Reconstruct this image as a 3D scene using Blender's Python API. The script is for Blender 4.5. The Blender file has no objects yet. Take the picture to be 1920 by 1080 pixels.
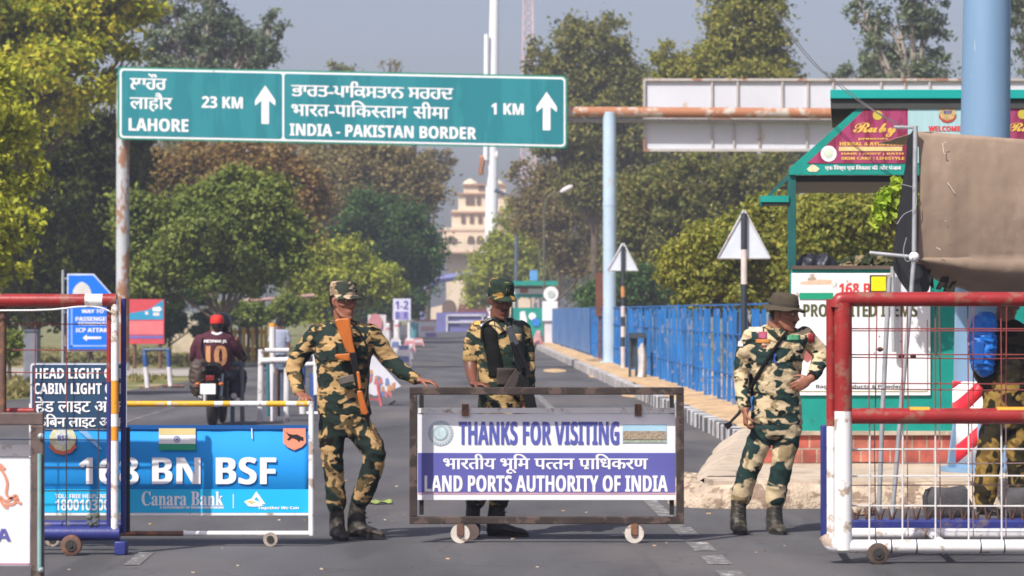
import bpy, bmesh, math, random
import numpy as np
from mathutils import Vector, Matrix, noise
from mathutils.bvhtree import BVHTree

# ---------------------------------------------------------------- camera, world, sun, exposure
sc = bpy.context.scene
COL = sc.collection
F = 100.0 / 36.0 * 1920.0            # focal length in photo pixels
HOR, EYE = 583.0, 1.5                # horizon row of the photo, eye height in metres

cam_data = bpy.data.cameras.new("Camera")
cam = bpy.data.objects.new("Camera", cam_data)
COL.objects.link(cam)
cam_data.lens = 100.0
cam_data.sensor_width = 36.0
cam_data.clip_start = 0.5
cam_data.clip_end = 6000.0
cam.location = (0, 0, EYE)
cam.rotation_euler = (math.radians(90) + math.atan((HOR - 540.0) / F), 0, 0)
cam_data.dof.use_dof = True
cam_data.dof.focus_distance = 18.6
cam_data.dof.aperture_fstop = 5.6
sc.camera = cam

SUN_EL, SUN_AZ = math.radians(49), math.radians(36)   # light travels away from the camera and to the right
world = bpy.data.worlds.new("World")
sc.world = world
world.use_nodes = True
wn = world.node_tree
sky = wn.nodes.new("ShaderNodeTexSky")
sky.sky_type = 'NISHITA'
sky.sun_disc = False
sky.sun_elevation = SUN_EL
sky.sun_rotation = math.radians(180) + SUN_AZ
sky.dust_density = 4.0
sky.air_density = 1.0
sky.ozone_density = 4.0
tint = wn.nodes.new("ShaderNodeMixRGB"); tint.blend_type = 'MULTIPLY'; tint.inputs[0].default_value = 1.0
tint.inputs[2].default_value = (1.16, 1.03, 1.08, 1)          # dusty, slightly violet midday air
wn.links.new(sky.outputs[0], tint.inputs[1]); wn.links.new(tint.outputs[0], wn.nodes["Background"].inputs[0])
wn.nodes["Background"].inputs[1].default_value = 0.106

sun_data = bpy.data.lights.new("Sun", 'SUN')
sun_data.energy = 5.0
sun_data.angle = math.radians(0.53)
sun_data.color = (1.0, 0.962, 0.90)
sun = bpy.data.objects.new("Sun", sun_data)
COL.objects.link(sun)
sun_dir = Vector((math.sin(SUN_AZ) * math.cos(SUN_EL), math.cos(SUN_AZ) * math.cos(SUN_EL), -math.sin(SUN_EL)))
sun.rotation_euler = sun_dir.to_track_quat('-Z', 'Y').to_euler()
sun.location = (-20, -20, 40)

sc.view_settings.view_transform = 'Standard'
sc.view_settings.look = 'None'
sc.view_settings.exposure = 0.3
sc.view_settings.gamma = 1.0
sc.render.engine = 'CYCLES'
sc.cycles.use_denoising = True
sc.cycles.max_bounces = 6
sc.cycles.volume_bounces = 1
sc.cycles.transparent_max_bounces = 8
sc.cycles.pixel_filter_type = 'BLACKMAN_HARRIS'
sc.cycles.filter_width = 1.7

rng = random.Random(7)

# ---------------------------------------------------------------- helpers
def X(px, Y): return (px - 960.0) / F * Y
def Z(py, Y): return EYE + (HOR - py) / F * Y
def GY(py, z=0.0): return (EYE - z) * F / (py - HOR)
def P(px, py, Y): return Vector((X(px, Y), Y, Z(py, Y)))

def s2l(v):
    v = v / 255.0
    return v / 12.92 if v <= 0.04045 else ((v + 0.055) / 1.055) ** 2.4
def C(r, g, b, k=1.0):
    return (min(s2l(r) * k, .9), min(s2l(g) * k, .9), min(s2l(b) * k, .9), 1.0)

MATS = {}
def M(name, col, rough=.6, var=.18, scale=6.0, metal=0.0, bump=.08, wear=None, wear_amt=.35, wear_scale=5.0, spec=.4, stretch=None):
    """painted / plain surface: base colour with mottling, optional second colour in worn patches, fine bump"""
    if name in MATS: return MATS[name]
    m = bpy.data.materials.new(name); m.use_nodes = True
    nt = m.node_tree; N = nt.nodes; L = nt.links
    b = N["Principled BSDF"]
    b.inputs["Roughness"].default_value = rough
    b.inputs["Metallic"].default_value = metal
    b.inputs["Specular IOR Level"].default_value = spec
    tc = N.new("ShaderNodeTexCoord")
    src = tc.outputs["Object"]
    if stretch:
        mp = N.new("ShaderNodeMapping"); mp.inputs["Scale"].default_value = stretch
        L.new(src, mp.inputs[0]); src = mp.outputs[0]
    n1 = N.new("ShaderNodeTexNoise"); n1.inputs["Scale"].default_value = scale; n1.inputs["Detail"].default_value = 6
    L.new(src, n1.inputs["Vector"])
    r1 = N.new("ShaderNodeValToRGB")
    lo = tuple(c * (1 - var) for c in col[:3]) + (1,); hi = tuple(min(c * (1 + var), .95) for c in col[:3]) + (1,)
    r1.color_ramp.elements[0].position = .3; r1.color_ramp.elements[0].color = lo
    r1.color_ramp.elements[1].position = .7; r1.color_ramp.elements[1].color = hi
    L.new(n1.outputs["Fac"], r1.inputs[0])
    out = r1.outputs[0]
    if wear:
        n2 = N.new("ShaderNodeTexNoise"); n2.inputs["Scale"].default_value = wear_scale; n2.inputs["Detail"].default_value = 9
        n2.inputs["Roughness"].default_value = .65
        L.new(src, n2.inputs["Vector"])
        r2 = N.new("ShaderNodeValToRGB")
        t = .72 - wear_amt * .5
        r2.color_ramp.elements[0].position = t; r2.color_ramp.elements[0].color = (0, 0, 0, 1)
        r2.color_ramp.elements[1].position = min(t + .06, 1); r2.color_ramp.elements[1].color = (1, 1, 1, 1)
        L.new(n2.outputs["Fac"], r2.inputs[0])
        mx = N.new("ShaderNodeMixRGB"); mx.inputs[2].default_value = wear
        L.new(r2.outputs[0], mx.inputs[0]); L.new(out, mx.inputs[1]); out = mx.outputs[0]
    L.new(out, b.inputs["Base Color"])
    if bump:
        n3 = N.new("ShaderNodeTexNoise"); n3.inputs["Scale"].default_value = scale * 9; n3.inputs["Detail"].default_value = 4
        L.new(src, n3.inputs["Vector"])
        bp = N.new("ShaderNodeBump"); bp.inputs["Strength"].default_value = bump; bp.inputs["Distance"].default_value = .02
        L.new(n3.outputs["Fac"], bp.inputs["Height"]); L.new(bp.outputs[0], b.inputs["Normal"])
    MATS[name] = m
    return m

def leaf_mat(name, cols, rough=.55):
    """per-leaf tone from the island index, larger drifts of hue from object-space noise, some light through the blade"""
    if name in MATS: return MATS[name]
    m = bpy.data.materials.new(name); m.use_nodes = True
    nt = m.node_tree; N = nt.nodes; L = nt.links
    b = N["Principled BSDF"]; b.inputs["Roughness"].default_value = rough; b.inputs["Specular IOR Level"].default_value = .25
    geo = N.new("ShaderNodeNewGeometry"); tc = N.new("ShaderNodeTexCoord")
    nz = N.new("ShaderNodeTexNoise"); nz.inputs["Scale"].default_value = .55; nz.inputs["Detail"].default_value = 3
    L.new(tc.outputs["Object"], nz.inputs["Vector"])
    ad = N.new("ShaderNodeMath"); ad.operation = 'MULTIPLY_ADD'; ad.inputs[1].default_value = .55
    mu = N.new("ShaderNodeMath"); mu.operation = 'MULTIPLY'; mu.inputs[1].default_value = .5
    L.new(nz.outputs["Fac"], mu.inputs[0])
    L.new(geo.outputs["Random Per Island"], ad.inputs[0]); L.new(mu.outputs[0], ad.inputs[2])
    r = N.new("ShaderNodeValToRGB")
    el = r.color_ramp.elements
    while len(el) < len(cols): el.new(.5)
    cols = [(min(c[0] * 1.72, .55), min(c[1] * 1.76, .55), c[2] * 1.55, 1) for c in cols]
    for i, c in enumerate(cols):
        el[i].position = .12 + .76 * i / (len(cols) - 1); el[i].color = c
    L.new(ad.outputs[0], r.inputs[0]); L.new(r.outputs[0], b.inputs["Base Color"])
    tr = N.new("ShaderNodeBsdfTranslucent"); L.new(r.outputs[0], tr.inputs[0])
    mix = N.new("ShaderNodeMixShader"); mix.inputs[0].default_value = .4
    L.new(b.outputs[0], mix.inputs[1]); L.new(tr.outputs[0], mix.inputs[2])
    L.new(mix.outputs[0], N["Material Output"].inputs["Surface"])
    MATS[name] = m
    return m

def camo(name, cols, scale=5.0, seed=0.0, squash=1.7, thr=.505):
    """disruptive-pattern cloth: patches cut from two stretched noises"""
    m = bpy.data.materials.new(name); m.use_nodes = True
    nt = m.node_tree; N = nt.nodes; L = nt.links
    b = N["Principled BSDF"]; b.inputs["Roughness"].default_value = .85; b.inputs["Specular IOR Level"].default_value = .15
    tc = N.new("ShaderNodeTexCoord"); mp = N.new("ShaderNodeMapping")
    mp.inputs["Location"].default_value = (seed, seed * 1.7, seed * .6); mp.inputs["Scale"].default_value = (1, 1, squash)
    mp.inputs["Rotation"].default_value = (0, .25, 0)
    L.new(tc.outputs["Object"], mp.inputs[0])
    def patch(sc_, off, thr, w=.012):
        n = N.new("ShaderNodeTexNoise"); n.noise_dimensions = '4D'; n.inputs["W"].default_value = off
        n.inputs["Scale"].default_value = sc_; n.inputs["Detail"].default_value = 2.2; n.inputs["Roughness"].default_value = .45
        n.inputs["Distortion"].default_value = .7
        L.new(mp.outputs[0], n.inputs["Vector"])
        r = N.new("ShaderNodeValToRGB"); r.color_ramp.elements[0].position = thr - w; r.color_ramp.elements[1].position = thr + w
        L.new(n.outputs["Fac"], r.inputs[0]); return r.outputs[0]
    base, dark, mid, blk = cols
    cur = None
    rgb = N.new("ShaderNodeRGB"); rgb.outputs[0].default_value = base; cur = rgb.outputs[0]
    for c, sc_, off, thr in ((mid, scale * 1.3, 3.1 + seed, .56), (dark, scale, 7.7 + seed, thr), (blk, scale * 1.25, 12.3 + seed, .635)):
        mx = N.new("ShaderNodeMixRGB"); mx.inputs[2].default_value = c
        L.new(patch(sc_, off, thr), mx.inputs[0]); L.new(cur, mx.inputs[1]); cur = mx.outputs[0]
    # faint fading of the cloth
    n = N.new("ShaderNodeTexNoise"); n.inputs["Scale"].default_value = 14; n.inputs["Detail"].default_value = 5
    L.new(tc.outputs["Object"], n.inputs["Vector"])
    hs = N.new("ShaderNodeHueSaturation"); mr = N.new("ShaderNodeMapRange")
    mr.inputs[3].default_value = .82; mr.inputs[4].default_value = 1.2
    L.new(n.outputs["Fac"], mr.inputs[0]); L.new(mr.outputs[0], hs.inputs["Value"]); L.new(cur, hs.inputs["Color"])
    L.new(hs.outputs[0], b.inputs["Base Color"])
    bp = N.new("ShaderNodeBump"); bp.inputs["Strength"].default_value = .35; bp.inputs["Distance"].default_value = .02
    n4 = N.new("ShaderNodeTexNoise"); n4.inputs["Scale"].default_value = 22; n4.inputs["Detail"].default_value = 3
    L.new(mp.outputs[0], n4.inputs["Vector"]); L.new(n4.outputs["Fac"], bp.inputs["Height"]); L.new(bp.outputs[0], b.inputs["Normal"])
    return m

def prop(o, label=None, cat=None, group=None, kind=None):
    if label: o["label"] = label
    if cat: o["category"] = cat
    if group: o["group"] = group
    if kind: o["kind"] = kind
    return o
def thing(name, label, cat, loc, group=None):
    o = bpy.data.objects.new(name, None); COL.objects.link(o)
    o.location = loc; o.empty_display_size = .2
    return prop(o, label, cat, group)
def origin(o):
    v = Vector((0, 0, 0))
    while o is not None:
        v += o.location; o = o.parent
    return v
def kids(o): return [c for c in COL.objects if c.parent == o]
def dup(o, loc=None, parent=None, label=None):
    c = o.copy(); COL.objects.link(c)
    if parent is not None: c.parent = parent
    if loc is not None: c.location = loc
    if label: c["label"] = label
    for ch in kids(o):
        if ch is not c: dup(ch, parent=c)
    return c

def frame_from(d, up=None):
    d = d.normalized()
    a = up if up is not None else (Vector((0, 1, 0)) if abs(d.y) < .9 else Vector((0, 0, 1)))
    u = (a - d * a.dot(d)).normalized()
    return u, d.cross(u)

class MB:
    """collects shapes in world coordinates; build() links them as ONE mesh object"""
    def __init__(s): s.v = []; s.f = []; s.m = []; s.cur = 0
    def add(s, vs, fs):
        k = len(s.v); s.v.extend([tuple(p) for p in vs]); s.f.extend([tuple(i + k for i in f) for f in fs]); s.m.extend([s.cur] * len(fs)); return s
    def box(s, x0, x1, y0, y1, z0, z1):
        vs = [(x, y, z) for z in (z0, z1) for y in (y0, y1) for x in (x0, x1)]
        return s.add(vs, [(0, 2, 3, 1), (4, 5, 7, 6), (0, 1, 5, 4), (2, 6, 7, 3), (0, 4, 6, 2), (1, 3, 7, 5)])
    def obox(s, c, size, rot=None):
        h = [a / 2 for a in size]; R = rot or Matrix.Identity(3)
        vs = [Vector(c) + R @ Vector((x * h[0], y * h[1], z * h[2])) for z in (-1, 1) for y in (-1, 1) for x in (-1, 1)]
        return s.add(vs, [(0, 2, 3, 1), (4, 5, 7, 6), (0, 1, 5, 4), (2, 6, 7, 3), (0, 4, 6, 2), (1, 3, 7, 5)])
    def tube(s, pts, r, n=10, cap=True, flat=1.0):
        pts = [Vector(p) for p in pts]; m = len(pts)
        rs = list(r) if hasattr(r, '__len__') else [r] * m
        vs = []; fs = []; up = None
        for i, p in enumerate(pts):
            d = pts[min(i + 1, m - 1)] - pts[max(i - 1, 0)]
            if d.length < 1e-7: d = Vector((0, 0, 1))
            u, w = frame_from(d, up); up = u
            for k in range(n):
                a = 2 * math.pi * k / n
                vs.append(p + u * math.cos(a) * rs[i] * flat + w * math.sin(a) * rs[i])
        for i in range(m - 1):
            for k in range(n):
                k2 = (k + 1) % n
                fs.append((i * n + k, i * n + k2, (i + 1) * n + k2, (i + 1) * n + k))
        if cap:
            fs.append(tuple(reversed(range(n)))); fs.append(tuple(range((m - 1) * n, m * n)))
        return s.add(vs, fs)
    def bar(s, a, b, w, h=None):
        a = Vector(a); b = Vector(b); h = h or w; d = (b - a); u, v = frame_from(d)
        vs = [p + u * su * w / 2 + v * sv * h / 2 for p in (a, b) for su, sv in ((-1, -1), (1, -1), (1, 1), (-1, 1))]
        return s.add(vs, [(0, 1, 5, 4), (1, 2, 6, 5), (2, 3, 7, 6), (3, 0, 4, 7), (3, 2, 1, 0), (4, 5, 6, 7)])
    def prism(s, poly, y0, y1):
        """polygon in x,z pushed from y0 to y1"""
        n = len(poly)
        area = sum(poly[i][0] * poly[(i + 1) % n][1] - poly[(i + 1) % n][0] * poly[i][1] for i in range(n))
        if area < 0: poly = poly[::-1]
        vs = [(p[0], y0, p[1]) for p in poly] + [(p[0], y1, p[1]) for p in poly]
        fs = [tuple(range(n)), tuple(reversed(range(n, 2 * n)))]
        for i in range(n):
            j = (i + 1) % n; fs.append((j, i, i + n, j + n))
        return s.add(vs, fs)
    def pprism(s, poly_px, Y, t):
        """polygon traced in photo pixels, standing at distance Y, t metres thick"""
        return s.prism([(X(a, Y), Z(b, Y)) for a, b in poly_px], Y - t / 2, Y + t / 2)
    def vprism(s, poly, z0, z1):
        """polygon in x,y raised from z0 to z1"""
        n = len(poly)
        area = sum(poly[i][0] * poly[(i + 1) % n][1] - poly[(i + 1) % n][0] * poly[i][1] for i in range(n))
        if area < 0: poly = poly[::-1]
        vs = [(p[0], p[1], z0) for p in poly] + [(p[0], p[1], z1) for p in poly]
        fs = [tuple(reversed(range(n))), tuple(range(n, 2 * n))]
        for i in range(n):
            j = (i + 1) % n; fs.append((i, j, j + n, i + n))
        return s.add(vs, fs)
    def rings(s, rings, n=20):
        """stack of (centre, vector a, vector b) ellipses"""
        vs = []; fs = []; m = len(rings)
        for c, a, b in rings:
            for k in range(n):
                t = 2 * math.pi * k / n
                vs.append(Vector(c) + Vector(a) * math.cos(t) + Vector(b) * math.sin(t))
        for i in range(m - 1):
            for k in range(n):
                k2 = (k + 1) % n; fs.append((i * n + k, i * n + k2, (i + 1) * n + k2, (i + 1) * n + k))
        fs.append(tuple(reversed(range(n)))); fs.append(tuple(range((m - 1) * n, m * n)))
        return s.add(vs, fs)
    def ball(s, c, r, n=12, m=7, sx=1, sy=1, sz=1):
        c = Vector(c); R = []
        for i in range(m):
            t = math.pi * (i + .5) / m - math.pi / 2
            R.append((c + Vector((0, 0, math.sin(t) * r * sz)), (math.cos(t) * r * sx, 0, 0), (0, math.cos(t) * r * sy, 0)))
        return s.rings(R, n)
    def disc_y(s, c, r, t, n=20):
        return s.prism([(c[0] + r * math.cos(2 * math.pi * k / n), c[2] + r * math.sin(2 * math.pi * k / n)) for k in range(n)], c[1] - t / 2, c[1] + t / 2)
    def disc_x(s, c, r, t, n=18, hole=0.0):
        c = Vector(c)
        return s.tube([c - Vector((t / 2, 0, 0)), c + Vector((t / 2, 0, 0))], r, n)
    def grid(s, fn, nu, nv):
        vs = [fn(i / nu, j / nv) for j in range(nv + 1) for i in range(nu + 1)]
        fs = [(j * (nu + 1) + i, j * (nu + 1) + i + 1, (j + 1) * (nu + 1) + i + 1, (j + 1) * (nu + 1) + i) for j in range(nv) for i in range(nu)]
        return s.add(vs, fs)
    def build(s, name, mats, parent=None, loc=None, smooth=True, bevel=0.0, solid=0.0):
        me = bpy.data.meshes.new(name)
        o = bpy.data.objects.new(name, me); COL.objects.link(o)
        if parent is not None:
            o.parent = parent; off = origin(parent)
        else:
            off = Vector(loc) if loc is not None else Vector((0, 0, 0)); o.location = off
        me.from_pydata([(p[0] - off.x, p[1] - off.y, p[2] - off.z) for p in s.v], [], s.f)
        for m in (mats if isinstance(mats, (list, tuple)) else [mats]): me.materials.append(m)
        me.polygons.foreach_set("material_index", s.m)
        if smooth:
            me.shade_smooth(); me.set_sharp_from_angle(angle=math.radians(38))
        me.update()
        if solid:
            md = o.modifiers.new("thick", 'SOLIDIFY'); md.thickness = solid; md.offset = 0
        if bevel:
            md = o.modifiers.new("bevel", 'BEVEL'); md.width = bevel; md.segments = 2; md.limit_method = 'ANGLE'; md.angle_limit = math.radians(50)
        return o

def spline(pts, sub=4):
    """Catmull-Rom through tuples of numbers"""
    pts = [np.array(p, float) for p in pts]; out = []
    for i in range(len(pts) - 1):
        p0 = pts[max(i - 1, 0)]; p1 = pts[i]; p2 = pts[i + 1]; p3 = pts[min(i + 2, len(pts) - 1)]
        for k in range(sub):
            t = k / sub
            out.append(.5 * ((2 * p1) + (-p0 + p2) * t + (2 * p0 - 5 * p1 + 4 * p2 - p3) * t * t + (-p0 + 3 * p1 - 3 * p2 + p3) * t ** 3))
    out.append(pts[-1]); return out

# ---------------------------------------------------------------- lettering
def bmap(t, style=0):
    """Latin letters to the bold sans (0), bold serif (1) or bold script (2) shapes of the built-in symbol font"""
    up, lo, dg = ((0x1D5D4, 0x1D5EE, 0x1D7EC), (0x1D400, 0x1D41A, 0x1D7CE), (0x1D4D0, 0x1D4EA, 0x1D7CE))[style]
    out = ''
    for c in t:
        if 'A' <= c <= 'Z': c = chr(up + ord(c) - 65)
        elif 'a' <= c <= 'z': c = chr(lo + ord(c) - 97)
        elif '0' <= c <= '9': c = chr(dg + ord(c) - 48)
        out += c
    return out
def glyphs(txt, cut=None):
    cu = bpy.data.curves.new("tmp", 'FONT'); cu.body = txt; cu.size = 1.0; cu.resolution_u = 3
    o = bpy.data.objects.new("tmp", cu); COL.objects.link(o)
    dg = bpy.context.evaluated_depsgraph_get(); dg.update()
    me = bpy.data.meshes.new_from_object(o.evaluated_get(dg))
    bm = bmesh.new(); bm.from_mesh(me)
    bpy.data.objects.remove(o); bpy.data.curves.remove(cu); bpy.data.meshes.remove(me)
    if cut:
        xs = [v.co.x for v in bm.verts]; x = min(xs) + (max(xs) - min(xs)) * cut
        bmesh.ops.bisect_plane(bm, geom=bm.verts[:] + bm.edges[:] + bm.faces[:], plane_co=(x, 0, 0), plane_no=(1, 0, 0), clear_outer=True)
    bm.verts.ensure_lookup_table(); bm.verts.index_update()
    v = np.array([(q.co.x, q.co.y) for q in bm.verts]).reshape(-1, 2); f = [tuple(q.index for q in p.verts) for p in bm.faces]
    bm.free(); return v, f
def run(segs):
    """lay out pieces of a word: strings, (string, cut) half letters, numbers = gaps, 'RA' marks a slash under the last letter"""
    if isinstance(segs, str): return glyphs(segs)
    V = np.zeros((0, 2)); Fs = []; x = 0.0
    for sg in segs:
        if isinstance(sg, (int, float)): x += sg; continue
        if sg == 'RA':
            q = np.array([(x - .08, .15), (x - .08, .235), (x - .31, .075), (x - .28, .0)]); k = len(V)
            V = np.vstack([V, q]); Fs.append((k, k + 1, k + 2, k + 3)); continue
        t, c = sg if isinstance(sg, tuple) else (sg, None)
        v, f = glyphs(t, c)
        x0 = min(v[:, 0].min(), 0) if False else v[:, 0].min()
        v = v - [x0, 0] + [x, 0]; k = len(V)
        V = np.vstack([V, v]); Fs += [tuple(i + k for i in p) for p in f]; x = v[:, 0].max()
    return V, Fs
def letters(parent, name, segs, box, Y, mat, bold=0.0, roll=0.0, slant=0.0, style=0):
    """fit a line of writing into a pixel box (x0, y0, x1, y1) on the plane at distance Y"""
    if isinstance(segs, str) and segs.isascii(): segs = bmap(segs, style); bold *= .3
    v, f = run(segs)
    lo = v.min(0); hi = v.max(0)
    x0, y0, x1, y1 = box
    u = (v - lo) / (hi - lo)
    bw = bold
    wx = x0 + bw + u[:, 0] * (x1 - x0 - 2 * bw); wy = y1 - u[:, 1] * (y1 - y0) 
    wx = wx + slant * u[:, 1] * (y1 - y0)
    wy = wy + (wx - x0) * math.tan(roll)
    mb = MB(); shifts = [0] if bold == 0 else [-bw, -bw / 3, bw / 3, bw]
    for k, sx in enumerate(shifts):
        yy = Y - .0005 * k
        mb.add([(X(a + sx, Y), yy, Z(b, Y)) for a, b in zip(wx, wy)], f)
    return mb.build(name, mat, parent, smooth=False)
def lines(parent, name, rows, Y, mat, bold=0.0):
    """rows of fine print, [(text, box), ...], as one lettering mesh"""
    for t, box in rows:
        mb = MB(); v, f = run(bmap(t) if t.isascii() else t); lo = v.min(0); hi = v.max(0); u = (v - lo) / (hi - lo); x0, y0, x1, y1 = box
        for k, sx in enumerate([0] if not bold else [-bold, bold]):
            mb.add([(X(x0 + a * (x1 - x0) + sx, Y), Y - .0005 * k, Z(y1 - b * (y1 - y0), Y)) for a, b in u], f)
        mb.build(name, mat, parent, smooth=False)
def plate(parent, name, poly_px, Y, t, mat, bevel=0.0):
    return MB().pprism(poly_px, Y, t).build(name, mat, parent, smooth=False, bevel=bevel)
def rect(x0, y0, x1, y1): return [(x0, y0), (x1, y0), (x1, y1), (x0, y1)]
def circ(cx, cy, r, n=24, ry=None):
    return [(cx + r * math.cos(2 * math.pi * k / n), cy + (ry or r) * math.sin(2 * math.pi * k / n)) for k in range(n)]

# ---------------------------------------------------------------- remeshed bodies and cloth
def union(mb, name, mat, parent, voxel=.009, smooth=3, wrinkle=0.0, wscale=9.0, seed=0.0, smfac=.5):
    """weld overlapping lofts into one continuous surface, then crease it"""
    tmp = mb.build("tmp", mat, None, smooth=False)
    md = tmp.modifiers.new("r", 'REMESH'); md.mode = 'VOXEL'; md.voxel_size = voxel
    if smooth:
        md = tmp.modifiers.new("s", 'SMOOTH'); md.iterations = smooth; md.factor = smfac
    dg = bpy.context.evaluated_depsgraph_get(); dg.update()
    me = bpy.data.meshes.new_from_object(tmp.evaluated_get(dg))
    old = tmp.data; bpy.data.objects.remove(tmp); bpy.data.meshes.remove(old)
    n = len(me.vertices); co = np.empty(n * 3); me.vertices.foreach_get("co", co); co = co.reshape(-1, 3)
    if wrinkle:
        no = np.empty(n * 3); me.vertex_normals.foreach_get("vector", no); no = no.reshape(-1, 3)
        d = np.empty(n)
        for i in range(n):
            x, y, z = co[i]
            a = noise.noise(Vector((x * wscale + seed, y * wscale, z * wscale * 1.8 + x * 6)))
            b = noise.noise(Vector((x * wscale * 2.3, y * wscale * 2.3 + seed, z * wscale * 3.2)))
            d[i] = (1 - 2.2 * abs(a)) * .75 + b * .35
        co = co + no * (d * wrinkle)[:, None]
    off = origin(parent) if parent is not None else Vector((0, 0, 0))
    world_co = co.copy()
    co = co - np.array(off)
    me.vertices.foreach_set("co", co.ravel()); me.name = name
    me.materials.clear(); me.materials.append(mat)
    me.shade_smooth(); me.update()
    o = bpy.data.objects.new(name, me); COL.objects.link(o)
    if parent is not None: o.parent = parent
    o["_w"] = 1
    del o["_w"]
    return o
def surf(objs):
    """BVH of finished parts in world space, for laying straps and patches on them"""
    vs = []; fs = []
    for o in objs:
        off = origin(o); k = len(vs)
        vs += [v.co + off for v in o.data.vertices]; fs += [tuple(i + k for i in p.vertices) for p in o.data.polygons]
    return BVHTree.FromPolygons(vs, fs)
def drape(bvh, px, py, Y, lift):
    d = P(px, py, 1.0) - Vector((0, 0, EYE)); d.normalize()
    hit = bvh.ray_cast(Vector((0, 0, EYE)) + d * (Y - 3), d)
    return (hit[0] - d * lift) if hit[0] is not None else P(px, py, Y)
def patch(bvh, parent, name, box, Y, mat, lift=.003, n=6, t=.003):
    x0, y0, x1, y1 = box
    mb = MB().grid(lambda u, v: drape(bvh, x0 + (x1 - x0) * u, y1 + (y0 - y1) * v, Y, lift), n, n)
    return mb.build(name, mat, parent, solid=t)
def strap(bvh, parent, name, pts, wpx, Y, mat, lift=.007, t=.004):
    S = spline(pts, 6); L_, R_ = [], []
    for i, p in enumerate(S):
        a = S[max(i - 1, 0)]; b = S[min(i + 1, len(S) - 1)]; d = b - a; d = d / (np.hypot(*d) + 1e-9)
        q = np.array([-d[1], d[0]]) * wpx / 2
        L_.append(drape(bvh, *(p + q), Y, lift)); R_.append(drape(bvh, *(p - q), Y, lift))
    mb = MB(); n = len(S)
    mb.add(L_ + R_, [(i, i + 1, n + i + 1, n + i) for i in range(n - 1)])
    return mb.build(name, mat, parent, solid=t)
# ---------------------------------------------------------------- materials used in many places
RUSTC = (.19, .075, .03, 1)
m_white = M("white_paint", (.74, .73, .71, 1), .5, .06, 5, wear=(.38, .30, .23, 1), wear_amt=.32, wear_scale=9)
m_red = M("red_paint", (.27, .020, .019, 1), .38, .16, 5, wear=(.24, .085, .06, 1), wear_amt=.38, wear_scale=9)
m_blue_tube = M("navy_blue_paint", (.022, .03, .16, 1), .45, .2, 6, wear=(.12, .10, .12, 1), wear_amt=.25)
m_yellow = M("yellow_paint", (.68, .36, .02, 1), .5, .1, 8, wear=(.5, .42, .33, 1), wear_amt=.3, wear_scale=12)
m_orange = M("orange_reflector", (.75, .30, .03, 1), .45, .08)
m_rust = M("rusty_iron", (.115, .062, .045, 1), .75, .3, 9, wear=(.2, .09, .045, 1), wear_amt=.4, wear_scale=14)
m_brown_tube = M("brown_steel_tube", (.115, .082, .072, 1), .55, .25, 7, wear=(.05, .035, .03, 1), wear_amt=.35, wear_scale=11)
m_rubber = M("rubber", (.03, .028, .027, 1), .8, .2)
m_black = M("black_stuff", (.012, .012, .013, 1), .6, .2)
m_steel = M("galvanised_steel", (.38, .39, .40, 1), .45, .15, 12, metal=.35)
m_wire_red = M("red_wire", (.22, .045, .04, 1), .6, .25)
m_wire_white = M("white_wire", (.62, .60, .58, 1), .6, .15)
m_wire_dark = M("dark_wire", (.03, .04, .07, 1), .6, .2)
m_letter = M("white_lettering", (.80, .80, .80, 1), .5, .03, bump=0)
m_panel_white = M("white_board", (.74, .745, .76, 1), .45, .05, 3, bump=.02)
m_purple = M("purple_print", (.105, .105, .35, 1), .5, .1, 3, bump=0)
m_teal = M("teal_paint", (.008, .26, .21, 1), .42, .12, 4, wear=(.02, .17, .15, 1), wear_amt=.2)
m_teal_dark = M("dark_teal_steel", (.012, .10, .095, 1), .45, .15, 5)
m_concrete = M("pale_concrete", (.45, .37, .28, 1), .9, .16, 3, bump=.3, wear=(.33, .26, .19, 1), wear_amt=.35, wear_scale=4)

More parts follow.
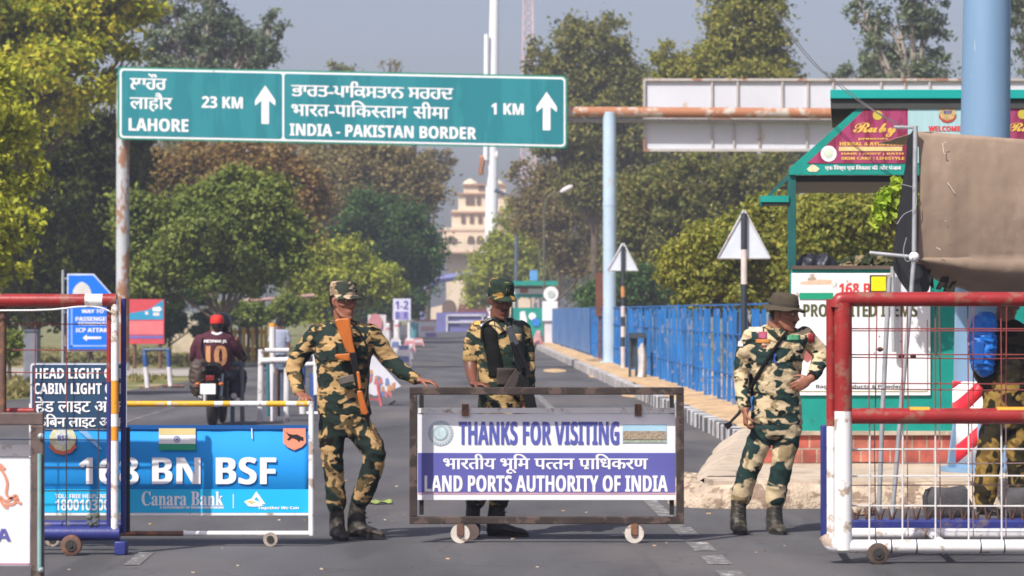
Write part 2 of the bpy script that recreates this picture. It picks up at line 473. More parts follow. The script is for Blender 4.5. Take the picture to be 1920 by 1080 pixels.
# ---------------------------------------------------------------- ground, road, kerb, pavement
KX = lambda Y: 3.06 - .0188 * Y
LX = lambda Y: -5.8 - .0188 * Y
def asphalt():
    m = bpy.data.materials.new("asphalt"); m.use_nodes = True
    nt = m.node_tree; N = nt.nodes; L = nt.links; b = N["Principled BSDF"]
    b.inputs["Roughness"].default_value = .85; b.inputs["Specular IOR Level"].default_value = .3
    tc = N.new("ShaderNodeTexCoord")
    def nz(s, d, st=None, rough=.55):
        n = N.new("ShaderNodeTexNoise"); n.inputs["Scale"].default_value = s; n.inputs["Detail"].default_value = d; n.inputs["Roughness"].default_value = rough
        src = tc.outputs["Object"]
        if st:
            mp = N.new("ShaderNodeMapping"); mp.inputs["Scale"].default_value = st; L.new(src, mp.inputs[0]); src = mp.outputs[0]
        L.new(src, n.inputs["Vector"]); return n.outputs["Fac"]
    def ramp(f, a, ca, b_, cb):
        r = N.new("ShaderNodeValToRGB"); r.color_ramp.elements[0].position = a; r.color_ramp.elements[0].color = ca
        r.color_ramp.elements[1].position = b_; r.color_ramp.elements[1].color = cb; L.new(f, r.inputs[0]); return r.outputs[0]
    def mix(f, a, b_, mode='MIX', k=None):
        x = N.new("ShaderNodeMixRGB"); x.blend_type = mode
        if f is None: x.inputs[0].default_value = k
        else: L.new(f, x.inputs[0])
        for i, q in ((1, a), (2, b_)):
            if isinstance(q, tuple): x.inputs[i].default_value = q
            else: L.new(q, x.inputs[i])
        return x.outputs[0]
    base = ramp(nz(.9, 7, (1, .22, 1)), .32, (.055, .054, .056, 1), .72, (.116, .113, .115, 1))
    dust = mix(ramp(nz(.33, 6, (1, .5, 1)), .5, (0, 0, 0, 1), .72, (.7, .7, .7, 1)), base, (.150, .13, .118, 1))
    tar = mix(ramp(nz(1.7, 3, (1, .12, 1)), .60, (0, 0, 0, 1), .66, (.6, .6, .6, 1)), dust, (.055, .054, .056, 1))
    agg = mix(None, tar, ramp(nz(95, 2), .3, (.72, .72, .72, 1), .72, (1.28, 1.28, 1.28, 1)), 'MULTIPLY', .8)
    vo = N.new("ShaderNodeTexVoronoi"); vo.feature = 'DISTANCE_TO_EDGE'; vo.inputs["Scale"].default_value = .55
    wv = N.new("ShaderNodeVectorMath"); wv.operation = 'ADD'
    nn = N.new("ShaderNodeTexNoise"); nn.inputs["Scale"].default_value = 2.2; nn.inputs["Detail"].default_value = 4
    L.new(tc.outputs["Object"], nn.inputs["Vector"]); L.new(tc.outputs["Object"], wv.inputs[0]); L.new(nn.outputs["Color"], wv.inputs[1]); L.new(wv.outputs[0], vo.inputs["Vector"])
    crack = mix(ramp(vo.outputs["Distance"], .003, (.5, .5, .5, 1), .010, (0, 0, 0, 1)), agg, (.05, .047, .045, 1))
    L.new(crack, b.inputs["Base Color"])
    bp = N.new("ShaderNodeBump"); bp.inputs["Strength"].default_value = .35; bp.inputs["Distance"].default_value = .01
    L.new(nz(120, 3), bp.inputs["Height"]); L.new(bp.outputs[0], b.inputs["Normal"])
    return m
m_asphalt = asphalt()
m_dirt = M("dry_grassy_ground", (.30, .235, .12, 1), .95, .35, .35, bump=.4, wear=(.12, .13, .035, 1), wear_amt=.6, wear_scale=.5)
m_sand = M("sandy_verge", (.50, .34, .18, 1), .95, .2, 2.2, bump=.5, wear=(.36, .25, .15, 1), wear_amt=.4, wear_scale=3)
m_mark = M("worn_road_paint", (.33, .325, .31, 1), .85, .2, 9, wear=(.13, .125, .12, 1), wear_amt=.62, wear_scale=11)

def sheet(name, poly, z, mat):
    o = MB().add([(x, y, z) for x, y in poly], [tuple(range(len(poly)))]).build(name, mat, None, smooth=False)
    return prop(o, kind="structure")
sheet("ground", [(-2500, -60), (2500, -60), (2500, 4500), (-2500, 4500)], -.02, m_dirt)
road_poly = [(-40, 2), (40, 2), (40, 23), (3.0, 23), (2.6, 31)] + [(KX(y) + .05, y) for y in (35, 60, 120, 260)] + [(-.7, 300), (-13, 300)] + [(LX(y), y) for y in (260, 120, 60)] + [(-7.4, 52), (-9.5, 44), (-40, 41)]
sheet("road", road_poly, 0, m_asphalt)
# side road crossing the left verge
sheet("path", [(-40, 66), (-7.05, 66), (-7.2, 75), (-40, 77)], -.008, M("pale_path", (.33, .30, .26, 1), .9, .15, 1.5, bump=.2))
mk = MB()
LN = lambda Y: 1.602 - .0229 * Y
mk.add([(LN(y) + s * .055, y, .004) for y, s in ((19.75, -1), (19.75, 1), (150, 1.6), (150, -1.6))], [(0, 1, 2, 3)])
for py in (997, 1025, 1050, 1078, 1108):
    y0 = GY(py + 8); y1 = GY(py - 8)
    mk.add([(LN(y) - .0 + s, y, .004) for y, s in ((y0, -.055), (y0, .085), (y1, .085), (y1, -.055))], [(0, 1, 2, 3)])
for a in (((232, 1060), (262, 1060), (290, 1036), (262, 1036)), ((207, 799), (217, 799), (330, 763), (325, 763)), ((1150, 1001), (1190, 1003), (1172, 1007), (1140, 1006))):
    mk.add([(X(u, GY(v)), GY(v), .004) for u, v in a], [(0, 1, 2, 3)])
prop(mk.build("road_marking", m_mark, None, smooth=False), kind="structure")

# kerb of black and white blocks along the verge
kb = MB(); y = 31.2; i = 0
while y < 150:
    w = .32; kb.cur = (i % 2) if y < 47 else (2 if i % 3 else 3)
    j = rng.uniform(-.012, .012)
    x0, x1 = KX(y) + j, KX(y + w) + j
    kb.vprism([(x0, y + .008), (x1, y + w - .008), (x1 + .16, y + w - .008), (x0 + .16, y + .008)], -.01, .185 + rng.uniform(-.008, .008))
    y += w; i += 1
kb_o = kb.build("kerb", [M("kerb_black", (.085, .085, .09, 1), .8, .3, 8, wear=(.25, .22, .19, 1), wear_amt=.3),
                         M("kerb_white", (.46, .455, .45, 1), .8, .12, 8, wear=(.35, .30, .25, 1), wear_amt=.35),
                         M("kerb_grey", (.36, .34, .33, 1), .85, .15, 4, wear=(.5, .47, .43, 1), wear_amt=.4, wear_scale=2),
                         M("kerb_faded", (.28, .265, .26, 1), .85, .2, 4)], None, smooth=False, bevel=.012)
prop(kb_o, kind="structure")
def sandz(u, v):
    y = 30.5 + (150 - 30.5) * (v ** 1.6); x = KX(y) + .15 + u * 2.6
    return (x, y, .165 + .05 * noise.noise(Vector((x * 2, y * 1.1, 0))) + .03 * noise.noise(Vector((x * 5, y * 3, 4))) + .03 * math.sin(u * 3))
prop(MB().grid(sandz, 14, 160).build("sandy_verge", m_sand, None), kind="structure")
sp = MB()                                     # sand spilled over the kerb edge onto the road
for px, py, rx, ry in ((1040, 695, 22, 3.5), (1075, 668, 20, 3), (1195, 742, 30, 4), (1120, 706, 16, 3)):
    yc = GY(py); 
    sp.grid(lambda u, v: (X(px, yc) + (u - .5) * 2 * rx / F * yc * math.sin(math.pi * v) ** .5, yc + (v - .5) * 2 * ry * yc / (py - HOR), .003 + .03 * math.sin(math.pi * u) * math.sin(math.pi * v) * (1 + .6 * noise.noise(Vector((u * 4, v * 4, px))))), 12, 8)
prop(sp.build("spilled_sand", m_sand, None), kind="stuff")

# raised pavement (traffic island nose) with a rough rubble edge
pv = MB()
isl = [(1.55, 21.75), (1.50, 22.2), (1.85, 25), (2.60, 31.0), (3.3, 33), (9, 33), (9, 21.75)]
pv.vprism(isl, -.01, .2)
prop(pv.build("pavement", m_concrete, None, smooth=False), kind="structure")
RP = spline([(1.47, 23.2), (1.42, 22.5), (1.43, 22.05), (1.52, 21.82), (1.75, 21.78), (2.3, 21.8), (3.5, 21.8), (5, 21.8), (7, 21.8), (9, 21.8)], 24)
def rubble(u, v):
    t = u ** 1.3 * (len(RP) - 1.001); i = int(t); q = RP[i] * (1 - (t - i)) + RP[i + 1] * (t - i); d = RP[i + 1] - RP[i]; d = d / np.hypot(*d); o = np.array([d[1], -d[0]])
    if o[1] > 0 and i > 40: o = -o
    a = v * 1.75; x, y = q
    r = .195 + .03 * noise.noise(Vector((x * 3, v * 2, y))) + .03 * noise.noise(Vector((x * 9, v * 5, y * 9)))
    w = .20 + .05 * noise.noise(Vector((x * 2.2, v, y * 2.2)))
    return (x - abs(o[0]) * math.cos(a) * w, y - abs(o[1]) * math.cos(a) * w, math.sin(min(a, 1.57)) * r - .01)
m_rub = M("rubble_edge", (.46, .37, .27, 1), .95, .25, 5, bump=.8, wear=(.24, .17, .12, 1), wear_amt=.45, wear_scale=9)
prop(MB().grid(rubble, 260, 12).build("rubble_kerb", m_rub, None), kind="structure")
def nose(u, v):
    pts = spline([(1.40, 22.3), (1.46, 23.0), (1.72, 25), (2.40, 31.3)], 8); t = u * (len(pts) - 1); i = min(int(t), len(pts) - 2); q = pts[i] * (1 - (t - i)) + pts[i + 1] * (t - i)
    return (q[0] - .14 + .5 * v + .05 * noise.noise(Vector((q[1] * 2, v * 2, 5))) * (1 - v), q[1], .018 * noise.noise(Vector((q[1] * 3, v * 5, 8))) * (1 - v) + -.004 + .212 * min(1, v / .55) ** .7)
prop(MB().grid(nose, 90, 16).build("pavement_slope", m_concrete, None), kind="structure")

# loose chips, leaves and grit on the asphalt
lit = MB()
for k in range(110):
    py = rng.uniform(800, 1075); px = rng.uniform(60, 1900); yy = GY(py); xx = X(px, yy)
    if (1.2 < xx and yy > 21.3): continue
    s = rng.uniform(.004, .013) * (1.6 if rng.random() < .1 else 1); lit.cur = rng.choice((0, 0, 1, 2))
    a = rng.uniform(0, 6.28)
    lit.obox((xx, yy, s * .3), (s * 2, s * rng.uniform(.8, 1.8), s * .6), Matrix.Rotation(a, 3, 'Z'))
prop(lit.build("grit", [m_concrete, m_sand, M("dry_leaf", (.17, .13, .08, 1), .8)], None, smooth=False), kind="stuff")

# ---------------------------------------------------------------- blue railing on the right
f_lab = "long blue post railing along the sandy verge behind the road kerb"
y0 = 35.5
fence = thing("fence", f_lab, "fence", (KX(y0) + .85, y0, .17))
m_fblue = M("blue_railing_paint", (.010, .135, .40, 1), .5, .3, 1.2, wear=(.16, .20, .30, 1), wear_amt=.3, wear_scale=6)
m_fblue2 = M("faded_blue_sheet", (.06, .16, .40, 1), .5, .2, 1.5, wear=(.10, .22, .45, 1), wear_amt=.5, wear_scale=1.2)
FX = lambda Y: KX(Y) + .85
y = y0; posts = []
while y < 122 and len(posts) < 98:
    posts.append(y); y += rng.uniform(.72, .86) if y < 62 else (.75 if y < 80 else 1.0)
for k, y in enumerate(posts):
    h = 1.40 + rng.uniform(-.05, .04); w = rng.choice((.10, .12, .135))
    tilt = rng.uniform(-.03, .03)
    b = MB(); x = FX(y)
    b.bar((x, y, .12), (x + tilt, y, .17 + h), w, .05)
    if k % 2 == 1 and y < 75: MB().bar((x + .10, y + .3, .14), (x + .10 + tilt, y + .3, .17 + h - .06), .05, .03).build("slat", m_fblue, fence, smooth=False)
    b.build("post", m_fblue, fence, smooth=False)
for z in (.42, 1.0, 1.42):
    MB().bar((FX(35.5), 35.5, .17 + z), (FX(122), 122, .17 + z), .026, .024).build("rail", m_fblue, fence, smooth=False)
for a, b_ in ((84, 91.5), (92, 100), (100.5, 109), (109.5, 122)):
    MB().prism([(0, 0)] * 0 or [(FX(a), .25), (FX(b_), .25), (FX(b_), 1.55), (FX(a), 1.55)], 0, .01) if False else None
    q = MB(); q.add([(FX(a) - .03, a, .24), (FX(b_) - .03, b_, .24), (FX(b_) - .03, b_, 1.6), (FX(a) - .03, a, 1.6)], [(0, 1, 2, 3)])
    q.build("sheet_panel", m_fblue2, fence, smooth=False, solid=.012)

# ---------------------------------------------------------------- gates
def wheel(mb_parent, name, c, r, t, mat_tyre, mat_hub):
    w = MB().tube([Vector(c) - Vector((0, t / 2, 0)), Vector(c) - Vector((0, t / 2 - .004, 0)), Vector(c) + Vector((0, t / 2 - .004, 0)), Vector(c) + Vector((0, t / 2, 0))], [r * .86, r, r, r * .86], 20).build(name, mat_tyre, mb_parent)
    MB().tube([Vector(c) - Vector((0, t / 2 + .006, 0)), Vector(c) + Vector((0, t / 2 + .006, 0))], [r * .55, r * .55], 16).tube([Vector(c) - Vector((0, t / 2 + .014, 0)), Vector(c)], r * .2, 8).build("hub", mat_hub, w)
    return w
def mesh_wires(xs, zs, x0, x1, z0, z1, Y, r=.0042, jit=.0):
    b = MB()
    for x in xs: b.tube([(x, Y, z0), (x + rng.uniform(-jit, jit), Y, z1)], r, 5)
    for z in zs: b.tube([(x0, Y + .007, z), ((x0 + x1) / 2, Y + .007, z + rng.uniform(-jit, jit)), (x1, Y + .007, z)], r, 5)
    return b
# right red and white gate
Yg = 16.9
XR = X(1577, Yg); XE = X(2120, Yg)
g = thing("barrier_gate", "tall steel gate on wheels, red above and white below, beside the hatted guard", "gate", (XR + .5, Yg, 0))
zt, zm, zb = Z(561, Yg), Z(780, Yg), Z(1024, Yg)
MB().tube(spline([(XR - .022, Yg, zt - .05), (XR - .012, Yg, zt - .012), (XR + .03, Yg, zt), (XR + .3, Yg, zt), (XE, Yg, zt)], 4), .043, 16).build("top_tube", m_red, g)
MB().tube([(XR + .06, Yg, zm), (XE, Yg, zm)], .047, 16).build("middle_tube", m_red, g)
MB().tube([(XR + .012, Yg, zm + .03), (XR + .012, Yg, zt - .02)], .053, 16).tube([(XR - .055, Yg + .05, zm - .06), (XR - .055, Yg + .05, zt)], .028, 12).build("upper_post", m_red, g)
MB().tube([(XR + .012, Yg, zb - .02), (XR + .012, Yg, zm + .032)], .0525, 16).tube([(XR - .055, Yg + .05, zb), (XR - .055, Yg + .05, zm - .06)], .026, 12).build("lower_post", m_white, g)
MB().tube(spline([(XR - .09, Yg + .02, zb + .06), (XR - .06, Yg, zb + .01), (XR + .02, Yg, zb), (XR + .4, Yg, zb), (XE, Yg, zb)], 4), .04, 16).build("bottom_tube", m_white, g)
Yr = 17.87; XQ = X(1557, Yr)
MB().tube([(XQ, Yr, zb), (XE, Yr, zb)], .034, 12).build("rear_rail", m_white, g)
br = MB()
for x in (XR - .0, XR + .62, XR + 1.28): br.tube([(x, Yg + .02, zb), (x + .05, Yr, zb)], .026, 8)
br.build("cross_brace", m_white, g)
rp = MB()
XQ = X(1557, Yr)
rp.tube([(XQ, Yr, .07), (XQ, Yr, .77)], .021, 10).tube([(XQ + .045, Yr + .02, zb), (XQ + .045, Yr + .02, .80)], .02, 10)
for z in (.30, .37, .70): rp.tube([(XQ - .01, Yr - .02, z), (XQ + .06, Yr - .02, z)], .014, 8)
rp.build("rear_post", m_white, g)
MB().box(X(1541, Yr), X(1552, Yr), Yr + .03, Yr + .1, .08, .78).build("side_plate", m_blue_tube, g, bevel=.006)
xs = [XR + .17 + .197 * k for k in range(9)]
zs = [zt - .175, zt - .33, zt - .5]
mesh_wires(xs, zs, XR + .05, XE, zm + .04, zt - .04, Yg + .03, .0040, .006).build("upper_mesh", m_wire_red, g)
mesh_wires([x - .125 for x in xs], [zt - .19, zt - .35, zt - .54], XR + .05, XE, zm + .04, zt - .04, Yg + .3, .0038, .01).build("rear_upper_mesh", m_wire_red, g)
mesh_wires(xs, [zm - .2, zm - .36, zm - .535], XR + .05, XE, zb + .03, zm - .04, Yg + .03, .0052, .004).build("lower_mesh", m_wire_white, g)
mesh_wires([x - .125 for x in xs], [zm - .22, zm - .29, zm - .43], XR + .05, XE, zb + .03, zm - .04, Yg + .3, .0035, .01).build("rear_lower_mesh", M("grey_wire", (.22, .15, .15, 1), .6), g)
b = MB()
for x in (XR + .20, XR + .29, XR + .44, XR + .82, XR + .96, XR + 1.33): b.tube([(x, Yg, zb), (x + .008, Yg, zb)], .0418, 14)
b.build("wire_tie", m_wire_dark, g)
for x0, x1 in ((1705, 1742), (1868, 1925)): MB().tube([(X(x0, Yg), Yg - .005, zm + .030), (X(x1, Yg), Yg - .005, zm + .030)], .0245, 12, True).build("reflector_tape", m_orange, g)
wheel(g, "wheel", (X(1644, Yg), Yg - .04, .0635), .0635, .05, M("rusty_dark_wheel", (.075, .052, .04, 1), .8, .3, 25), m_rubber)
wheel(g, "wheel", (X(2060, Yg), Yg - .04, .0635), .0635, .05, m_rust, m_rubber)
for px, py in ((1650, 655), (1690, 668), (1712, 668)): MB().ball(P(px, py, Yg + .27), .015, 8, 5, 1.3, .6, 1).build("rusty_clamp", m_rust, g)

# left red gate with dark blue foot
Yl = 17.5
XL = X(216, Yl); XW = X(-260, Yl)
g = thing("barrier_gate", "tall steel gate on wheels with red top tube and dark blue foot, at left", "gate", (XL - .5, Yl, 0))
zt, zm, zb = Z(563, Yl), Z(772, Yl), Z(1000, Yl)
MB().tube([(XW, Yl, zt + .0), (X(160, Yl), Yl, zt - .002)], .041, 16).tube([(X(193, Yl), Yl, zt), (XL + .01, Yl, zt)], .041, 16).build("top_tube", m_red, g)
MB().tube([(X(158, Yl), Yl, zt), (X(194, Yl), Yl, zt)], .039, 16).build("bare_sleeve", m_white, g)
MB().tube(spline([(XW, Yl - .03, zt - .06), (X(60, Yl), Yl - .03, zt - .062), (X(150, Yl), Yl - .03, zt - .04), (X(190, Yl), Yl - .03, zt - .046), (XL, Yl - .03, zt - .085)], 4), .006, 6).build("slack_wire", m_white, g)
MB().tube([(XL - .040, Yl + .03, Z(716, Yl)), (XL - .040, Yl + .03, zt - .02)], .017, 10).build("red_post", m_red, g)
MB().tube([(XL - .040, Yl + .03, zb), (XL - .040, Yl + .03, Z(716, Yl))], .016, 10).build("lower_post", m_blue_tube, g)
zs_ = [Z(v, Yl) for v in (1000, 826, 800, 776, 756, 714, 560)]
cols = [m_white, m_orange, m_white, m_orange, m_orange, m_white]
for k in range(6):
    a, b_ = zs_[k], zs_[k + 1]
    MB().tube([(XL, Yl - .01, a + (.002 if k else 0)), (XL, Yl - .01, b_)], .0235, 12).build("post_band", cols[k], g)
MB().tube([(XL + .045, Yl + .05, zb), (XL + .045, Yl + .05, zt + .01)], .017, 12).build("rear_post", m_blue_tube, g)
MB().tube([(XL + .055, Yl + .12, zb), (XL + .055, Yl + .12, .78)], .022, 12).build("latch_post", m_black, g)
MB().tube([(XW, Yl, zb), (XL + .03, Yl, zb)], .044, 16).tube([(XW, Yl + .28, zb + .03), (XL, Yl + .28, zb + .03)], .03, 12).build("bottom_tube", m_blue_tube, g)
MB().box(XL + .0, XL + .07, Yl - .03, Yl + .1, .0, .085).build("foot_block", m_blue_tube, g, bevel=.008)
MB().tube([(XW, Yl + .12, zm), (X(62, Yl), Yl + .12, zm)], .02, 12).build("middle_tube", m_red, g)
xs = [X(px, Yl) for px in (-60, 5, 62, 122)]
mesh_wires(xs, [Z(v, Yl) for v in (608, 657, 700)], XW, XL - .05, zm - .02, zt - .04, Yl + .06, .0036, .006).build("upper_mesh", m_wire_red, g)
MB().tube([(X(4, Yl), Yl + .03, zm), (X(4, Yl), Yl + .03, zt - .04)], .022, 10).build("rust_upright", m_rust, g)
mesh_wires([X(px, Yl) for px in (-60, 62, 122, 183)], [Z(v, Yl) for v in (826, 878, 921)], XW, XL - .03, zb, zm + .02, Yl + .06, .0042, .006).build("lower_mesh", m_wire_dark, g)
wheel(g, "wheel", (X(137, Yl), Yl - .05, .064), .064, .055, m_rust, m_rubber)
wheel(g, "wheel", (X(-200, Yl), Yl - .05, .064), .064, .055, m_rust, m_rubber)
b = MB()
for k in range(9): b.ball((X(176, Yl) + rng.uniform(-.03, .03), Yl - .02, zb + .05 + rng.uniform(0, .07)), rng.uniform(.008, .02), 7, 5)
b.build("knotted_rag", M("knotted_rag", (.12, .13, .10, 1), .9, .5, 20), g)

# dark sign hanging on the left gate
Ys = Yl + .12
m_navy = M("navy_sign_face", (.022, .062, .125, 1), .4, .1, 3, bump=.02)
sg = thing("sign_board", "navy sign about head light and cabin light, hung on the left gate", "sign", P(146, 805, Ys))
def rrect(x0, y0, x1, y1, r, n=5):
    out = []
    for cx, cy, a0 in ((x1 - r, y0 + r, -90), (x1 - r, y1 - r, 0), (x0 + r, y1 - r, 90), (x0 + r, y0 + r, 180)):
        for k in range(n + 1):
            a = math.radians(a0 + 90 * k / n); out.append((cx + r * math.cos(a), cy + r * math.sin(a)))
    return out
plate(sg, "rim", rrect(57, 680, 238, 806, 7), Ys + .004, .006, M("pale_sign_rim", (.55, .58, .63, 1), .5))
plate(sg, "face", rrect(60.5, 684, 235, 803, 5), Ys - .002, .008, m_navy)
letters(sg, "lettering", "HEAD LIGHT OFF", (66, 690, 233, 710), Ys - .0095, m_letter, 1.1)
letters(sg, "lettering", "CABIN LIGHT OFF", (64, 718, 233, 739), Ys - .0095, m_letter, 1.1)
letters(sg, "lettering", "हेड लाइट ऑफ", (66, 744, 234, 777), Ys - .0095, m_letter, .8)
letters(sg, "lettering", "केिबन लाइट ऑफ", (66, 776, 234, 803), Ys - .0095, m_letter, .8)

# ---------------------------------------------------------------- wheeled sign frames
Yc = 18.4
bar_c = thing("sign_barrier", "brown wheeled frame with thanks for visiting board, in the road centre", "barrier", P(1025, 1017, Yc))
b = MB(); x0, x1, y0_, y1_ = 779, 1272, 735, 975
def tube_frame(parent, x0, y0, x1, y1, Y, w, d, mat):
    b = MB(); h = w / 2
    b.box(X(x0, Y) - h, X(x1, Y) + h, Y - d / 2, Y + d / 2, Z(y0, Y) - h, Z(y0, Y) + h)
    b.build("top_tube", mat, parent, smooth=False, bevel=.006)
    MB().box(X(x0, Y) - h, X(x1, Y) + h, Y - d / 2, Y + d / 2, Z(y1, Y) - h, Z(y1, Y) + h).build("bottom_tube", mat, parent, smooth=False, bevel=.006)
    for x in (x0, x1):
        MB().box(X(x, Y) - h, X(x, Y) + h, Y - d / 2 + .002, Y + d / 2 - .002, Z(y1, Y) + h, Z(y0, Y) - h).build("upright", mat, parent, smooth=False, bevel=.004)
tube_frame(bar_c, 775, 733, 1275, 975, Yc, .048, .05, M("dark_brown_steel_tube", (.042, .032, .028, 1), .7, .3, 7, spec=.2, wear=(.10, .07, .058, 1), wear_amt=.4, wear_scale=9))
for x in (789, 1262): MB().box(X(x, Yc) - .014, X(x, Yc) + .014, Yc + .15, Yc + .18, Z(968, Yc), Z(742, Yc)).build("inner_upright", m_black, bar_c, smooth=False)
for cx in (863, 1189):
    c = P(cx, 999, Yc); c.z = .062
    w = MB().tube([c - Vector((.0, .02, 0)), c + Vector((0, .02, 0))], .062, 20).build("wheel", M("white_nylon", (.55, .50, .43, 1), .6, .15, 20, wear=(.2, .13, .09, 1), wear_amt=.35, wear_scale=18), bar_c)
    MB().tube([c - Vector((0, .03, 0)), c + Vector((0, .025, 0))], .022, 10).build("hub", m_rust, w)
    MB().box(c.x - .022, c.x + .022, Yc - .032, Yc - .024, .05, Z(974, Yc) - .02).box(c.x - .022, c.x + .022, Yc - .032, Yc + .032, Z(974, Yc) - .028, Z(974, Yc) - .02).build("fork", m_rust, bar_c, bevel=.003)
    c2 = c + Vector((.05, .22, 0))
w2 = P(883, 995, Yc + .25); w2.z = .055
MB().tube([w2 - Vector((0, .02, 0)), w2 + Vector((0, .02, 0))], .055, 18).build("wheel", m_brown_tube, bar_c)
Yp = Yc + .13
pn = MB().pprism(rect(783, 776, 1266, 937), Yp, .012).build("panel", m_panel_white, bar_c, smooth=False)
plate(pn, "top_strip", rect(784, 765, 1266, 774.5), Yp - .006, .012, m_white)
plate(pn, "band", rect(783.5, 849, 1265.5, 923), Yp - .0075, .003, m_purple)
plate(pn, "pink_line", rect(784, 924, 1265, 926.5), Yp - .0075, .003, M("pink_line", (.55, .30, .38, 1), .6, bump=0))
b = MB()
for x in (873, 1197): b.pprism(rect(x - 7, 757, x + 6, 780), Yp - .02, .016)
b.build("hook", m_rust, bar_c, smooth=False)
yl = Yp - .0095
letters(pn, "lettering", "THANKS FOR VISITING", (860, 790, 1161, 834), yl, M("purple_blue_lettering", (.085, .10, .36, 1), .5, .05, bump=0), 2.2)
letters(pn, "lettering", ["भारतीय", .28, "भूिम", .28, "प", ("त", .62), "तन", .28, "प", "RA", "ािधकरण"], (831, 851, 1215, 888), yl - .0015, m_letter, .9)
letters(pn, "lettering", "LAND PORTS AUTHORITY OF INDIA", (796, 891, 1252, 922), yl - .0015, m_letter, 1.7)
em = MB().pprism(circ(826, 812, 24), yl + .001, .001).build("seal", M("pale_grey_seal", (.50, .55, .58, 1), .6, .1, bump=0), pn, smooth=False)
b = MB()
for k in range(24):
    a = 2 * math.pi * k / 24
    b.pprism([(826 + r * math.cos(a + d), 812 + r * math.sin(a + d)) for r, d in ((19, -.06), (23, -.06), (23, .06), (19, .06))], yl - .001, .001)
b.pprism(circ(826, 812, 14), yl - .001, .001)
b.build("seal_ring", M("grey_green_ring", (.30, .40, .42, 1), .6, bump=0), em, smooth=False)
MB().pprism(circ(826, 812, 11), yl - .002, .001).pprism(rect(822, 805, 830, 819), yl - .003, .001).build("seal_centre", M("seal_pale", (.48, .60, .62, 1), .6, .2, 30, bump=0), em, smooth=False)
ph = MB().pprism(rect(1167, 796, 1250, 831), yl + .001, .001).build("printed_view", M("print_sky", (.33, .52, .62, 1), .6, .15, 5, bump=0), pn, smooth=False)
b = MB(); b.pprism(rect(1168, 808, 1249, 825), yl - .001, .001)
b.build("printed_buildings", M("print_buildings", (.30, .24, .17, 1), .6, .5, 60, bump=0), ph, smooth=False)
plate(ph, "printed_ground", rect(1168, 824, 1249, 830), yl - .001, .001, M("print_ground", (.32, .36, .28, 1), .6, .3, 40, bump=0))

# near left frame, cut by the picture edge
Yf = 13.5
bl = thing("sign_barrier", "brown wheeled frame with white board lettered in purple, at the lower left corner", "barrier", (X(-40, Yf), Yf, 0))
tube_frame(bl, -430, 785, 71, 1123, Yf, .060, .05, m_brown_tube)
MB().tube([P(77, 850, Yf - .0), P(77, 1068, Yf - .0)], .0105, 8).build("pale_green_rod", M("pale_green_rod", (.22, .40, .38, 1), .5), bl).location.y = -.035
for z in (818, 1068): MB().ball(P(77, z, Yf - .032), .016, 8, 6).build("rod_bolt", m_steel, bl)
for px in (-380, 30):
    c = P(px, 1150, Yf); c.z = .06
    MB().tube([c - Vector((0, .02, 0)), c + Vector((0, .02, 0))], .06, 18).build("wheel", m_white, bl)
    MB().box(c.x - .02, c.x + .02, Yf - .03, Yf + .03, .055, .12).build("fork", m_rust, bl)
Yq = Yf + .10
pn = MB().pprism(rect(-420, 857, 57, 1060), Yq, .012).build("panel", m_panel_white, bl, smooth=False)
plate(pn, "top_strip", rect(-420, 834, 58, 855), Yq - .004, .012, m_white)
plate(pn, "pink_line", rect(-418, 1055, 56, 1058), Yq - .0075, .003, M("pink_line", (.55, .30, .38, 1), .6, bump=0))
letters(pn, "lettering", "INDIA", (-95, 991, 21, 1014), Yq - .0095, m_purple, 1.8)
b = MB()
m_salmon = M("salmon_line", (.66, .27, .17, 1), .6, .1, bump=0)
for pts in ([(-30, 868), (-8, 872), (6, 885), (14, 905), (12, 925), (20, 935)], [(0, 870), (10, 880)], [(0, 930), (12, 940), (24, 934), (36, 942), (41, 944)], [(20, 935), (30, 928), (34, 938)], [(0, 935), (8, 948), (16, 952)], [(10, 944), (22, 946), (30, 940)]):
    S = spline(pts, 4)
    for i in range(len(S) - 1):
        a, c = S[i], S[i + 1]; d = (c - a) / (np.hypot(*(c - a)) + 1e-6); q = np.array([-d[1], d[0]]) * 2.6
        b.add([P(*(a + q), Yq - .0095), P(*(a - q), Yq - .0095), P(*(c - q), Yq - .0095), P(*(c + q), Yq - .0095)], [(0, 1, 2, 3)])
b.build("line_drawing", m_salmon, pn, smooth=False)
# ---------------------------------------------------------------- yellow and white gate with the blue banner
Yb = 18.15
gb = thing("barrier_gate", "low yellow and white tube gate carrying the sky blue banner, left of the first guard", "gate", (X(400, Yb), Yb, 0))
zt, zb = Z(757, Yb), Z(1000, Yb); xr = X(584, Yb); xl = X(60, Yb)
segs = [(60, 314), (321, 402), (418, 432), (500, 536), (556, 577)]
MB().tube([(xl, Yb, zt), (xr - .012, Yb, zt)], .0175, 12).build("top_tube", m_white, gb)
for a, c in segs: MB().tube([(X(a, Yb), Yb, zt), (X(c, Yb), Yb, zt)], .0186, 12).build("yellow_band", m_yellow, gb)
MB().tube([(xr, Yb, zb - .012), (xr, Yb, zt + .016)], .018, 12).build("upright", m_white, gb)
MB().tube([(X(345, Yb), Yb, zb), (xr, Yb, zb)], .0165, 12).build("bottom_tube", m_white, gb)
MB().tube([(xl, Yb, zb), (X(345, Yb), Yb, zb)], .0165, 12).build("rusted_bottom_tube", m_rust, gb)
MB().tube([(xl, Yb, zb - .012), (xl, Yb, zt)], .018, 12).build("upright", m_white, gb)
for px in (508, 100):
    c = P(px, 1008, Yb); c.z = .046; c.y -= .02
    w = MB().tube([c - Vector((0, .012, 0)), c + Vector((0, .012, 0))], .046, 18).build("wheel", M("worn_wheel", (.33, .28, .23, 1), .7, .2, 20), gb)
    MB().tube([c - Vector((0, .018, 0)), c + Vector((0, .01, 0))], .024, 14).build("hub", m_rubber, w)
Yn = Yb + .03
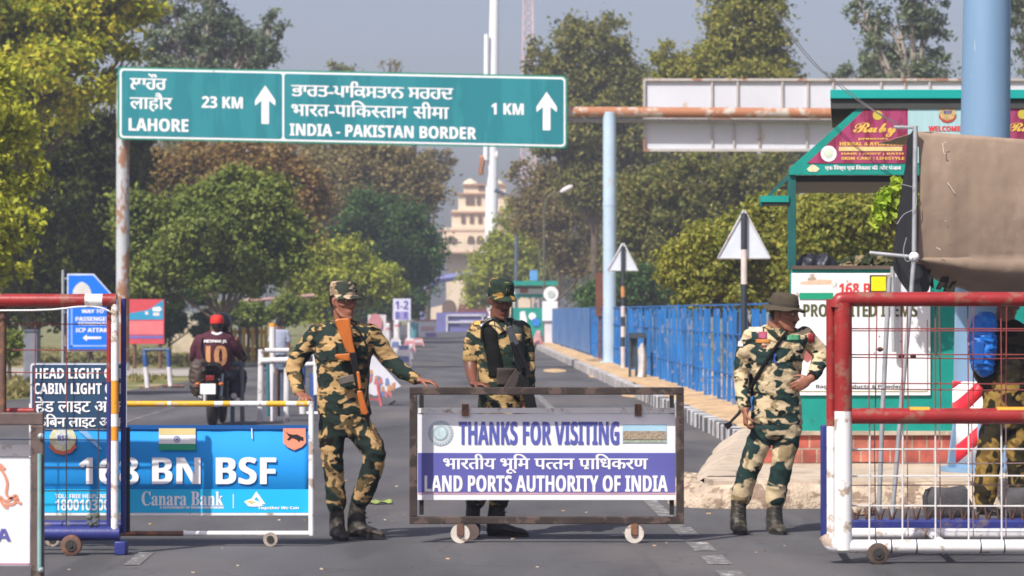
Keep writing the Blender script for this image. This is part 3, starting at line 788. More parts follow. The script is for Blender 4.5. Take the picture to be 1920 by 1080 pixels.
m_bl1 = M("sky_blue_banner", (.003, .25, .64, 1), .75, .12, 1.3, bump=.1)
m_bl2 = M("lighter_blue_strip", (.008, .42, .72, 1), .5, .05, 2, bump=.05)
m_bl3 = M("deep_blue_hem", (.004, .085, .30, 1), .5, .1, 2, bump=.05)
def bn(x0, y0, x1, y1, Y, dy, amp=.004):
    return MB().grid(lambda u, v: (X(x0 + (x1 - x0) * u, Y), Y + dy + amp * noise.noise(Vector((u * (x1 - x0) / 40, 0, 2))), Z(y1 + (y0 - y1) * v, Y)), max(4, int((x1 - x0) / 12)), 2)
ban = bn(70, 798, 581, 966, Yn, 0).build("banner", m_bl1, gb, solid=.002)
FR = Yn - .009
plate(ban, "top_hem", rect(70, 797, 580, 805), FR, .003, m_bl3)
plate(ban, "lower_strip", rect(71, 917, 580, 961), FR, .003, m_bl2)
plate(ban, "white_hem", rect(71, 961.5, 580, 966), FR, .003, m_white)
FL = FR - .003
letters(ban, "lettering", "168 BN BSF", (148, 857, 518, 908), FL, m_letter, 4.2)
fg = plate(ban, "flag_saffron", rect(298, 803, 367, 815), FL, .001, M("faded_saffron", (.68, .55, .25, 1), .6, .06, bump=0))
plate(ban, "flag_white", rect(298, 815.3, 367, 832), FL, .001, m_letter)
plate(ban, "flag_green", rect(298, 832.3, 367, 844), FL, .001, M("flag_green", (.02, .30, .16, 1), .6, .06, bump=0))
b = MB()
for k in range(20):
    a0, a1 = 2 * math.pi * k / 20, 2 * math.pi * (k + 1) / 20
    b.pprism([(332 + r * math.cos(a), 823.5 + r * math.sin(a)) for r, a in ((5, a0), (5, a1), (6.3, a1), (6.3, a0))], FL - .001, .001)
for k in range(6):
    a = math.pi * k / 6; b.pprism([(332 + 5 * math.cos(a) - .3 * math.sin(a), 823.5 + 5 * math.sin(a) + .3 * math.cos(a)), (332 + 5 * math.cos(a) + .3 * math.sin(a), 823.5 + 5 * math.sin(a) - .3 * math.cos(a)),
              (332 - 5 * math.cos(a) + .3 * math.sin(a), 823.5 - 5 * math.sin(a) - .3 * math.cos(a)), (332 - 5 * math.cos(a) - .3 * math.sin(a), 823.5 - 5 * math.sin(a) + .3 * math.cos(a))], FL - .0012 - .0001 * k, .001)
b.build("flag_wheel", M("chakra_blue", (.10, .12, .35, 1), .6, bump=0), ban, smooth=False)
sh = plate(ban, "shield", [(531, 803), (573, 803), (574, 830), (566, 838), (552, 844), (539, 838), (531, 830)], FL, .001, M("salmon_shield", (.80, .26, .16, 1), .6, .05, bump=0))
MB().pprism([(535, 808), (541, 813), (549, 815), (557, 814), (564, 818), (569, 820), (569, 827), (563, 825), (561, 829), (556, 824), (548, 821), (541, 826), (538, 824), (543, 819), (540, 816)], FL - .002, .001).build("leaping_cat", m_black, sh, smooth=False)
cr = plate(ban, "crest", circ(118, 823, 25), FL, .001, M("crest_gold", (.62, .60, .38, 1), .6, .25, 30, bump=0))
MB().pprism(circ(118, 820, 15), FL - .0015, .001).build("crest_centre", M("crest_pale", (.62, .66, .62, 1), .6, .2, 40, bump=0), cr, smooth=False)
MB().pprism([(96, 832), (104, 842), (118, 846), (132, 842), (140, 832), (144, 838), (134, 849), (118, 853), (102, 849), (92, 838)], FL - .0015, .001).build("crest_ribbon", M("crest_red", (.62, .14, .07, 1), .6, .1, bump=0), cr, smooth=False)
letters(cr, "lettering", "BSF", (108, 816, 128, 826), FL - .003, m_purple, .5)
plate(ban, "printed_ray", [(148, 808), (163, 808), (192, 842), (186, 842)], FL, .001, M("pale_blue_ray", (.25, .48, .78, 1), .6, bump=0))
letters(ban, "lettering", "Canara Bank", (266, 921, 419, 948), FL, m_letter, .9, style=1)
lines(ban, "lettering", [("A GOVERNMENT OF INDIA UNDERTAKING", (300, 949, 420, 953.5)), ("Together We Can", (484, 949, 560, 956)), ("TOLL FREE HELPLINE", (104, 926, 200, 934))], FL, m_letter, .25)
letters(ban, "lettering", "180010300", (104, 936, 206, 957), FL, m_letter, 1.0)
plate(ban, "divider", rect(437, 926, 438.5, 953), FL, .001, m_letter)
b = MB()
b.pprism([(481, 921), (498, 945), (491, 945), (481, 931), (472, 945), (465, 945)], FL, .001).pprism([(458, 940), (470, 935), (486, 940), (494, 948), (476, 950), (466, 949)], FL - .0013, .001)
b.build("bank_emblem", m_letter, ban, smooth=False)
MB().pprism([(462, 940), (470, 938), (480, 941), (472, 944)], FL - .003, .001).build("emblem_accent", M("pale_yellow", (.65, .62, .25, 1), .6, bump=0), ban, smooth=False)
plate(ban, "scuff", [(471, 803), (473, 803), (474, 822), (472, 822)], FL, .001, m_letter)

# ---------------------------------------------------------------- sign gantry far down the road
Yt = 72.0
roll = math.radians(1.2)
ga = thing("sign_gantry", "weathered steel gantry spanning the road on two pale blue posts", "gantry", (X(686, Yt), Yt, 0))
m_gpost = M("weathered_pale_post", (.42, .44, .45, 1), .6, .18, 1.6, wear=(.27, .13, .06, 1), wear_amt=.42, wear_scale=2.4, stretch=(1, 1, .45))
m_gpost2 = M("pale_blue_post", (.40, .52, .62, 1), .55, .1, 1.2, wear=(.45, .42, .36, 1), wear_amt=.22, wear_scale=2)
m_gbeam = M("rusty_beam", (.46, .40, .34, 1), .7, .2, 2, wear=(.36, .15, .07, 1), wear_amt=.62, wear_scale=1.8)
MB().tube([(X(230, Yt), Yt, -.02), (X(230, Yt), Yt, Z(150, Yt))], .165, 18).build("post", m_gpost, ga)
MB().tube([(X(230, Yt), Yt, .2), (X(230, Yt), Yt, Z(555, Yt))], .17, 18).build("rusted_sleeve", M("rusty_sleeve", (.40, .36, .32, 1), .8, .25, 2, wear=(.30, .12, .05, 1), wear_amt=.7, wear_scale=2.5), ga)
MB().tube([(X(1143, Yt), Yt, .1), (X(1143, Yt), Yt, Z(210, Yt))], .168, 18).tube([(X(1143, Yt), Yt, Z(386, Yt)), (X(1143, Yt), Yt, Z(380, Yt))], .176, 18).build("post", m_gpost2, ga)
MB().box(X(1125, Yt), X(1161, Yt), Yt - .3, Yt + .3, .1, .22).build("base_plate", m_gpost2, ga)
MB().tube([(X(222, Yt), Yt + .02, Z(205, Yt)), (X(1700, Yt), Yt + .02, Z(213, Yt))], .135, 16).build("beam", m_gbeam, ga)
MB().tube([(X(222, Yt), Yt + .3, Z(222, Yt)), (X(1700, Yt), Yt + .3, Z(226, Yt))], .05, 10).build("stay_tube", m_steel, ga)

Yv = Yt - .32
sl = math.tan(roll)
def tl(px): return (px - 222) * sl * .965
ds = thing("road_sign", "large teal direction sign naming Lahore and the border, up on the gantry", "sign", P(642, 270, Yv))
m_sign = M("teal_sign_face", (.001, .175, .21, 1), .7, .10, .35, bump=0, wear=(.008, .21, .24, 1), wear_amt=.5, wear_scale=.8, stretch=(2.5, 1, .4))
def q(x0, y0, x1, y1): return [(x0, y0 + tl(x0)), (x1, y0 + tl(x1)), (x1, y1 + tl(x1)), (x0, y1 + tl(x0))]
def rr(x0, y0, x1, y1, r): return [(a, b_ + tl(a)) for a, b_ in rrect(x0, y0, x1, y1, r)]
plate(ds, "backing", rr(220, 125, 1063, 261, 8), Yv + .02, .03, M("green_sign_edge", (.008, .24, .17, 1), .45, .08, bump=0))
plate(ds, "border", rr(224, 128, 1060, 258, 7), Yv, .004, m_letter)
for a, c in ((227.5, 529), (532.5, 1057)):
    plate(ds, "face", rr(a, 131.5, c, 254.5, 5), Yv - .004, .004, m_sign)
YL = Yv - .009
def st(segs, x0, y0, x1, y1, bold): return letters(ds, "lettering", segs, (x0, y0, x1, y1), YL, m_letter, bold, roll)
st("ਲਾਹੌਰ", 243, 137, 312, 167, 1.0); st("लाहौर", 243, 173, 323, 208, .8); st("LAHORE", 241, 221, 353, 245, 1.6)
st("23 KM", 378, 180, 455, 202, 1.5)
st("ਭਾਰਤ-ਪਾਿਕਸਤਾਨ ਸਰਹਦ", 546, 150, 850, 180, 1.0)
st(["भारत-पािक", ("स", .66), "तान", .32, "सीमा"], 546, 186, 842, 217, .8)
st("INDIA - PAKISTAN BORDER", 543, 231, 893, 254, 1.6)
st("1 KM", 921, 193, 982, 214, 1.5)
for cx, cy in ((497, 160), (1025, 172)):
    plate(ds, "arrow", [(cx, cy), (cx + 19, cy + 28), (cx + 19, cy + 38), (cx + 7, cy + 28), (cx + 7, cy + 72), (cx - 7, cy + 72), (cx - 7, cy + 28), (cx - 19, cy + 38), (cx - 19, cy + 28)], YL, .003, m_letter)
b = MB()
for px in (300, 640, 980): b.bar(P(px, 150 + tl(px), Yv + .07), P(px, 262 + tl(px), Yv + .07), .06, .06)
b.build("mounting_rib", m_steel, ds, smooth=False)
plate(ds, "seam", [(400, 128 + tl(400)), (401.3, 128 + tl(401)), (401.3, 180), (400, 180)], YL + .0025, .001, M("seam_grey", (.01, .16, .17, 1), .5, bump=0))

Yh = Yt + .42
hb = thing("road_sign", "back of a large white panelled sign fixed to the gantry beam", "sign", P(1560, 282, Yh))
m_hb = M("white_sign_back", (.56, .58, .62, 1), .55, .07, .6, wear=(.50, .43, .36, 1), wear_amt=.2, wear_scale=1.5)
m_hf = M("grimy_sign_frame", (.44, .41, .38, 1), .6, .2, 2, wear=(.28, .14, .08, 1), wear_amt=.35, wear_scale=2)
plate(hb, "panel", rect(1207, 149, 2080, 282), Yh, .03, m_hb)
b = MB()
for y0, y1 in ((147, 151.5), (221, 229), (279, 284)): b.pprism(rect(1206, y0, 2080, y1), Yh - .06, .08)
b.pprism(rect(1206, 147, 1210, 283), Yh - .058, .08)
b.build("frame", m_hf, hb, smooth=False)
for k, px in enumerate((1335, 1383, 1467, 1515, 1562, 1652, 1697, 1743, 1840, 1930)):
    MB().pprism(rect(px - 1.8, 150, px + 1.8, 205), Yh - .05, .06).build("rib", m_hf, hb, smooth=False)
for k, px in enumerate((1335, 1376, 1424, 1513, 1600, 1700, 1800, 1900)):
    MB().pprism(rect(px - 1.5, 228, px + 1.5, 281), Yh - .05, .06).build("rib", m_hf, hb, smooth=False)

# ---------------------------------------------------------------- triangular warning signs seen from the back
def warn(label, cx, ytop, ybot, half, Y, zbase, pole_top_dark, seed):
    t = thing("warning_sign", label, "sign", (X(cx, Y), Y, zbase), "backs of triangular warning signs")
    m_tb = M("pale_grey_sign_back", (.58, .63, .69, 1), .5, .1, 2, bump=.03)
    r = (ybot - ytop) * .05
    plate(t, "plate", [(cx - half, ybot), (cx - half + 2, ybot + r), (cx + half - 2, ybot + r), (cx + half, ybot), (cx + 2.5, ytop), (cx - 2.5, ytop)], Y, .012, m_tb)
    b = MB(); e = half * .07
    pts = [P(cx - half, ybot + r * .5, Y - .012), P(cx + half, ybot + r * .5, Y - .012), P(cx, ytop + 1, Y - .012)]
    for i in range(3): b.bar(pts[i], pts[(i + 1) % 3], .022 * Y / 40 , .012)
    b.build("rim", m_hf, t, smooth=False)
    w = .045 * Y / 40 if seed == 0 else .05
    cuts = pole_top_dark + [(HOR + (EYE - zbase) * F / Y)]
    mats = [M("black_pole", (.03, .035, .045, 1), .6, .2), M("pinkish_white_pole", (.58, .50, .46, 1), .6, .12)]
    for i in range(len(cuts) - 1):
        MB().tube([P(cx, cuts[i], Y - .04 - .0005 * i), P(cx, cuts[i + 1], Y - .04 - .0005 * i)], w, 10).build("pole_band", mats[i % 2] if seed == 0 else [mats[0], M("orange_pole", (.50, .22, .07, 1), .6), mats[0], mats[1], mats[0], mats[1], mats[0], mats[1]][i], t)
warn("larger triangular sign back on black and white pole above the blue railing", 1395, 394, 482, 50, 38, .17, [400, 468, 533], 0)
warn("smaller triangular sign back on banded pole just right of gantry post", 1168, 456, 506, 29, 66, .17, [462, 537, 557, 574, 594, 612, 632, 650], 1)
# ---------------------------------------------------------------- police kiosk on the pavement
Yk = 24.3
ks = thing("guard_kiosk", "teal open-fronted police kiosk with white prohibited items board on brick base", "kiosk", (X(1900, Yk), Yk, .2))
XK = X(2330, Yk)
def plan(px, a, b): return [(X(px, Yk), Yk + a), (XK, Yk + a), (XK + .2, Yk + b), (X(px + 4, Yk + b), Yk + b)]   # floor plan, turned a little off the road line
def kb_(x0, x1, z0, z1, y0=None, y1=None): return (X(x0, Yk), x1 if isinstance(x1, float) else X(x1, Yk), y0 if y0 else Yk, y1 if y1 else Yk + .08, Z(z1, Yk), Z(z0, Yk))
def brick_mat():
    m = bpy.data.materials.new("brick"); m.use_nodes = True
    N = m.node_tree.nodes; L = m.node_tree.links; b = N["Principled BSDF"]; b.inputs["Roughness"].default_value = .9
    tc = N.new("ShaderNodeTexCoord"); sep = N.new("ShaderNodeSeparateXYZ"); cb = N.new("ShaderNodeCombineXYZ")
    L.new(tc.outputs["Object"], sep.inputs[0]); L.new(sep.outputs["X"], cb.inputs[0]); L.new(sep.outputs["Z"], cb.inputs[1])
    br = N.new("ShaderNodeTexBrick"); br.inputs["Scale"].default_value = 1.0
    br.inputs["Color1"].default_value = (.42, .10, .075, 1); br.inputs["Color2"].default_value = (.52, .22, .14, 1); br.inputs["Mortar"].default_value = (.42, .33, .25, 1)
    br.inputs["Mortar Size"].default_value = .007; br.inputs["Brick Width"].default_value = .125; br.inputs["Row Height"].default_value = .125; br.inputs["Bias"].default_value = -.3
    L.new(cb.outputs[0], br.inputs["Vector"])
    n = N.new("ShaderNodeTexNoise"); n.inputs["Scale"].default_value = 9; n.inputs["Detail"].default_value = 6; L.new(tc.outputs["Object"], n.inputs["Vector"])
    r = N.new("ShaderNodeValToRGB"); r.color_ramp.elements[0].position = .35; r.color_ramp.elements[0].color = (.6, .6, .6, 1); r.color_ramp.elements[1].position = .7; r.color_ramp.elements[1].color = (1.15, 1.1, 1.05, 1)
    L.new(n.outputs["Fac"], r.inputs[0])
    mx = N.new("ShaderNodeMixRGB"); mx.blend_type = 'MULTIPLY'; mx.inputs[0].default_value = 1; L.new(br.outputs["Color"], mx.inputs[1]); L.new(r.outputs[0], mx.inputs[2]); L.new(mx.outputs[0], b.inputs["Base Color"])
    bp = N.new("ShaderNodeBump"); bp.inputs["Strength"].default_value = .6; bp.inputs["Distance"].default_value = .02
    L.new(br.outputs["Fac"], bp.inputs["Height"]); bp.invert = True; L.new(bp.outputs[0], b.inputs["Normal"])
    return m
MB().box(X(1425, Yk), XK, Yk - .06, Yk + .5, .2, Z(815, Yk)).build("brick_plinth", brick_mat(), ks, smooth=False, bevel=.01)
MB().box(X(1425, Yk), XK, Yk - .09, Yk + .52, Z(815, Yk), Z(808, Yk)).build("plinth_cap", m_concrete, ks, smooth=False)
MB().box(X(1483, Yk), XK, Yk, Yk + .10, Z(808, Yk), Z(505, Yk)).build("wall", m_teal, ks, smooth=False)
MB().box(X(1484, Yk), XK, Yk - .03, Yk + .35, Z(505, Yk), Z(498, Yk)).build("counter", M("dark_brown_counter", (.10, .07, .055, 1), .7), ks, smooth=False)
MB().box(X(1478, Yk), X(1493, Yk), Yk + .0, Yk + .07, Z(505, Yk), Z(322, Yk)).build("corner_post", m_teal_dark, ks, smooth=False, bevel=.004)
MB().box(X(1484, Yk + 2.2), X(1490, Yk + 2.2), Yk + 2.2, Yk + 2.24, .3, Z(335, Yk)).build("back_post", m_teal_dark, ks, smooth=False)
MB().box(XK - .1, XK, Yk + 2.2, Yk + 2.27, .3, Z(330, Yk)).build("back_post", m_teal_dark, ks, smooth=False)
MB().box(XK - .08, XK, Yk, Yk + .07, Z(505, Yk), Z(322, Yk)).build("corner_post", m_teal_dark, ks, smooth=False)
MB().vprism(plan(1555, -.08, 2.6), Z(186, Yk), Z(169, Yk)).build("roof", M("bright_teal_roof", (.008, .33, .29, 1), .4, .08, 1.5), ks, smooth=False, bevel=.006)
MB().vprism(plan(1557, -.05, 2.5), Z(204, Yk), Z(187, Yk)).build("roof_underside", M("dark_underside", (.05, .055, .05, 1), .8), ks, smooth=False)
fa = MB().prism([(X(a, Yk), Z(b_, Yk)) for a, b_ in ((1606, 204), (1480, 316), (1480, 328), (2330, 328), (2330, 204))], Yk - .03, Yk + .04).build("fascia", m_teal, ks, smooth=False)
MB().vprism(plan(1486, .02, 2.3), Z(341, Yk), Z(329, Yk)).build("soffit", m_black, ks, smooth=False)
yf = Yk - .034
m_maroon = M("maroon_poster", (.22, .022, .06, 1), .45, .2, 3, bump=0, wear=(.34, .05, .13, 1), wear_amt=.5, wear_scale=2.2, stretch=(3, 1, .6))
plate(fa, "poster", [(1622, 204.5), (1513, 306), (1702, 306), (1702, 204.5)], yf, .004, m_maroon)
plate(fa, "poster", [(1890, 188), (1890, 306), (2090, 306), (2090, 188)], yf - .001, .004, m_maroon)
plate(fa, "poster", [(1702.5, 187), (1702.5, 306), (1889, 306), (1889, 187)], yf - .001, .004, M("pale_aqua_poster", (.36, .55, .56, 1), .5, .08, 4, bump=0, stretch=(6, 1, .4)))
m_gold = M("gold_print", (.72, .45, .09, 1), .5, .1, bump=0); m_sun = M("olive_gold_disc", (.50, .40, .05, 1), .5, .1, bump=0)
yp = yf - .0045
letters(fa, "lettering", "Ruby", (1600, 230, 1682, 257), yp, m_gold, 2.6, style=2)
plate(fa, "sun_disc", circ(1646, 216, 9), yp, .002, m_sun)
lines(fa, "lettering", [("presents", (1610, 258, 1665, 263)), ("HERBAL & AYURVEDIC", (1575, 266, 1694, 273)), ("HAIR | BODY | BATH", (1578, 286, 1694, 291)), ("SKIN CARE | LIFESTYLE", (1578, 294, 1696, 301)), ("Since 1987", (1625, 196, 1680, 200))], yp, m_gold, .35)
plate(fa, "pale_strip", rect(1573, 275, 1692, 283), yp, .002, M("pale_gold_strip", (.66, .52, .22, 1), .5, .12, 20, bump=0))
plate(fa, "white_disc", circ(1554, 288, 15), yp, .002, m_panel_white)
plate(fa, "disc_print", circ(1554, 288, 9), yp - .0012, .002, M("disc_print", (.58, .66, .50, 1), .5, .2, 40, bump=0))
plate(fa, "lotus", [(1513, 317), (1519, 311), (1524, 308), (1530, 311), (1537, 316), (1532, 322), (1518, 322)], yf, .003, M("lotus_cream", (.72, .62, .38, 1), .5, .2, 40, bump=0))
letters(fa, "lettering", "एक िवश्व एक िवकास की ओर पंजाब", (1547, 309, 1690, 321), yf, m_letter, .4)
letters(fa, "lettering", "Ruby", (1890, 230, 1965, 254), yp - .001, m_gold, 2.6, style=2)
plate(fa, "sun_disc", circ(1918, 214, 9), yp - .001, .002, m_sun)
ce = plate(fa, "crest", circ(1777, 212, 15, ry=17), yp - .001, .002, M("crest_ochre", (.50, .36, .16, 1), .5, .3, 25, bump=0))
plate(ce, "crest_ribbon", [(1761, 212), (1766, 222), (1777, 226), (1788, 222), (1793, 212), (1793, 220), (1786, 228), (1777, 230), (1768, 228), (1761, 220)], yp - .003, .001, M("crest_red2", (.42, .06, .04, 1), .5, bump=0))
letters(ce, "lettering", "BSF", (1770, 207, 1785, 213), yp - .004, m_purple, .4)
letters(fa, "lettering", "WELCOME", (1741, 236, 1801, 246), yp - .001, M("red_lettering", (.62, .05, .05, 1), .5, .05, bump=0), 1.4)
b = MB()
b.bar((X(1425, Yk), Yk + .03, Z(385, Yk)), (X(1487, Yk), Yk + .03, Z(322, Yk)), .028, .03)
b.build("slanting_strut", m_teal_dark, ks, smooth=False)
MB().box(X(1427, Yk), X(1479, Yk), Yk - .02, Yk + .2, Z(379, Yk), Z(367, Yk)).build("side_eave", m_teal, ks, smooth=False)
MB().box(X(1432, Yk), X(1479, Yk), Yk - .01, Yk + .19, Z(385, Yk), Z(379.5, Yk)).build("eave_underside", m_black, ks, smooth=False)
# the board
yb_ = Yk - .012
bo = plate(ks, "notice_board", rect(1484, 512, 1744, 741), yb_, .02, m_panel_white)
plate(bo, "header_panel", rect(1485, 514, 1569, 556), yb_ - .012, .004, m_white)
plate(bo, "header_panel", rect(1572, 514, 1672, 556), yb_ - .012, .004, m_white)
plate(bo, "saffron_smear", [(1502, 528), (1540, 524), (1560, 525), (1558, 533), (1520, 534), (1500, 533)], yb_ - .0145, .001, M("saffron_smear", (.66, .46, .32, 1), .6, .12, 20, bump=0))
plate(bo, "green_band", rect(1499, 549, 1562, 561), yb_ - .017, .002, M("flag_green2", (.01, .31, .17, 1), .5, .08, bump=0))
m_redl = MATS["red_lettering"]
letters(bo, "lettering", "168 BN", (1573, 531, 1650, 553), yb_ - .0145, m_redl, 1.4)
letters(bo, "lettering", "PROHIBITED ITEMS", (1506, 570, 1720, 594), yb_ - .0115, M("olive_lettering", (.085, .095, .035, 1), .5, .1, bump=0), 1.8)
m_ol = M("olive_line", (.30, .27, .12, 1), .5, .1, bump=0)
plate(bo, "inner_rule", rect(1738, 600, 1740, 733), yb_ - .0112, .001, m_ol); plate(bo, "inner_rule", rect(1500, 733, 1739, 735), yb_ - .0112, .001, m_ol)
lines(bo, "lettering", [("Bagged Products & Powder", (1530, 721, 1690, 730))], yb_ - .0115, M("grey_print", (.12, .12, .12, 1), .5, bump=0), .3)
b = MB()
for k in range(6): b.pprism(circ(1520 + rng.uniform(0, 190), rng.uniform(630, 700), rng.uniform(1, 2.2), 8), yb_ - .0112, .001)
b.build("stain", M("red_stain", (.40, .12, .10, 1), .7, bump=0), bo, smooth=False)
plate(bo, "picture", [(1507, 655), (1520, 650), (1528, 668), (1514, 680), (1503, 672)], yb_ - .0112, .001, M("red_stain", (.4, .12, .1, 1)))
for x0 in (1746, 1783):
    pass
yq = MB().box(X(1632, Yk), X(1659, Yk), Yk - .09, Yk - .05, Z(546, Yk), Z(519, Yk)).build("yellow_box", M("bright_yellow", (.80, .68, .01, 1), .4, .04, bump=0), ks, smooth=False, bevel=.004)
MB().box(X(1630, Yk), X(1661, Yk), Yk - .05, Yk - .025, Z(551, Yk), Z(516, Yk)).build("box_back", m_black, yq, smooth=False)
MB().tube([P(1674, 500, Yk - .1), P(1676, 660, Yk - .1)], .02, 8).build("board_post", m_steel, ks)

# bundles lying on the counter
def bundle(name, label, cat, px0, px1, ybase, h, Y, mat, seed, frill=0.0):
    x0, x1 = X(px0, Y), X(px1, Y); z0 = Z(ybase, Y); hh = h / F * Y
    def f(u, v):
        a = math.pi * v
        env = math.sin(math.pi * min(max(u, .02), .98)) ** .6 * (.7 + .45 * noise.noise(Vector((u * 3.1, seed, 0))))
        n = 1 + .35 * noise.noise(Vector((u * 6, v * 4, seed))) + frill * noise.noise(Vector((u * 22, v * 13, seed)))
        return (x0 + (x1 - x0) * u, Y - math.cos(a) * .17 * n * env, z0 + math.sin(a) * hh * 1.35 * env * n)
    return prop(MB().grid(f, 40, 16).build(name, mat, None, loc=((x0 + x1) / 2, Y, z0)), label, cat)
bundle("cloth_bundle", "crumpled dark tarpaulin heaped on the kiosk counter beside the corner post", "bundle", 1492, 1572, 498.5, 27, Yk + .16, M("dark_tarpaulin", (.022, .024, .034, 1), .45, .4, 6, bump=.3), 3)
bundle("cloth_bundle", "camouflage netting heaped on the kiosk counter next to the dark tarpaulin", "bundle", 1562, 1682, 498.5, 21, Yk + .16, camo("net_camo", [(.20, .16, .09, 1), (.03, .04, .02, 1), (.10, .09, .04, 1), (.02, .018, .012, 1)], 9, 2.2, 1), 8, .5)

# ---------------------------------------------------------------- tall tapering pole with chevron bands
Yz = 23.1
hm = thing("mast", "thick pale blue tapering mast with red and white bands near its foot", "mast", (X(1818, Yz), Yz, .2))
m_mast = M("pale_blue_mast", (.17, .29, .43, 1), .5, .09, 1.2, wear=(.36, .40, .42, 1), wear_amt=.25, wear_scale=3.0, stretch=(3, 3, .35))
xc = lambda py: X(1851 - (py) * .018, Yz)
MB().tube([(X(1836, Yz), Yz, .2), (X(1840, Yz), Yz, Z(560, Yz)), (X(1848, Yz), Yz, Z(240, Yz)), (X(1851.5, Yz), Yz, Z(0, Yz)), (X(1857, Yz), Yz, Z(-500, Yz)), (X(1864, Yz), Yz, Z(-1100, Yz))], [.222, .212, .200, .191, .17, .14], 32).build("shaft", m_mast, hm)
b = MB()
for a in range(6):
    t = a * math.pi / 3 + .35
    d = Vector((math.cos(t), math.sin(t), 0)); c = Vector((X(1836, Yz), Yz, .2)); n_ = Vector((-d.y, d.x, 0)) * .012
    b.add([c + d * .2 + n_, c + d * .30 + n_, c + d * .22 + Vector((0, 0, .5)) + n_, c + d * .2 - n_, c + d * .30 - n_, c + d * .22 + Vector((0, 0, .5)) - n_], [(0, 1, 2), (5, 4, 3), (0, 3, 4, 1), (1, 4, 5, 2), (2, 5, 3, 0)])
b.build("gusset", m_mast, hm, smooth=False)
MB().tube([(X(1836, Yz), Yz, .201), (X(1836, Yz), Yz, .235)], .32, 24).build("foot_plate", m_mast, hm)
wc = Vector((X(1838, Yz), Yz, 0))
def wrap(z0, z1, slope, R=.228, n=40):
    vs = []; 
    for k in range(n + 1):
        a = math.pi * (1 + k / n); x = math.cos(a) * R
        for z in (z0, z1): vs.append((wc.x + x, Yz + math.sin(a) * R, z + slope * (x + R)))
    return vs, [(2 * k, 2 * k + 2, 2 * k + 3, 2 * k + 1) for k in range(n)]
v, f = wrap(Z(868, Yz), Z(714, Yz), 0, .2262)
MB().add(v, f).build("white_band", m_letter, hm, solid=.003)
b = MB()
for zc in (790, 728):
    v, f = wrap(Z(zc + 0, Yz), Z(zc - 35, Yz), 1.05, .2285)
    v2 = [(x, y, min(max(z, Z(868, Yz)), Z(714, Yz))) for x, y, z in v]; b.add(v2, f)
v, f = wrap(Z(872, Yz), Z(838, Yz), 1.05, .2285); b.add([(x, y, min(max(z, Z(868, Yz)), Z(714, Yz))) for x, y, z in v], f)
b.build("red_band", M("bright_red_band", (.62, .02, .035, 1), .45, .06, bump=0), hm, solid=.002)

# ---------------------------------------------------------------- canvas shelter
Ya = 20.4
tp = thing("tarpaulin_shelter", "brown canvas shelter with black sheet side and torn lower edge, far right", "shelter", (X(2000, Ya), Ya, 0))
m_canvas = M("brown_canvas", (.28, .205, .15, 1), .85, .08, 2.2, bump=.12, wear=(.24, .175, .125, 1), wear_amt=.5, wear_scale=.9)
def cv(u, v):
    px = 1722 + (2260 - 1722) * u
    bot = 497 + 58 * math.sin(min(1, max(0, (px - 1722) / 190)) * 1.57) ** .8 + 2.5 * noise.noise(Vector((px / 17, 0, 1))) + 2.5 * noise.noise(Vector((px / 6, 3, 1))) * max(0, 1 - (px - 1722) / 90)
    top = 246 + 20 * min(1, (px - 1722) / 260)
    crease = 483
    w = .014 * noise.noise(Vector((px / 40, v * 3, 0))) + .006 * noise.noise(Vector((px / 12, v * 12, 5)))
    if v < .7:
        t = v / .7; py = top + (crease - top) * t
        return (X(px, Ya), Ya + w - .05 * math.sin(t * 3.1), Z(py, Ya))
    t = (v - .7) / .3; py = crease + (bot - crease) * t
    return (X(px, Ya), Ya + w - .05 * math.sin(t * 3.14) + .30 * t * t + .02 * t, Z(py, Ya) + .006 * noise.noise(Vector((px / 30, t * 2, 7))))
MB().grid(cv, 90, 40).build("front_sheet", m_canvas, tp, solid=.006)
def rf(u, v):
    px = 1722 + (2260 - 1722) * u
    return (X(px, Ya) , Ya + v * 2.2, Z(246 + 20 * min(1, (px - 1722) / 260), Ya) - .005 + .05 * v + .015 * noise.noise(Vector((u * 8, v * 5, 3))))
MB().grid(rf, 30, 10).build("roof_sheet", m_canvas, tp, solid=.006)
b = MB()
Sd = [(1716, 238), (1702, 262), (1700, 300), (1692, 350), (1683, 410), (1676, 470), (1676, 505), (1690, 530), (1706, 552), (1722, 560), (1740, 545), (1748, 520), (1730, 497), (1724, 480)]
b.add([(X(px, Ya + (.06 if px > 1712 else .35)), Ya + (.06 if px > 1712 else .35), Z(py, Ya + (.06 if px > 1712 else .35))) for px, py in Sd], [tuple(range(len(Sd)))])
b.build("black_side_sheet", m_black, tp, smooth=False, solid=.008)
b = MB()
for k in range(14):
    px = rng.uniform(1722, 1785); py = 500 + (px - 1722) * .6 + rng.uniform(-10, 12)
    b.add([P(px, py, Ya + .1), P(px + rng.uniform(4, 14), py + rng.uniform(-4, 6), Ya + .06), P(px + rng.uniform(0, 12), py + rng.uniform(14, 34), Ya + .12), P(px - rng.uniform(2, 8), py + rng.uniform(8, 20), Ya + .13)], [(0, 1, 2, 3)])
b.build("torn_edge", M("dark_torn_cloth", (.035, .028, .02, 1), .9), tp, smooth=False, solid=.004)
b = MB()
for pts in ([(1768, 268), (1768, 272), (1770, 288)], [(1770, 267), (1774, 266)], [(1769, 287), (1774, 288)], [(1777, 342), (1790, 362)], [(1772, 413), (1774, 415)], [(1756, 464), (1764, 468)]):
    for i in range(len(pts) - 1): b.bar(P(*pts[i], Ya - .075), P(*pts[i + 1], Ya - .075), .006, .004)
b.build("patch_mark", M("cream_mark", (.62, .56, .48, 1), .8, bump=0), tp, smooth=False)
Yo = 20.32
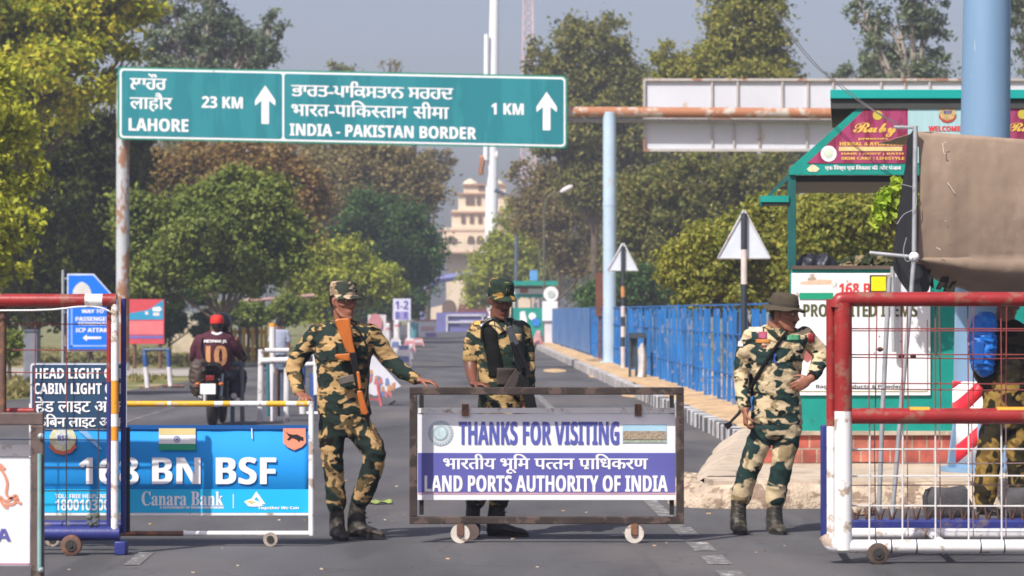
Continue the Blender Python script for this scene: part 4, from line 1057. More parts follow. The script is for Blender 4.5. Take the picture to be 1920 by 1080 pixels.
def pole(label, pts, r, joint=None):
    t = thing("scaffold_pole", label, "pole", (P(*pts[-1], Yo).x, Yo, 0), "grey scaffold poles holding the canvas shelter")
    MB().tube([P(a, b_, Yo) for a, b_ in pts], r, 12).build("tube", m_steel, t)
    return t
t = pole("grey pole along the left edge of the brown canvas with a clamp halfway", [(1717, 236), (1714, 480), (1707, 570), (1691, 740), (1678, 905), (1671, 976)], .017)
MB().ball(P(1714, 482, Yo), .038, 12, 8, 1, .9, 1).build("clamp", m_white, t)
MB().tube([P(1632, 474, Yo + .25), P(1714, 482, Yo)], .014, 10).build("cross_tube", m_steel, t)
MB().tube([P(1678, 238, Yo + .2), P(1718, 239, Yo)], .012, 8).build("top_tube", m_steel, t)
for pts in ([(1682, 420), (1695, 402), (1716, 390), (1719, 370)], [(1690, 345), (1714, 352), (1718, 362)], [(1700, 445), (1694, 470), (1700, 490), (1714, 482)]):
    MB().tube([P(*q_[:2], Yo - .03) for q_ in spline(pts, 5)], .003, 5).build("twisted_wire", m_steel, t)
pole("grey pole behind the gate mesh leading down past the yellow box", [(1668, 520), (1661, 640), (1655, 760), (1647, 978)], .017)

# guard under the shelter is built with the people; spike strip, stones and backpack
Yw = 19.55
tk = thing("spike_strip", "blue road spike strip with rusty prongs lying behind the right gate", "barrier", (X(1760, Yw), Yw, 0))
MB().box(X(1596, Yw), X(2120, Yw), Yw - .12, Yw + .12, .004, .07).build("base", m_blue_tube, tk, smooth=False, bevel=.01)
b = MB()
for k in range(23):
    px = 1604 + k * 22.5; x = X(px, Yw)
    for s in (-1, 1): b.tube([(x + s * .01, Yw + s * .03, .06), (x + s * .018, Yw + s * .03 - .02, .10), (x + s * .03, Yw - .05, .16 + rng.uniform(-.02, .02))], [.011, .009, .003], 6)
b.build("prong", m_rust, tk)
def stone(label, px0, px1, py0, py1, Y, mat, seed, cat="stone", depth=.22):
    x0, x1, z1 = X(px0, Y), X(px1, Y), Z(py0, Y); zb = 0
    mb = MB(); mb.ball(((x0 + x1) / 2, Y + depth * .4, zb + (z1 - zb) * .5), 1, 22, 13, (x1 - x0) * .78, depth * .8, (z1 - zb) * .85)
    def sq(p, c, h): return c + h * max(-1, min(1, (p - c) / h * 1.0))
    vs = []
    for p in mb.v:
        q_ = Vector(p); q_.x = max(x0 + .02 * (q_.z > z1 * .8), min(x1 - .03 * (q_.z > z1 * .7), q_.x)); q_.z = max(.0, min(z1, q_.z)); q_.y = max(Y - depth * .3, min(Y + depth, q_.y))
        n = noise.noise(q_ * 7 + Vector((seed, 0, 0))) * .02 + noise.noise(q_ * 22) * .008
        q_ += Vector((n, n * .6, n * (1 if q_.z > .02 else 0))); vs.append(tuple(q_))
    mb.v = vs
    return prop(mb.build("stone", mat, None, loc=((x0 + x1) / 2, Y, 0)), label, cat)
m_stone = M("dark_grey_stone", (.06, .058, .06, 1), .9, .25, 8, bump=.4)
stone("dark grey squared stone block on the road behind the gate mesh", 1738, 1822, 916, 985, 20.6, m_stone, 1)
stone("dark grey stone block at the right picture edge beside the guard in leafy camouflage", 1884, 1990, 918, 985, 20.6, m_stone, 5)
stone("small brown rubble stone beside the pole foot behind the gate", 1596, 1640, 943, 984, 20.9, m_rub, 9)

# wires over the kiosk
wr = MB()
for pts, r in (([(1440, 5), (1476, 62), (1520, 118), (1560, 152), (1600, 185), (1690, 243)], .004), ([(1452, 20), (1490, 75), (1535, 128), (1575, 160), (1640, 210), (1700, 240)], .004)):
    wr.tube([(X(a, 24.0 + k * .0), 23.85, Z(b_, 23.85)) for k, (a, b_) in enumerate([tuple(q_) for q_ in spline(pts, 5)])], r, 5)
prop(wr.build("overhead_wire", M("grey_wire2", (.16, .16, .17, 1), .6), None, loc=P(1700, 240, 23.85)), "pair of thin sagging wires running down to the kiosk roof", "wire")

# sprig of leaves hanging beside the canvas is added with the vegetation

# green scrap on the road
ls = MB().grid(lambda u, v: (X(680 + 55 * u, 22.1), 22.1 + (v - .5) * .11 + .03 * math.sin(u * 9), .006 + .03 * abs(math.sin(u * 7 + v * 3)) * (1 - abs(2 * v - 1) * .5)), 24, 6).build("plastic_scrap", M("lime_plastic", (.19, .25, .06, 1), .6, .2, 20), None, loc=(X(707, 22.1), 22.1, 0), solid=.003)
prop(ls, "crumpled lime green plastic scrap lying on the road by the first guard", "litter")
# ---------------------------------------------------------------- people
m_skin = M("brown_skin", (.25, .098, .055, 1), .5, .12, 30, bump=.05, spec=.45)
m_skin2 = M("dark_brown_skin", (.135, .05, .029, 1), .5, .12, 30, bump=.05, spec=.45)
m_hair = M("black_hair", (.010, .009, .008, 1), .55, .3, 60, bump=.3)
m_eye = M("eye_white", (.45, .42, .38, 1), .3, .03, bump=0)
m_iris = M("dark_iris", (.012, .008, .006, 1), .2, .1, bump=0)
m_boot = M("dark_brown_boot", (.030, .026, .019, 1), .5, .3, 14, bump=.25, wear=(.085, .07, .05, 1), wear_amt=.4, wear_scale=12)
m_bootblk = M("black_boot", (.012, .011, .011, 1), .45, .3, 14, bump=.2)
m_sole = M("boot_sole", (.012, .011, .010, 1), .8)
m_wood = M("orange_varnished_wood", (.42, .115, .018, 1), .35, .18, 5, bump=.05, stretch=(6, 6, .8))
m_gun = M("black_gun_metal", (.008, .0085, .0095, 1), .5, .3, 20, metal=.2, bump=.05, spec=.25)
m_gun_grey = M("worn_grey_magazine", (.10, .085, .07, 1), .5, .2, 15)

class Fig:
    """maps photo pixels + depth offset to world for one figure standing at distance Y"""
    def __init__(s, Y, ground=None): s.Y = Y; s.k = Y / F
    def p(s, px, py, dy=0.0): return P(px, py, s.Y) + Vector((0, dy, 0))
    def limb(s, mb, pts, sub=4, n=14, flat=1.0):
        S = spline([tuple(q) if len(q) == 4 else (q[0], q[1], 0, q[2]) for q in pts], sub)
        P3 = [s.p(a, b, d) for a, b, d, r in S]; R = [max(r * s.k, .004) for a, b, d, r in S]
        d0 = (P3[0] - P3[1]).normalized(); d1 = (P3[-1] - P3[-2]).normalized()
        P3 = [P3[0] + d0 * R[0] * .55] + P3 + [P3[-1] + d1 * R[-1] * .55]; R = [R[0] * .6] + R + [R[-1] * .6]
        mb.tube(P3, R, n, True, flat)
    def stack(s, mb, rows, n=24):
        """rows (x_left, x_right, y, depth_radius, depth_offset)"""
        S = spline(rows, 4)
        R = [(s.p((a + b) / 2, y, dy), ((b - a) / 2 * s.k, 0, 0), (0, rd, 0)) for a, b, y, rd, dy in S]
        mb.rings(R, n)

def head_frame(c, yaw, pitch=0.0, roll=0.0):
    f = Vector((math.sin(yaw) * math.cos(pitch), -math.cos(yaw) * math.cos(pitch), -math.sin(pitch)))
    side = Vector((math.cos(yaw), math.sin(yaw), 0)); u = side.cross(f) * -1
    u = f.cross(side) * -1 if u.z < 0 else u
    if roll:
        R = Matrix.Rotation(roll, 3, f); side = R @ side; u = R @ u
    return lambda a, b, h: c + side * a + f * b + u * h, side, f, u
def add_head(mb, c, yaw, pitch=0, roll=0, k=1.0, nose=1.0):
    T, s, f, u = head_frame(c, yaw, pitch, roll)
    rows = [(-.120, .022, .074, -.030), (-.108, .036, .083, .000), (-.088, .047, .087, .03), (-.06, .056, .088, .058), (-.03, .0635, .087, .078), (0, .068, .086, .090),
            (.03, .0715, .087, .098), (.06, .0725, .085, .10), (.085, .066, .074, .09), (.105, .048, .05, .065), (.116, .02, .018, .03)]
    R = []
    for h, w, fr, bk in [tuple(r) for r in spline(rows, 2)]:
        R.append((T(0, (fr - bk) / 2 * k, h * k), s * w * k, f * (fr + bk) / 2 * k))
    mb.rings(R, 24)
    mb.tube([T(0, .084 * k, .028 * k), T(0, .098 * k, .0), T(0, .110 * k * nose, -.024 * k), T(0, .094 * k, -.036 * k)], [.008, .0095, .0135, .012], 10)
    for q in (-1, 1):
        mb.tube([T(q * .009, .095 * k, -.032 * k), T(q * .016, .089 * k, -.028 * k)], .008, 8)           # nostrils
        mb.tube([T(q * .008, .0865 * k, .033 * k), T(q * .030, .083 * k, .037 * k), T(q * .052, .066 * k, .028 * k)], [.0095, .0105, .008], 8)   # brow
        mb.tube([T(q * .022, .076 * k, -.025 * k), T(q * .046, .062 * k, -.018 * k), T(q * .060, .03, -.012 * k)], [.014, .016, .012], 8)    # cheek bone
        mb.tube([T(q * .070 * k, .004, .022 * k), T(q * .080 * k, -.006, .016 * k), T(q * .078 * k, -.004, -.012 * k), T(q * .070 * k, .004, -.030 * k)], [.008, .011, .010, .007], 8)  # ear
        mb.tube([T(q * .058 * k, -.0, -.05 * k), T(q * .040 * k, .045 * k, -.092 * k), T(q * .014, .074 * k, -.108 * k)], [.012, .014, .013], 8)  # jaw
    mb.tube([T(-.024, .084 * k, -.062 * k), T(0, .0925 * k, -.058 * k), T(.024, .084 * k, -.062 * k)], [.005, .0075, .005], 8)
    mb.tube([T(-.020, .083 * k, -.073 * k), T(0, .0905 * k, -.073 * k), T(.020, .083 * k, -.073 * k)], [.005, .0082, .005], 8)
    mb.ball(T(0, .078 * k, -.105 * k), .017, 10, 6)
    return T, s, f, u
def head_extras(T, s, f, u, parent, hair=True, moustache=True):
    for q in (-1, 1):
        e = MB().ball(T(q * .0305, .0795, .011), .0105, 10, 7).build("eye", m_eye, parent)
        MB().ball(T(q * .0315, .0868, .010), .0056, 8, 6).build("iris", m_iris, e)
        MB().tube([T(q * .012, .0945, .034), T(q * .032, .0925, .040), T(q * .052, .0745, .032)], [.0035, .005, .0025], 6).build("eyebrow", m_hair, parent)
        MB().tube([T(q * .016, .0865, .0195), T(q * .031, .0885, .0215), T(q * .046, .078, .0175)], [.0028, .0042, .0028], 6).build("eyelid", m_skin2, parent)
    MB().tube([T(-.021, .0865, -.0675), T(0, .0945, -.0658), T(.021, .0865, -.0675)], [.0015, .0026, .0015], 6).build("lip_line", M("lip_line", (.05, .018, .014, 1), .6), parent)
    if moustache:
        MB().tube([T(-.028, .084, -.055), T(-.012, .0955, -.0475), T(0, .0975, -.0465), T(.012, .0955, -.0475), T(.028, .084, -.055)], [.003, .006, .0055, .006, .003], 8).build("moustache", m_hair, parent)
    if hair:
        R = []
        for h, w, bk, fr in ((-.05, .040, .066, -.035), (-.03, .056, .086, -.030), (.0, .068, .097, -.028), (.03, .0745, .104, -.005), (.06, .076, .106, .0), (.1, .055, .08, .0)):
            R.append((T(0, (fr - bk) / 2, h), s * w, f * (fr + bk) / 2))
        MB().rings(R, 20).build("hair", m_hair, parent)

def finger(mb, a, dirs, lens, r):
    pts = [a]; 
    for d, l in zip(dirs, lens): pts.append(pts[-1] + d.normalized() * l)
    mb.tube(pts, [r, r * .98, r * .9, r * .72][:len(pts)], 8)
def add_hand(mb, wrist, along, palm_n, across, curl=.5, size=1.0, thumb=.6, spread=.10):
    """palm block, four fingers of different length curling towards palm_n, thumb from the side (-across)"""
    a = along.normalized(); c = (across - a * across.dot(a)).normalized(); n = (palm_n - a * palm_n.dot(a)); n = (n - c * n.dot(c)).normalized()
    L = .092 * size
    mb.rings([(wrist - a * .02, c * .026 * size, n * .020 * size), (wrist + a * .01, c * .028 * size, n * .018 * size), (wrist + a * L * .5, c * .041 * size, n * .016 * size), (wrist + a * L * .92, c * .043 * size, n * .0145 * size), (wrist + a * L * 1.05, c * .038 * size, n * .011 * size)], 14)
    for k, (off, ln) in enumerate(((-.031, .072), (-.0105, .082), (.0105, .076), (.030, .060))):
        base = wrist + a * L * (.97 - .05 * abs(k - 1)) + c * off * size * 1.0
        d0 = (a + c * (off * 3 * spread * 10) * .3)
        ds = []; ang = 0
        for j in range(3):
            ang += curl * (.55, .8, .7)[j] * (1 + .10 * k)
            ds.append(d0 * math.cos(ang) + n * math.sin(ang))
        finger(mb, base, ds, [ln * .46 * size, ln * .32 * size, ln * .24 * size], .0092 * size)
    t0 = wrist + a * L * .28 - c * .030 * size
    d = (a * .75 - c * .75 + n * .35)
    finger(mb, t0, [d, d * .7 + a * .5 + n * thumb, a + n * thumb * 1.4], [.036 * size, .030 * size, .022 * size], .0108 * size)

def cap(parent, T, s, f, u, mat, brim=True):
    R = []
    for h, w, fr, bk in ((.040, .083, .096, .108), (.06, .0845, .098, .110), (.095, .083, .096, .108), (.124, .078, .090, .102), (.134, .066, .076, .088), (.137, .02, .03, .03)):
        R.append((T(0, (fr - bk) / 2, h), s * w, f * (fr + bk) / 2))
    c = MB().rings(R, 28).build("cap", mat, parent)
    if brim:
        def br(uu, v):
            a = math.pi * (uu - .5) * .92
            r0 = Vector((math.sin(a) * .083, math.cos(a) * .097)); out = v * .064 * (math.cos(a) ** .6 if math.cos(a) > 0 else 0)
            return T(r0.x * (1 + .06 * v), r0.y + out, .046 - v * .020 - .010 * (math.sin(a) ** 2) * v)
        MB().grid(br, 20, 5).build("brim", mat, c, solid=.004)
        MB().grid(lambda uu, v: T((uu - .5) * .05, .0985 - (uu - .5) ** 2 * .9 + .002, .072 + v * .028), 6, 2).build("badge", m_gun_grey, c, solid=.003)
    return c
def boot(parent, fig, ankle, toe, heel_h, mat, rpx=20, top=None):
    """lace-up boot: shaft, heel, vamp and toe as one shape, plus a sole"""
    A = fig.p(*ankle); To = fig.p(*toe); g = min(To.z, A.z - .05)
    fw = Vector((To.x - A.x, To.y - A.y, 0)); Ln = max(fw.length, .16); fw = fw.normalized() if fw.length > .01 else Vector((0, -1, 0))
    sd = Vector((-fw.y, fw.x, 0)); r = rpx * fig.k
    tp_ = fig.p(*top) if top else A + Vector((0, 0, .13))
    gz = heel_h
    mb = MB()
    mid = A
    mb.rings([(tp_ + Vector((0, 0, .01)), sd * r * .92, fw * r * .95), ((tp_ + A) / 2, sd * r * .88, fw * r * .98), (Vector((A.x, A.y, gz + .10)), sd * r * .95, fw * r * 1.15), (Vector((A.x, A.y, gz + .055)) + fw * .012, sd * r, fw * r * 1.35), (Vector((A.x, A.y, gz + .02)) + fw * .015, sd * r * .98, fw * r * 1.4)], 18)
    e = A + fw * (Ln); 
    prof = [(-.045, .075, .034), (.0, .085, .038), (.05, .078, .040), (.10, .060, .045), (.145, .048, .047), (.18, .04, .040), (.205, .024, .024)]
    R = []
    for t, h, w in prof:
        t = t * Ln / .19; c = Vector((A.x, A.y, gz + h / 2 + .012)) + fw * t
        R.append((c, sd * w * 1.02, Vector((0, 0, h / 2))))
    mb.rings(R, 16)
    o = union(mb, "boot", mat, parent, .007, 3, .003, 16, ankle[0])
    so = []
    m = 22
    for k in range(m):
        a = 2 * math.pi * k / m; cx = .08 * Ln / .19 + math.cos(a) * .135 * Ln / .19; w = .046 * (1 + .12 * math.cos(a)) * math.sin(a)
        q = Vector((A.x, A.y, 0)) + fw * cx + sd * w; so.append((q.x, q.y))
    MB().vprism(so, gz, gz + .026).build("sole", m_sole, o)
    lc = MB()
    for k in range(5):
        c = Vector((A.x, A.y, gz + .10 + .03 * k)) + fw * (r * (1.12 - .03 * k) + .006 + max(0, .03 - .02 * k)); lc.tube([c - sd * .018, c + fw * .006, c + sd * .018], .0035, 6)
    lc.build("lace", m_black, o)
    return o

cam_gold = camo("camouflage_gold_green", [C(188, 154, 104, .82), C(38, 52, 46, .75), C(92, 80, 54, .8), C(24, 24, 20, .8)], 8.0, 3.0)
cam_gold2 = camo("camouflage_gold_green_b", [C(186, 156, 106, .82), C(40, 56, 48, .75), C(96, 84, 58, .8), C(22, 23, 20, .8)], 8.2, 9.0)
cam_pale = camo("camouflage_pale_green", [C(202, 182, 146, .84), C(40, 62, 58, .75), C(150, 132, 98, .85), C(30, 34, 30, .8)], 7.6, 15.0, thr=.535)
cam_leaf = camo("camouflage_leafy_olive", [C(150, 122, 62, .8), C(48, 42, 26, .8), C(112, 88, 44, .85), C(22, 20, 13, .8)], 6.5, 21.0, 1.0)
m_web = M("black_webbing", (.007, .0075, .007, 1), .85, .3, 30, bump=.2, spec=.15)

# ---- first guard: hand on the centre barrier, brown-stocked rifle upright on the chest
Y1 = 18.7
A = Fig(Y1)
g1 = thing("person", "guard in patterned cap and gold green camouflage, resting his hand on the centre barrier", "person", P(655, 1010, Y1))
g1.location.z = 0
mb = MB()
hc = P(645, 566, Y1) + Vector((0, -.03, 0))
T, s, f, u = add_head(mb, hc, math.radians(38), math.radians(2))
A.limb(mb, [(641, 580, .02, 17), (643, 604, .02, 17), (645, 625, .02, 20)])
A.stack(mb, [(610, 680, 626, .07, .0), (608, 680, 660, .08, 0), (610, 676, 720, .08, 0), (612, 678, 775, .08, 0), (616, 678, 800, .07, 0)])
A.limb(mb, [(600, 625, .01, 10), (552, 680, .03, 12), (560, 712, .0, 9.5), (566, 738, -.06, 8)])
A.limb(mb, [(696, 624, .01, 10), (732, 676, .03, 12), (760, 700, -.02, 10), (787, 713, -.06, 8)])
A.limb(mb, [(626, 796, 0, 16), (624, 862, 0, 11), (628, 960, .02, 8)])
A.limb(mb, [(668, 796, 0, 16), (706, 850, -.05, 11), (674, 955, .02, 8)])
w1 = A.p(566, 739, -.13); 
add_hand(mb, A.p(563, 737, -.08), Vector((.35, -.75, -.15)), Vector((0, -.2, -1)), Vector((1, .4, 0)) * -1, .75, .95)
add_hand(mb, A.p(788, 713, -.07), Vector((1, -.35, -.12)), Vector((0, -.1, -1)), Vector((0, 1, 0)) , .62, .98, .5)
union(mb, "body", m_skin, g1, .0062, 2)
head_extras(T, s, f, u, g1, True, False)
cap(g1, T, s, f, u, camo("cap_pale_camouflage", [C(190, 168, 140, .8), C(60, 66, 58, .75), C(150, 128, 100, .8), C(40, 38, 32, .8)], 13, 4.0))
mb = MB()
A.stack(mb, [(622, 664, 601, .060, .015), (600, 690, 612, .085, .01), (586, 703, 628, .115, .0), (588, 700, 655, .132, -.005), (594, 692, 690, .132, -.005), (596, 689, 725, .125, -.0), (596, 692, 755, .125, 0), (597, 697, 776, .122, 0)])
A.limb(mb, [(600, 623, 0, 20), (578, 646, .02, 17.5), (552, 684, .04, 15.5), (556, 712, .0, 13.5), (563, 733, -.07, 11)])
A.limb(mb, [(690, 622, 0, 20), (711, 647, .02, 17.5), (731, 676, .03, 15.5), (757, 698, -.02, 13.5), (781, 713, -.06, 11)])
sh1 = union(mb, "shirt", cam_gold, g1, .0085, 3, .0085, 8.5, 1.0)
mb = MB()
A.stack(mb, [(600, 693, 768, .112, 0), (600, 694, 785, .118, 0), (601, 694, 802, .115, 0), (612, 684, 818, .09, 0)])
A.limb(mb, [(625, 796, 0, 26.5), (622, 830, -.01, 23), (624, 866, -.01, 19.5), (627, 905, .01, 18), (630, 940, .02, 18), (630, 956, .02, 14)])
A.limb(mb, [(668, 796, 0, 26.5), (691, 826, -.03, 23.5), (703, 850, -.05, 20.5), (695, 890, -.03, 19.5), (681, 925, .0, 19), (672, 944, .02, 15)])
union(mb, "trousers", camo("trousers_gold_green", [C(186, 152, 104, .82), C(36, 48, 42, .75), C(92, 78, 52, .8), C(24, 22, 18, .8)], 7.6, 5.5, 1.2), g1, .0085, 3, .009, 8, 4.0)
boot(g1, A, (632, 972, .02), (648, 1008, -.16), .0, m_boot, 15, (630, 946, .02))
boot(g1, A, (668, 966, .04), (716, 1002, -.05), .012, m_boot, 16, (672, 938, .02))
bv = surf([sh1])
m_collar = camo("collar_cloth", [C(180, 150, 104, .8), C(36, 48, 42, .75), C(92, 78, 52, .8), C(24, 22, 18, .8)], 9, 2.0)
strap(bv, g1, "collar", [(624, 604), (634, 612), (645, 622)], 9, Y1, m_collar, .010, .006); strap(bv, g1, "collar", [(664, 602), (656, 612), (648, 622)], 9, Y1, m_collar, .010, .006)
patch(bv, g1, "pocket", (606, 646, 632, 676), Y1, cam_gold, .006, 8, .006); patch(bv, g1, "pocket", (668, 644, 690, 674), Y1, cam_gold2, .006, 8, .006)
patch(bv, g1, "shoulder_tab", (590, 612, 604, 620), Y1, m_collar, .008, 4, .006)
# rifle, hung muzzle down
r1 = thing("rifle", "rifle with orange brown wooden stock hanging upright on the first guard's chest", "rifle", P(660, 690, Y1 - .2))
Yr1 = Y1 - .185
def gp(name, poly, Y, t, mat, parent, bev=.004): return MB().pprism(poly, Y, t).build(name, mat, parent, smooth=False, bevel=bev)
gp("stock", [(627, 601), (634, 597.5), (654, 596), (657, 601), (662, 640), (667, 662), (655, 663), (648, 655), (640, 634)], Yr1, .042, m_wood, r1, .008)
gp("grip", [(657, 662), (656, 677), (645, 676), (630, 670.5), (627, 667), (630, 664), (646, 663)], Yr1, .034, m_wood, r1, .007)
gp("receiver", [(656, 661), (668, 660), (675, 700), (677, 724), (668, 726), (662, 700)], Yr1, .04, m_gun, r1, .004)
gp("magazine", [(668, 701), (669, 716), (655, 717), (640, 721), (635, 719), (637, 708), (650, 704)], Yr1, .03, m_gun_grey, r1, .004)
gp("upper_handguard", [(668, 697), (674, 696), (679, 728), (673, 731)], Yr1 - .012, .036, m_wood, r1, .006)
gp("fore_grip", [(669, 733), (679, 731), (691, 774), (688, 778), (680, 778), (676, 770)], Yr1, .044, m_wood, r1, .008)
MB().tube([P(676, 725, Yr1), P(687, 778, Yr1), P(692, 800, Yr1 + .01)], [.011, .009, .008], 10).build("barrel", m_gun, r1)
MB().tube([P(690, 776, Yr1), P(694, 775, Yr1 - .02)], .006, 8).build("front_sight", m_gun, r1)
MB().tube([P(q_[0], q_[1], Yr1 + q_[2]) for q_ in spline([(634, 600, 0), (640, 604, .02), (660, 608, .06), (684, 640, .05), (692, 700, .03), (684, 768, 0)], 5)], .006, 6).build("sling", m_web, r1)

# ---- second guard: behind the centre barrier
Y2 = 18.95
B_ = Fig(Y2)
g2 = thing("person", "guard in dark green cap looking down behind the thanks for visiting barrier", "person", P(930, 1004, Y2)); g2.location.z = 0
mb = MB()
hc = P(939, 563, Y2) + Vector((0, -.05, 0))
T, s, f, u = add_head(mb, hc, math.radians(20), math.radians(13))
B_.limb(mb, [(936, 580, .02, 17), (936, 602, .02, 17.5), (938, 622, .02, 20)])
B_.stack(mb, [(908, 962, 626, .07, .0), (908, 966, 660, .08, 0), (912, 964, 720, .08, 0), (914, 964, 800, .07, 0)])
B_.limb(mb, [(894, 622, .01, 10), (884, 668, .02, 12.5), (884, 698, -.04, 11), (890, 718, -.18, 8)])
B_.limb(mb, [(978, 622, .01, 10), (988, 668, .02, 12), (990, 720, -.05, 10), (984, 760, -.12, 8)])
B_.limb(mb, [(925, 796, 0, 16), (912, 870, 0, 11), (890, 965, .02, 8)])
B_.limb(mb, [(958, 796, 0, 16), (948, 860, -.02, 11), (934, 960, .02, 8)])
add_hand(mb, B_.p(889, 718, -.20), Vector((.75, -.45, -.05)), Vector((0, -.3, -1)), Vector((.3, .9, 0)), .6, .98, .5)
add_hand(mb, B_.p(984, 758, -.12), Vector((-.1, -.1, -1)), Vector((-1, -.2, 0)), Vector((0, -1, 0)), 1.0, .95)
union(mb, "body", m_skin2, g2, .0062, 2)
head_extras(T, s, f, u, g2)
cap(g2, T, s, f, u, camo("cap_dark_camouflage", [C(46, 62, 48, .8), C(36, 52, 42, .8), C(170, 132, 70, .8), C(30, 36, 30, .8)], 9, 8.0))
mb = MB()
B_.stack(mb, [(916, 958, 596, .06, .015), (900, 972, 604, .088, .01), (884, 986, 618, .115, .0), (890, 985, 660, .135, -.005), (897, 980, 700, .13, -.005), (898, 978, 740, .125, 0), (896, 980, 772, .122, 0)])
B_.limb(mb, [(900, 616, 0, 19), (888, 642, .01, 17.5), (884, 668, .02, 16.5)])
B_.limb(mb, [(974, 616, 0, 20), (984, 648, .01, 16.5), (988, 676, .02, 14.5), (990, 715, -.04, 13), (986, 748, -.10, 11)])
sh2 = union(mb, "shirt", cam_gold2, g2, .0085, 3, .008, 8.5, 7.0)
mb = MB(); B_.limb(mb, [(885, 664, .02, 17.5), (884, 676, .02, 17)])
union(mb, "rolled_cuff", camo("cuff_tan", [C(196, 164, 112, .82), C(170, 140, 92, .8), C(150, 128, 80, .8), C(120, 96, 60, .8)], 8, 3.3), g2, .0075, 2, .003, 10, 2.0)
mb = MB()
B_.stack(mb, [(898, 979, 764, .115, 0), (898, 981, 790, .118, 0), (902, 978, 806, .11, 0)])
B_.limb(mb, [(922, 796, 0, 26), (912, 850, -.0, 22), (900, 905, .01, 20), (890, 945, .02, 17)])
B_.limb(mb, [(956, 796, 0, 26), (950, 850, -.02, 22), (942, 905, .0, 20), (934, 945, .02, 17)])
union(mb, "trousers", cam_gold2, g2, .0085, 3, .009, 8, 9.0)
boot(g2, B_, (886, 975, .03), (886, 1004, -.12), .0, m_bootblk, 15, (888, 940, .02))
boot(g2, B_, (930, 972, .03), (984, 1004, -.04), .0, m_bootblk, 16, (933, 940, .02))
bv = surf([sh2])
strap(bv, g2, "collar", [(920, 604), (930, 612), (940, 624)], 10, Y2, M("tan_collar", C(206, 176, 128, .82), .85, .1, 20), .010, .006); strap(bv, g2, "collar", [(958, 602), (952, 612), (944, 622)], 10, Y2, m_collar, .010, .006)
strap(bv, g2, "vest_strap", [(914, 602), (920, 640), (928, 684), (930, 706)], 27, Y2, m_web, .010, .008)
strap(bv, g2, "vest_strap", [(970, 602), (974, 640), (972, 680)], 20, Y2, M("dark_green_vest", (.03, .042, .034, 1), .8, .3, 20), .010, .008)
patch(bv, g2, "ammunition_pouch", (932, 690, 966, 722), Y2, M("brown_pouch", (.042, .03, .025, 1), .8, .25, 15), .022, 8, .03)
patch(bv, g2, "yellow_tab", (889, 602, 902, 609), Y2, M("yellow_tab", (.55, .33, .07, 1), .7), .010, 4, .006)
patch(bv, g2, "pale_tab", (964, 626, 978, 640), Y2, M("tan_tab", C(206, 172, 124, .8), .8), .012, 4, .004)
strap(bv, g2, "sling_strap", [(900, 611), (912, 604), (922, 598)], 4, Y2, m_steel, .018, .003)
# black rifle slung across the front
r2 = thing("rifle", "black rifle slung across the guard behind the centre barrier", "rifle", P(970, 690, Y2 - .25))
Yr2 = Y2 - .21
gp("stock", [(972, 700), (984, 694), (1002, 742), (1007, 764), (988, 766), (980, 742)], Yr2, .045, m_gun, r2, .006)
gp("receiver", [(958, 648), (972, 643), (996, 698), (984, 708), (968, 690)], Yr2, .045, m_gun, r2, .004)
gp("handguard", [(948, 614), (959, 610), (974, 646), (960, 652)], Yr2, .04, M("grey_handguard", (.05, .055, .06, 1), .45, .2, 20), r2, .005)
MB().tube([P(954, 620, Yr2), P(946, 594, Yr2 + .02)], [.009, .008], 8).build("barrel", m_gun, r2)
gp("magazine", [(968, 690), (978, 704), (968, 724), (952, 738), (942, 730), (954, 710)], Yr2 + .005, .03, M("brown_magazine", (.035, .026, .022, 1), .6, .2), r2, .004)
gp("grip", [(974, 702), (982, 716), (972, 736), (964, 730)], Yr2, .03, m_gun, r2, .004)
MB().tube([P(959, 642, Yr2 - .03), P(981, 690, Yr2 - .03)], .014, 10).build("optic_rail", m_gun, r2)
MB().tube([P(q_[0], q_[1], Yr2 + q_[2]) for q_ in spline([(936, 604, .02), (924, 600, .06), (905, 612, .10), (903, 640, .05)], 5)], .008, 6).build("sling", m_web, r2)

# ---- third guard: boonie hat, hand on hip
Y3 = 19.2
D = Fig(Y3)
g3 = thing("person", "guard in olive wide-brimmed hat with hand on hip, looking to the right", "person", P(1430, 1000, Y3)); g3.location.z = 0
mb = MB()
hc = P(1468, 588, Y3) + Vector((0, -.05, 0))
T, s, f, u = add_head(mb, hc, math.radians(62), math.radians(8), math.radians(0))
D.limb(mb, [(1460, 598, .0, 17), (1456, 616, .0, 18), (1455, 634, 0, 20)])
D.stack(mb, [(1426, 1488, 636, .07, .0), (1424, 1488, 660, .08, 0), (1424, 1486, 740, .08, 0), (1424, 1486, 800, .07, 0)])
D.limb(mb, [(1412, 632, .01, 10), (1390, 696, .02, 12), (1392, 750, -.06, 9.5), (1395, 770, -.11, 8)])
D.limb(mb, [(1506, 632, .01, 10), (1540, 662, .03, 12), (1530, 690, -.06, 10), (1516, 708, -.15, 8)])
D.limb(mb, [(1430, 796, 0, 16), (1406, 870, -.02, 11), (1385, 960, .02, 8)])
D.limb(mb, [(1476, 796, 0, 16), (1466, 870, -.02, 11), (1453, 960, .02, 8)])
add_hand(mb, D.p(1395, 770, -.115), Vector((0, -.12, -1)), Vector((1, .1, 0)), Vector((.1, -1, 0)) * -1, 1.15, .98, .9)
add_hand(mb, D.p(1515, 709, -.16), Vector((-.85, -.18, -.48)), Vector((-.1, 1, 0)), Vector((-.45, 0, .85)) * -1, .55, .98, .3, .16)
union(mb, "body", m_skin, g3, .0062, 2)
head_extras(T, s, f, u, g3)
m_olive = M("olive_hat_cloth", (.058, .045, .028, 1), .9, .15, 25, bump=.2)
R = []
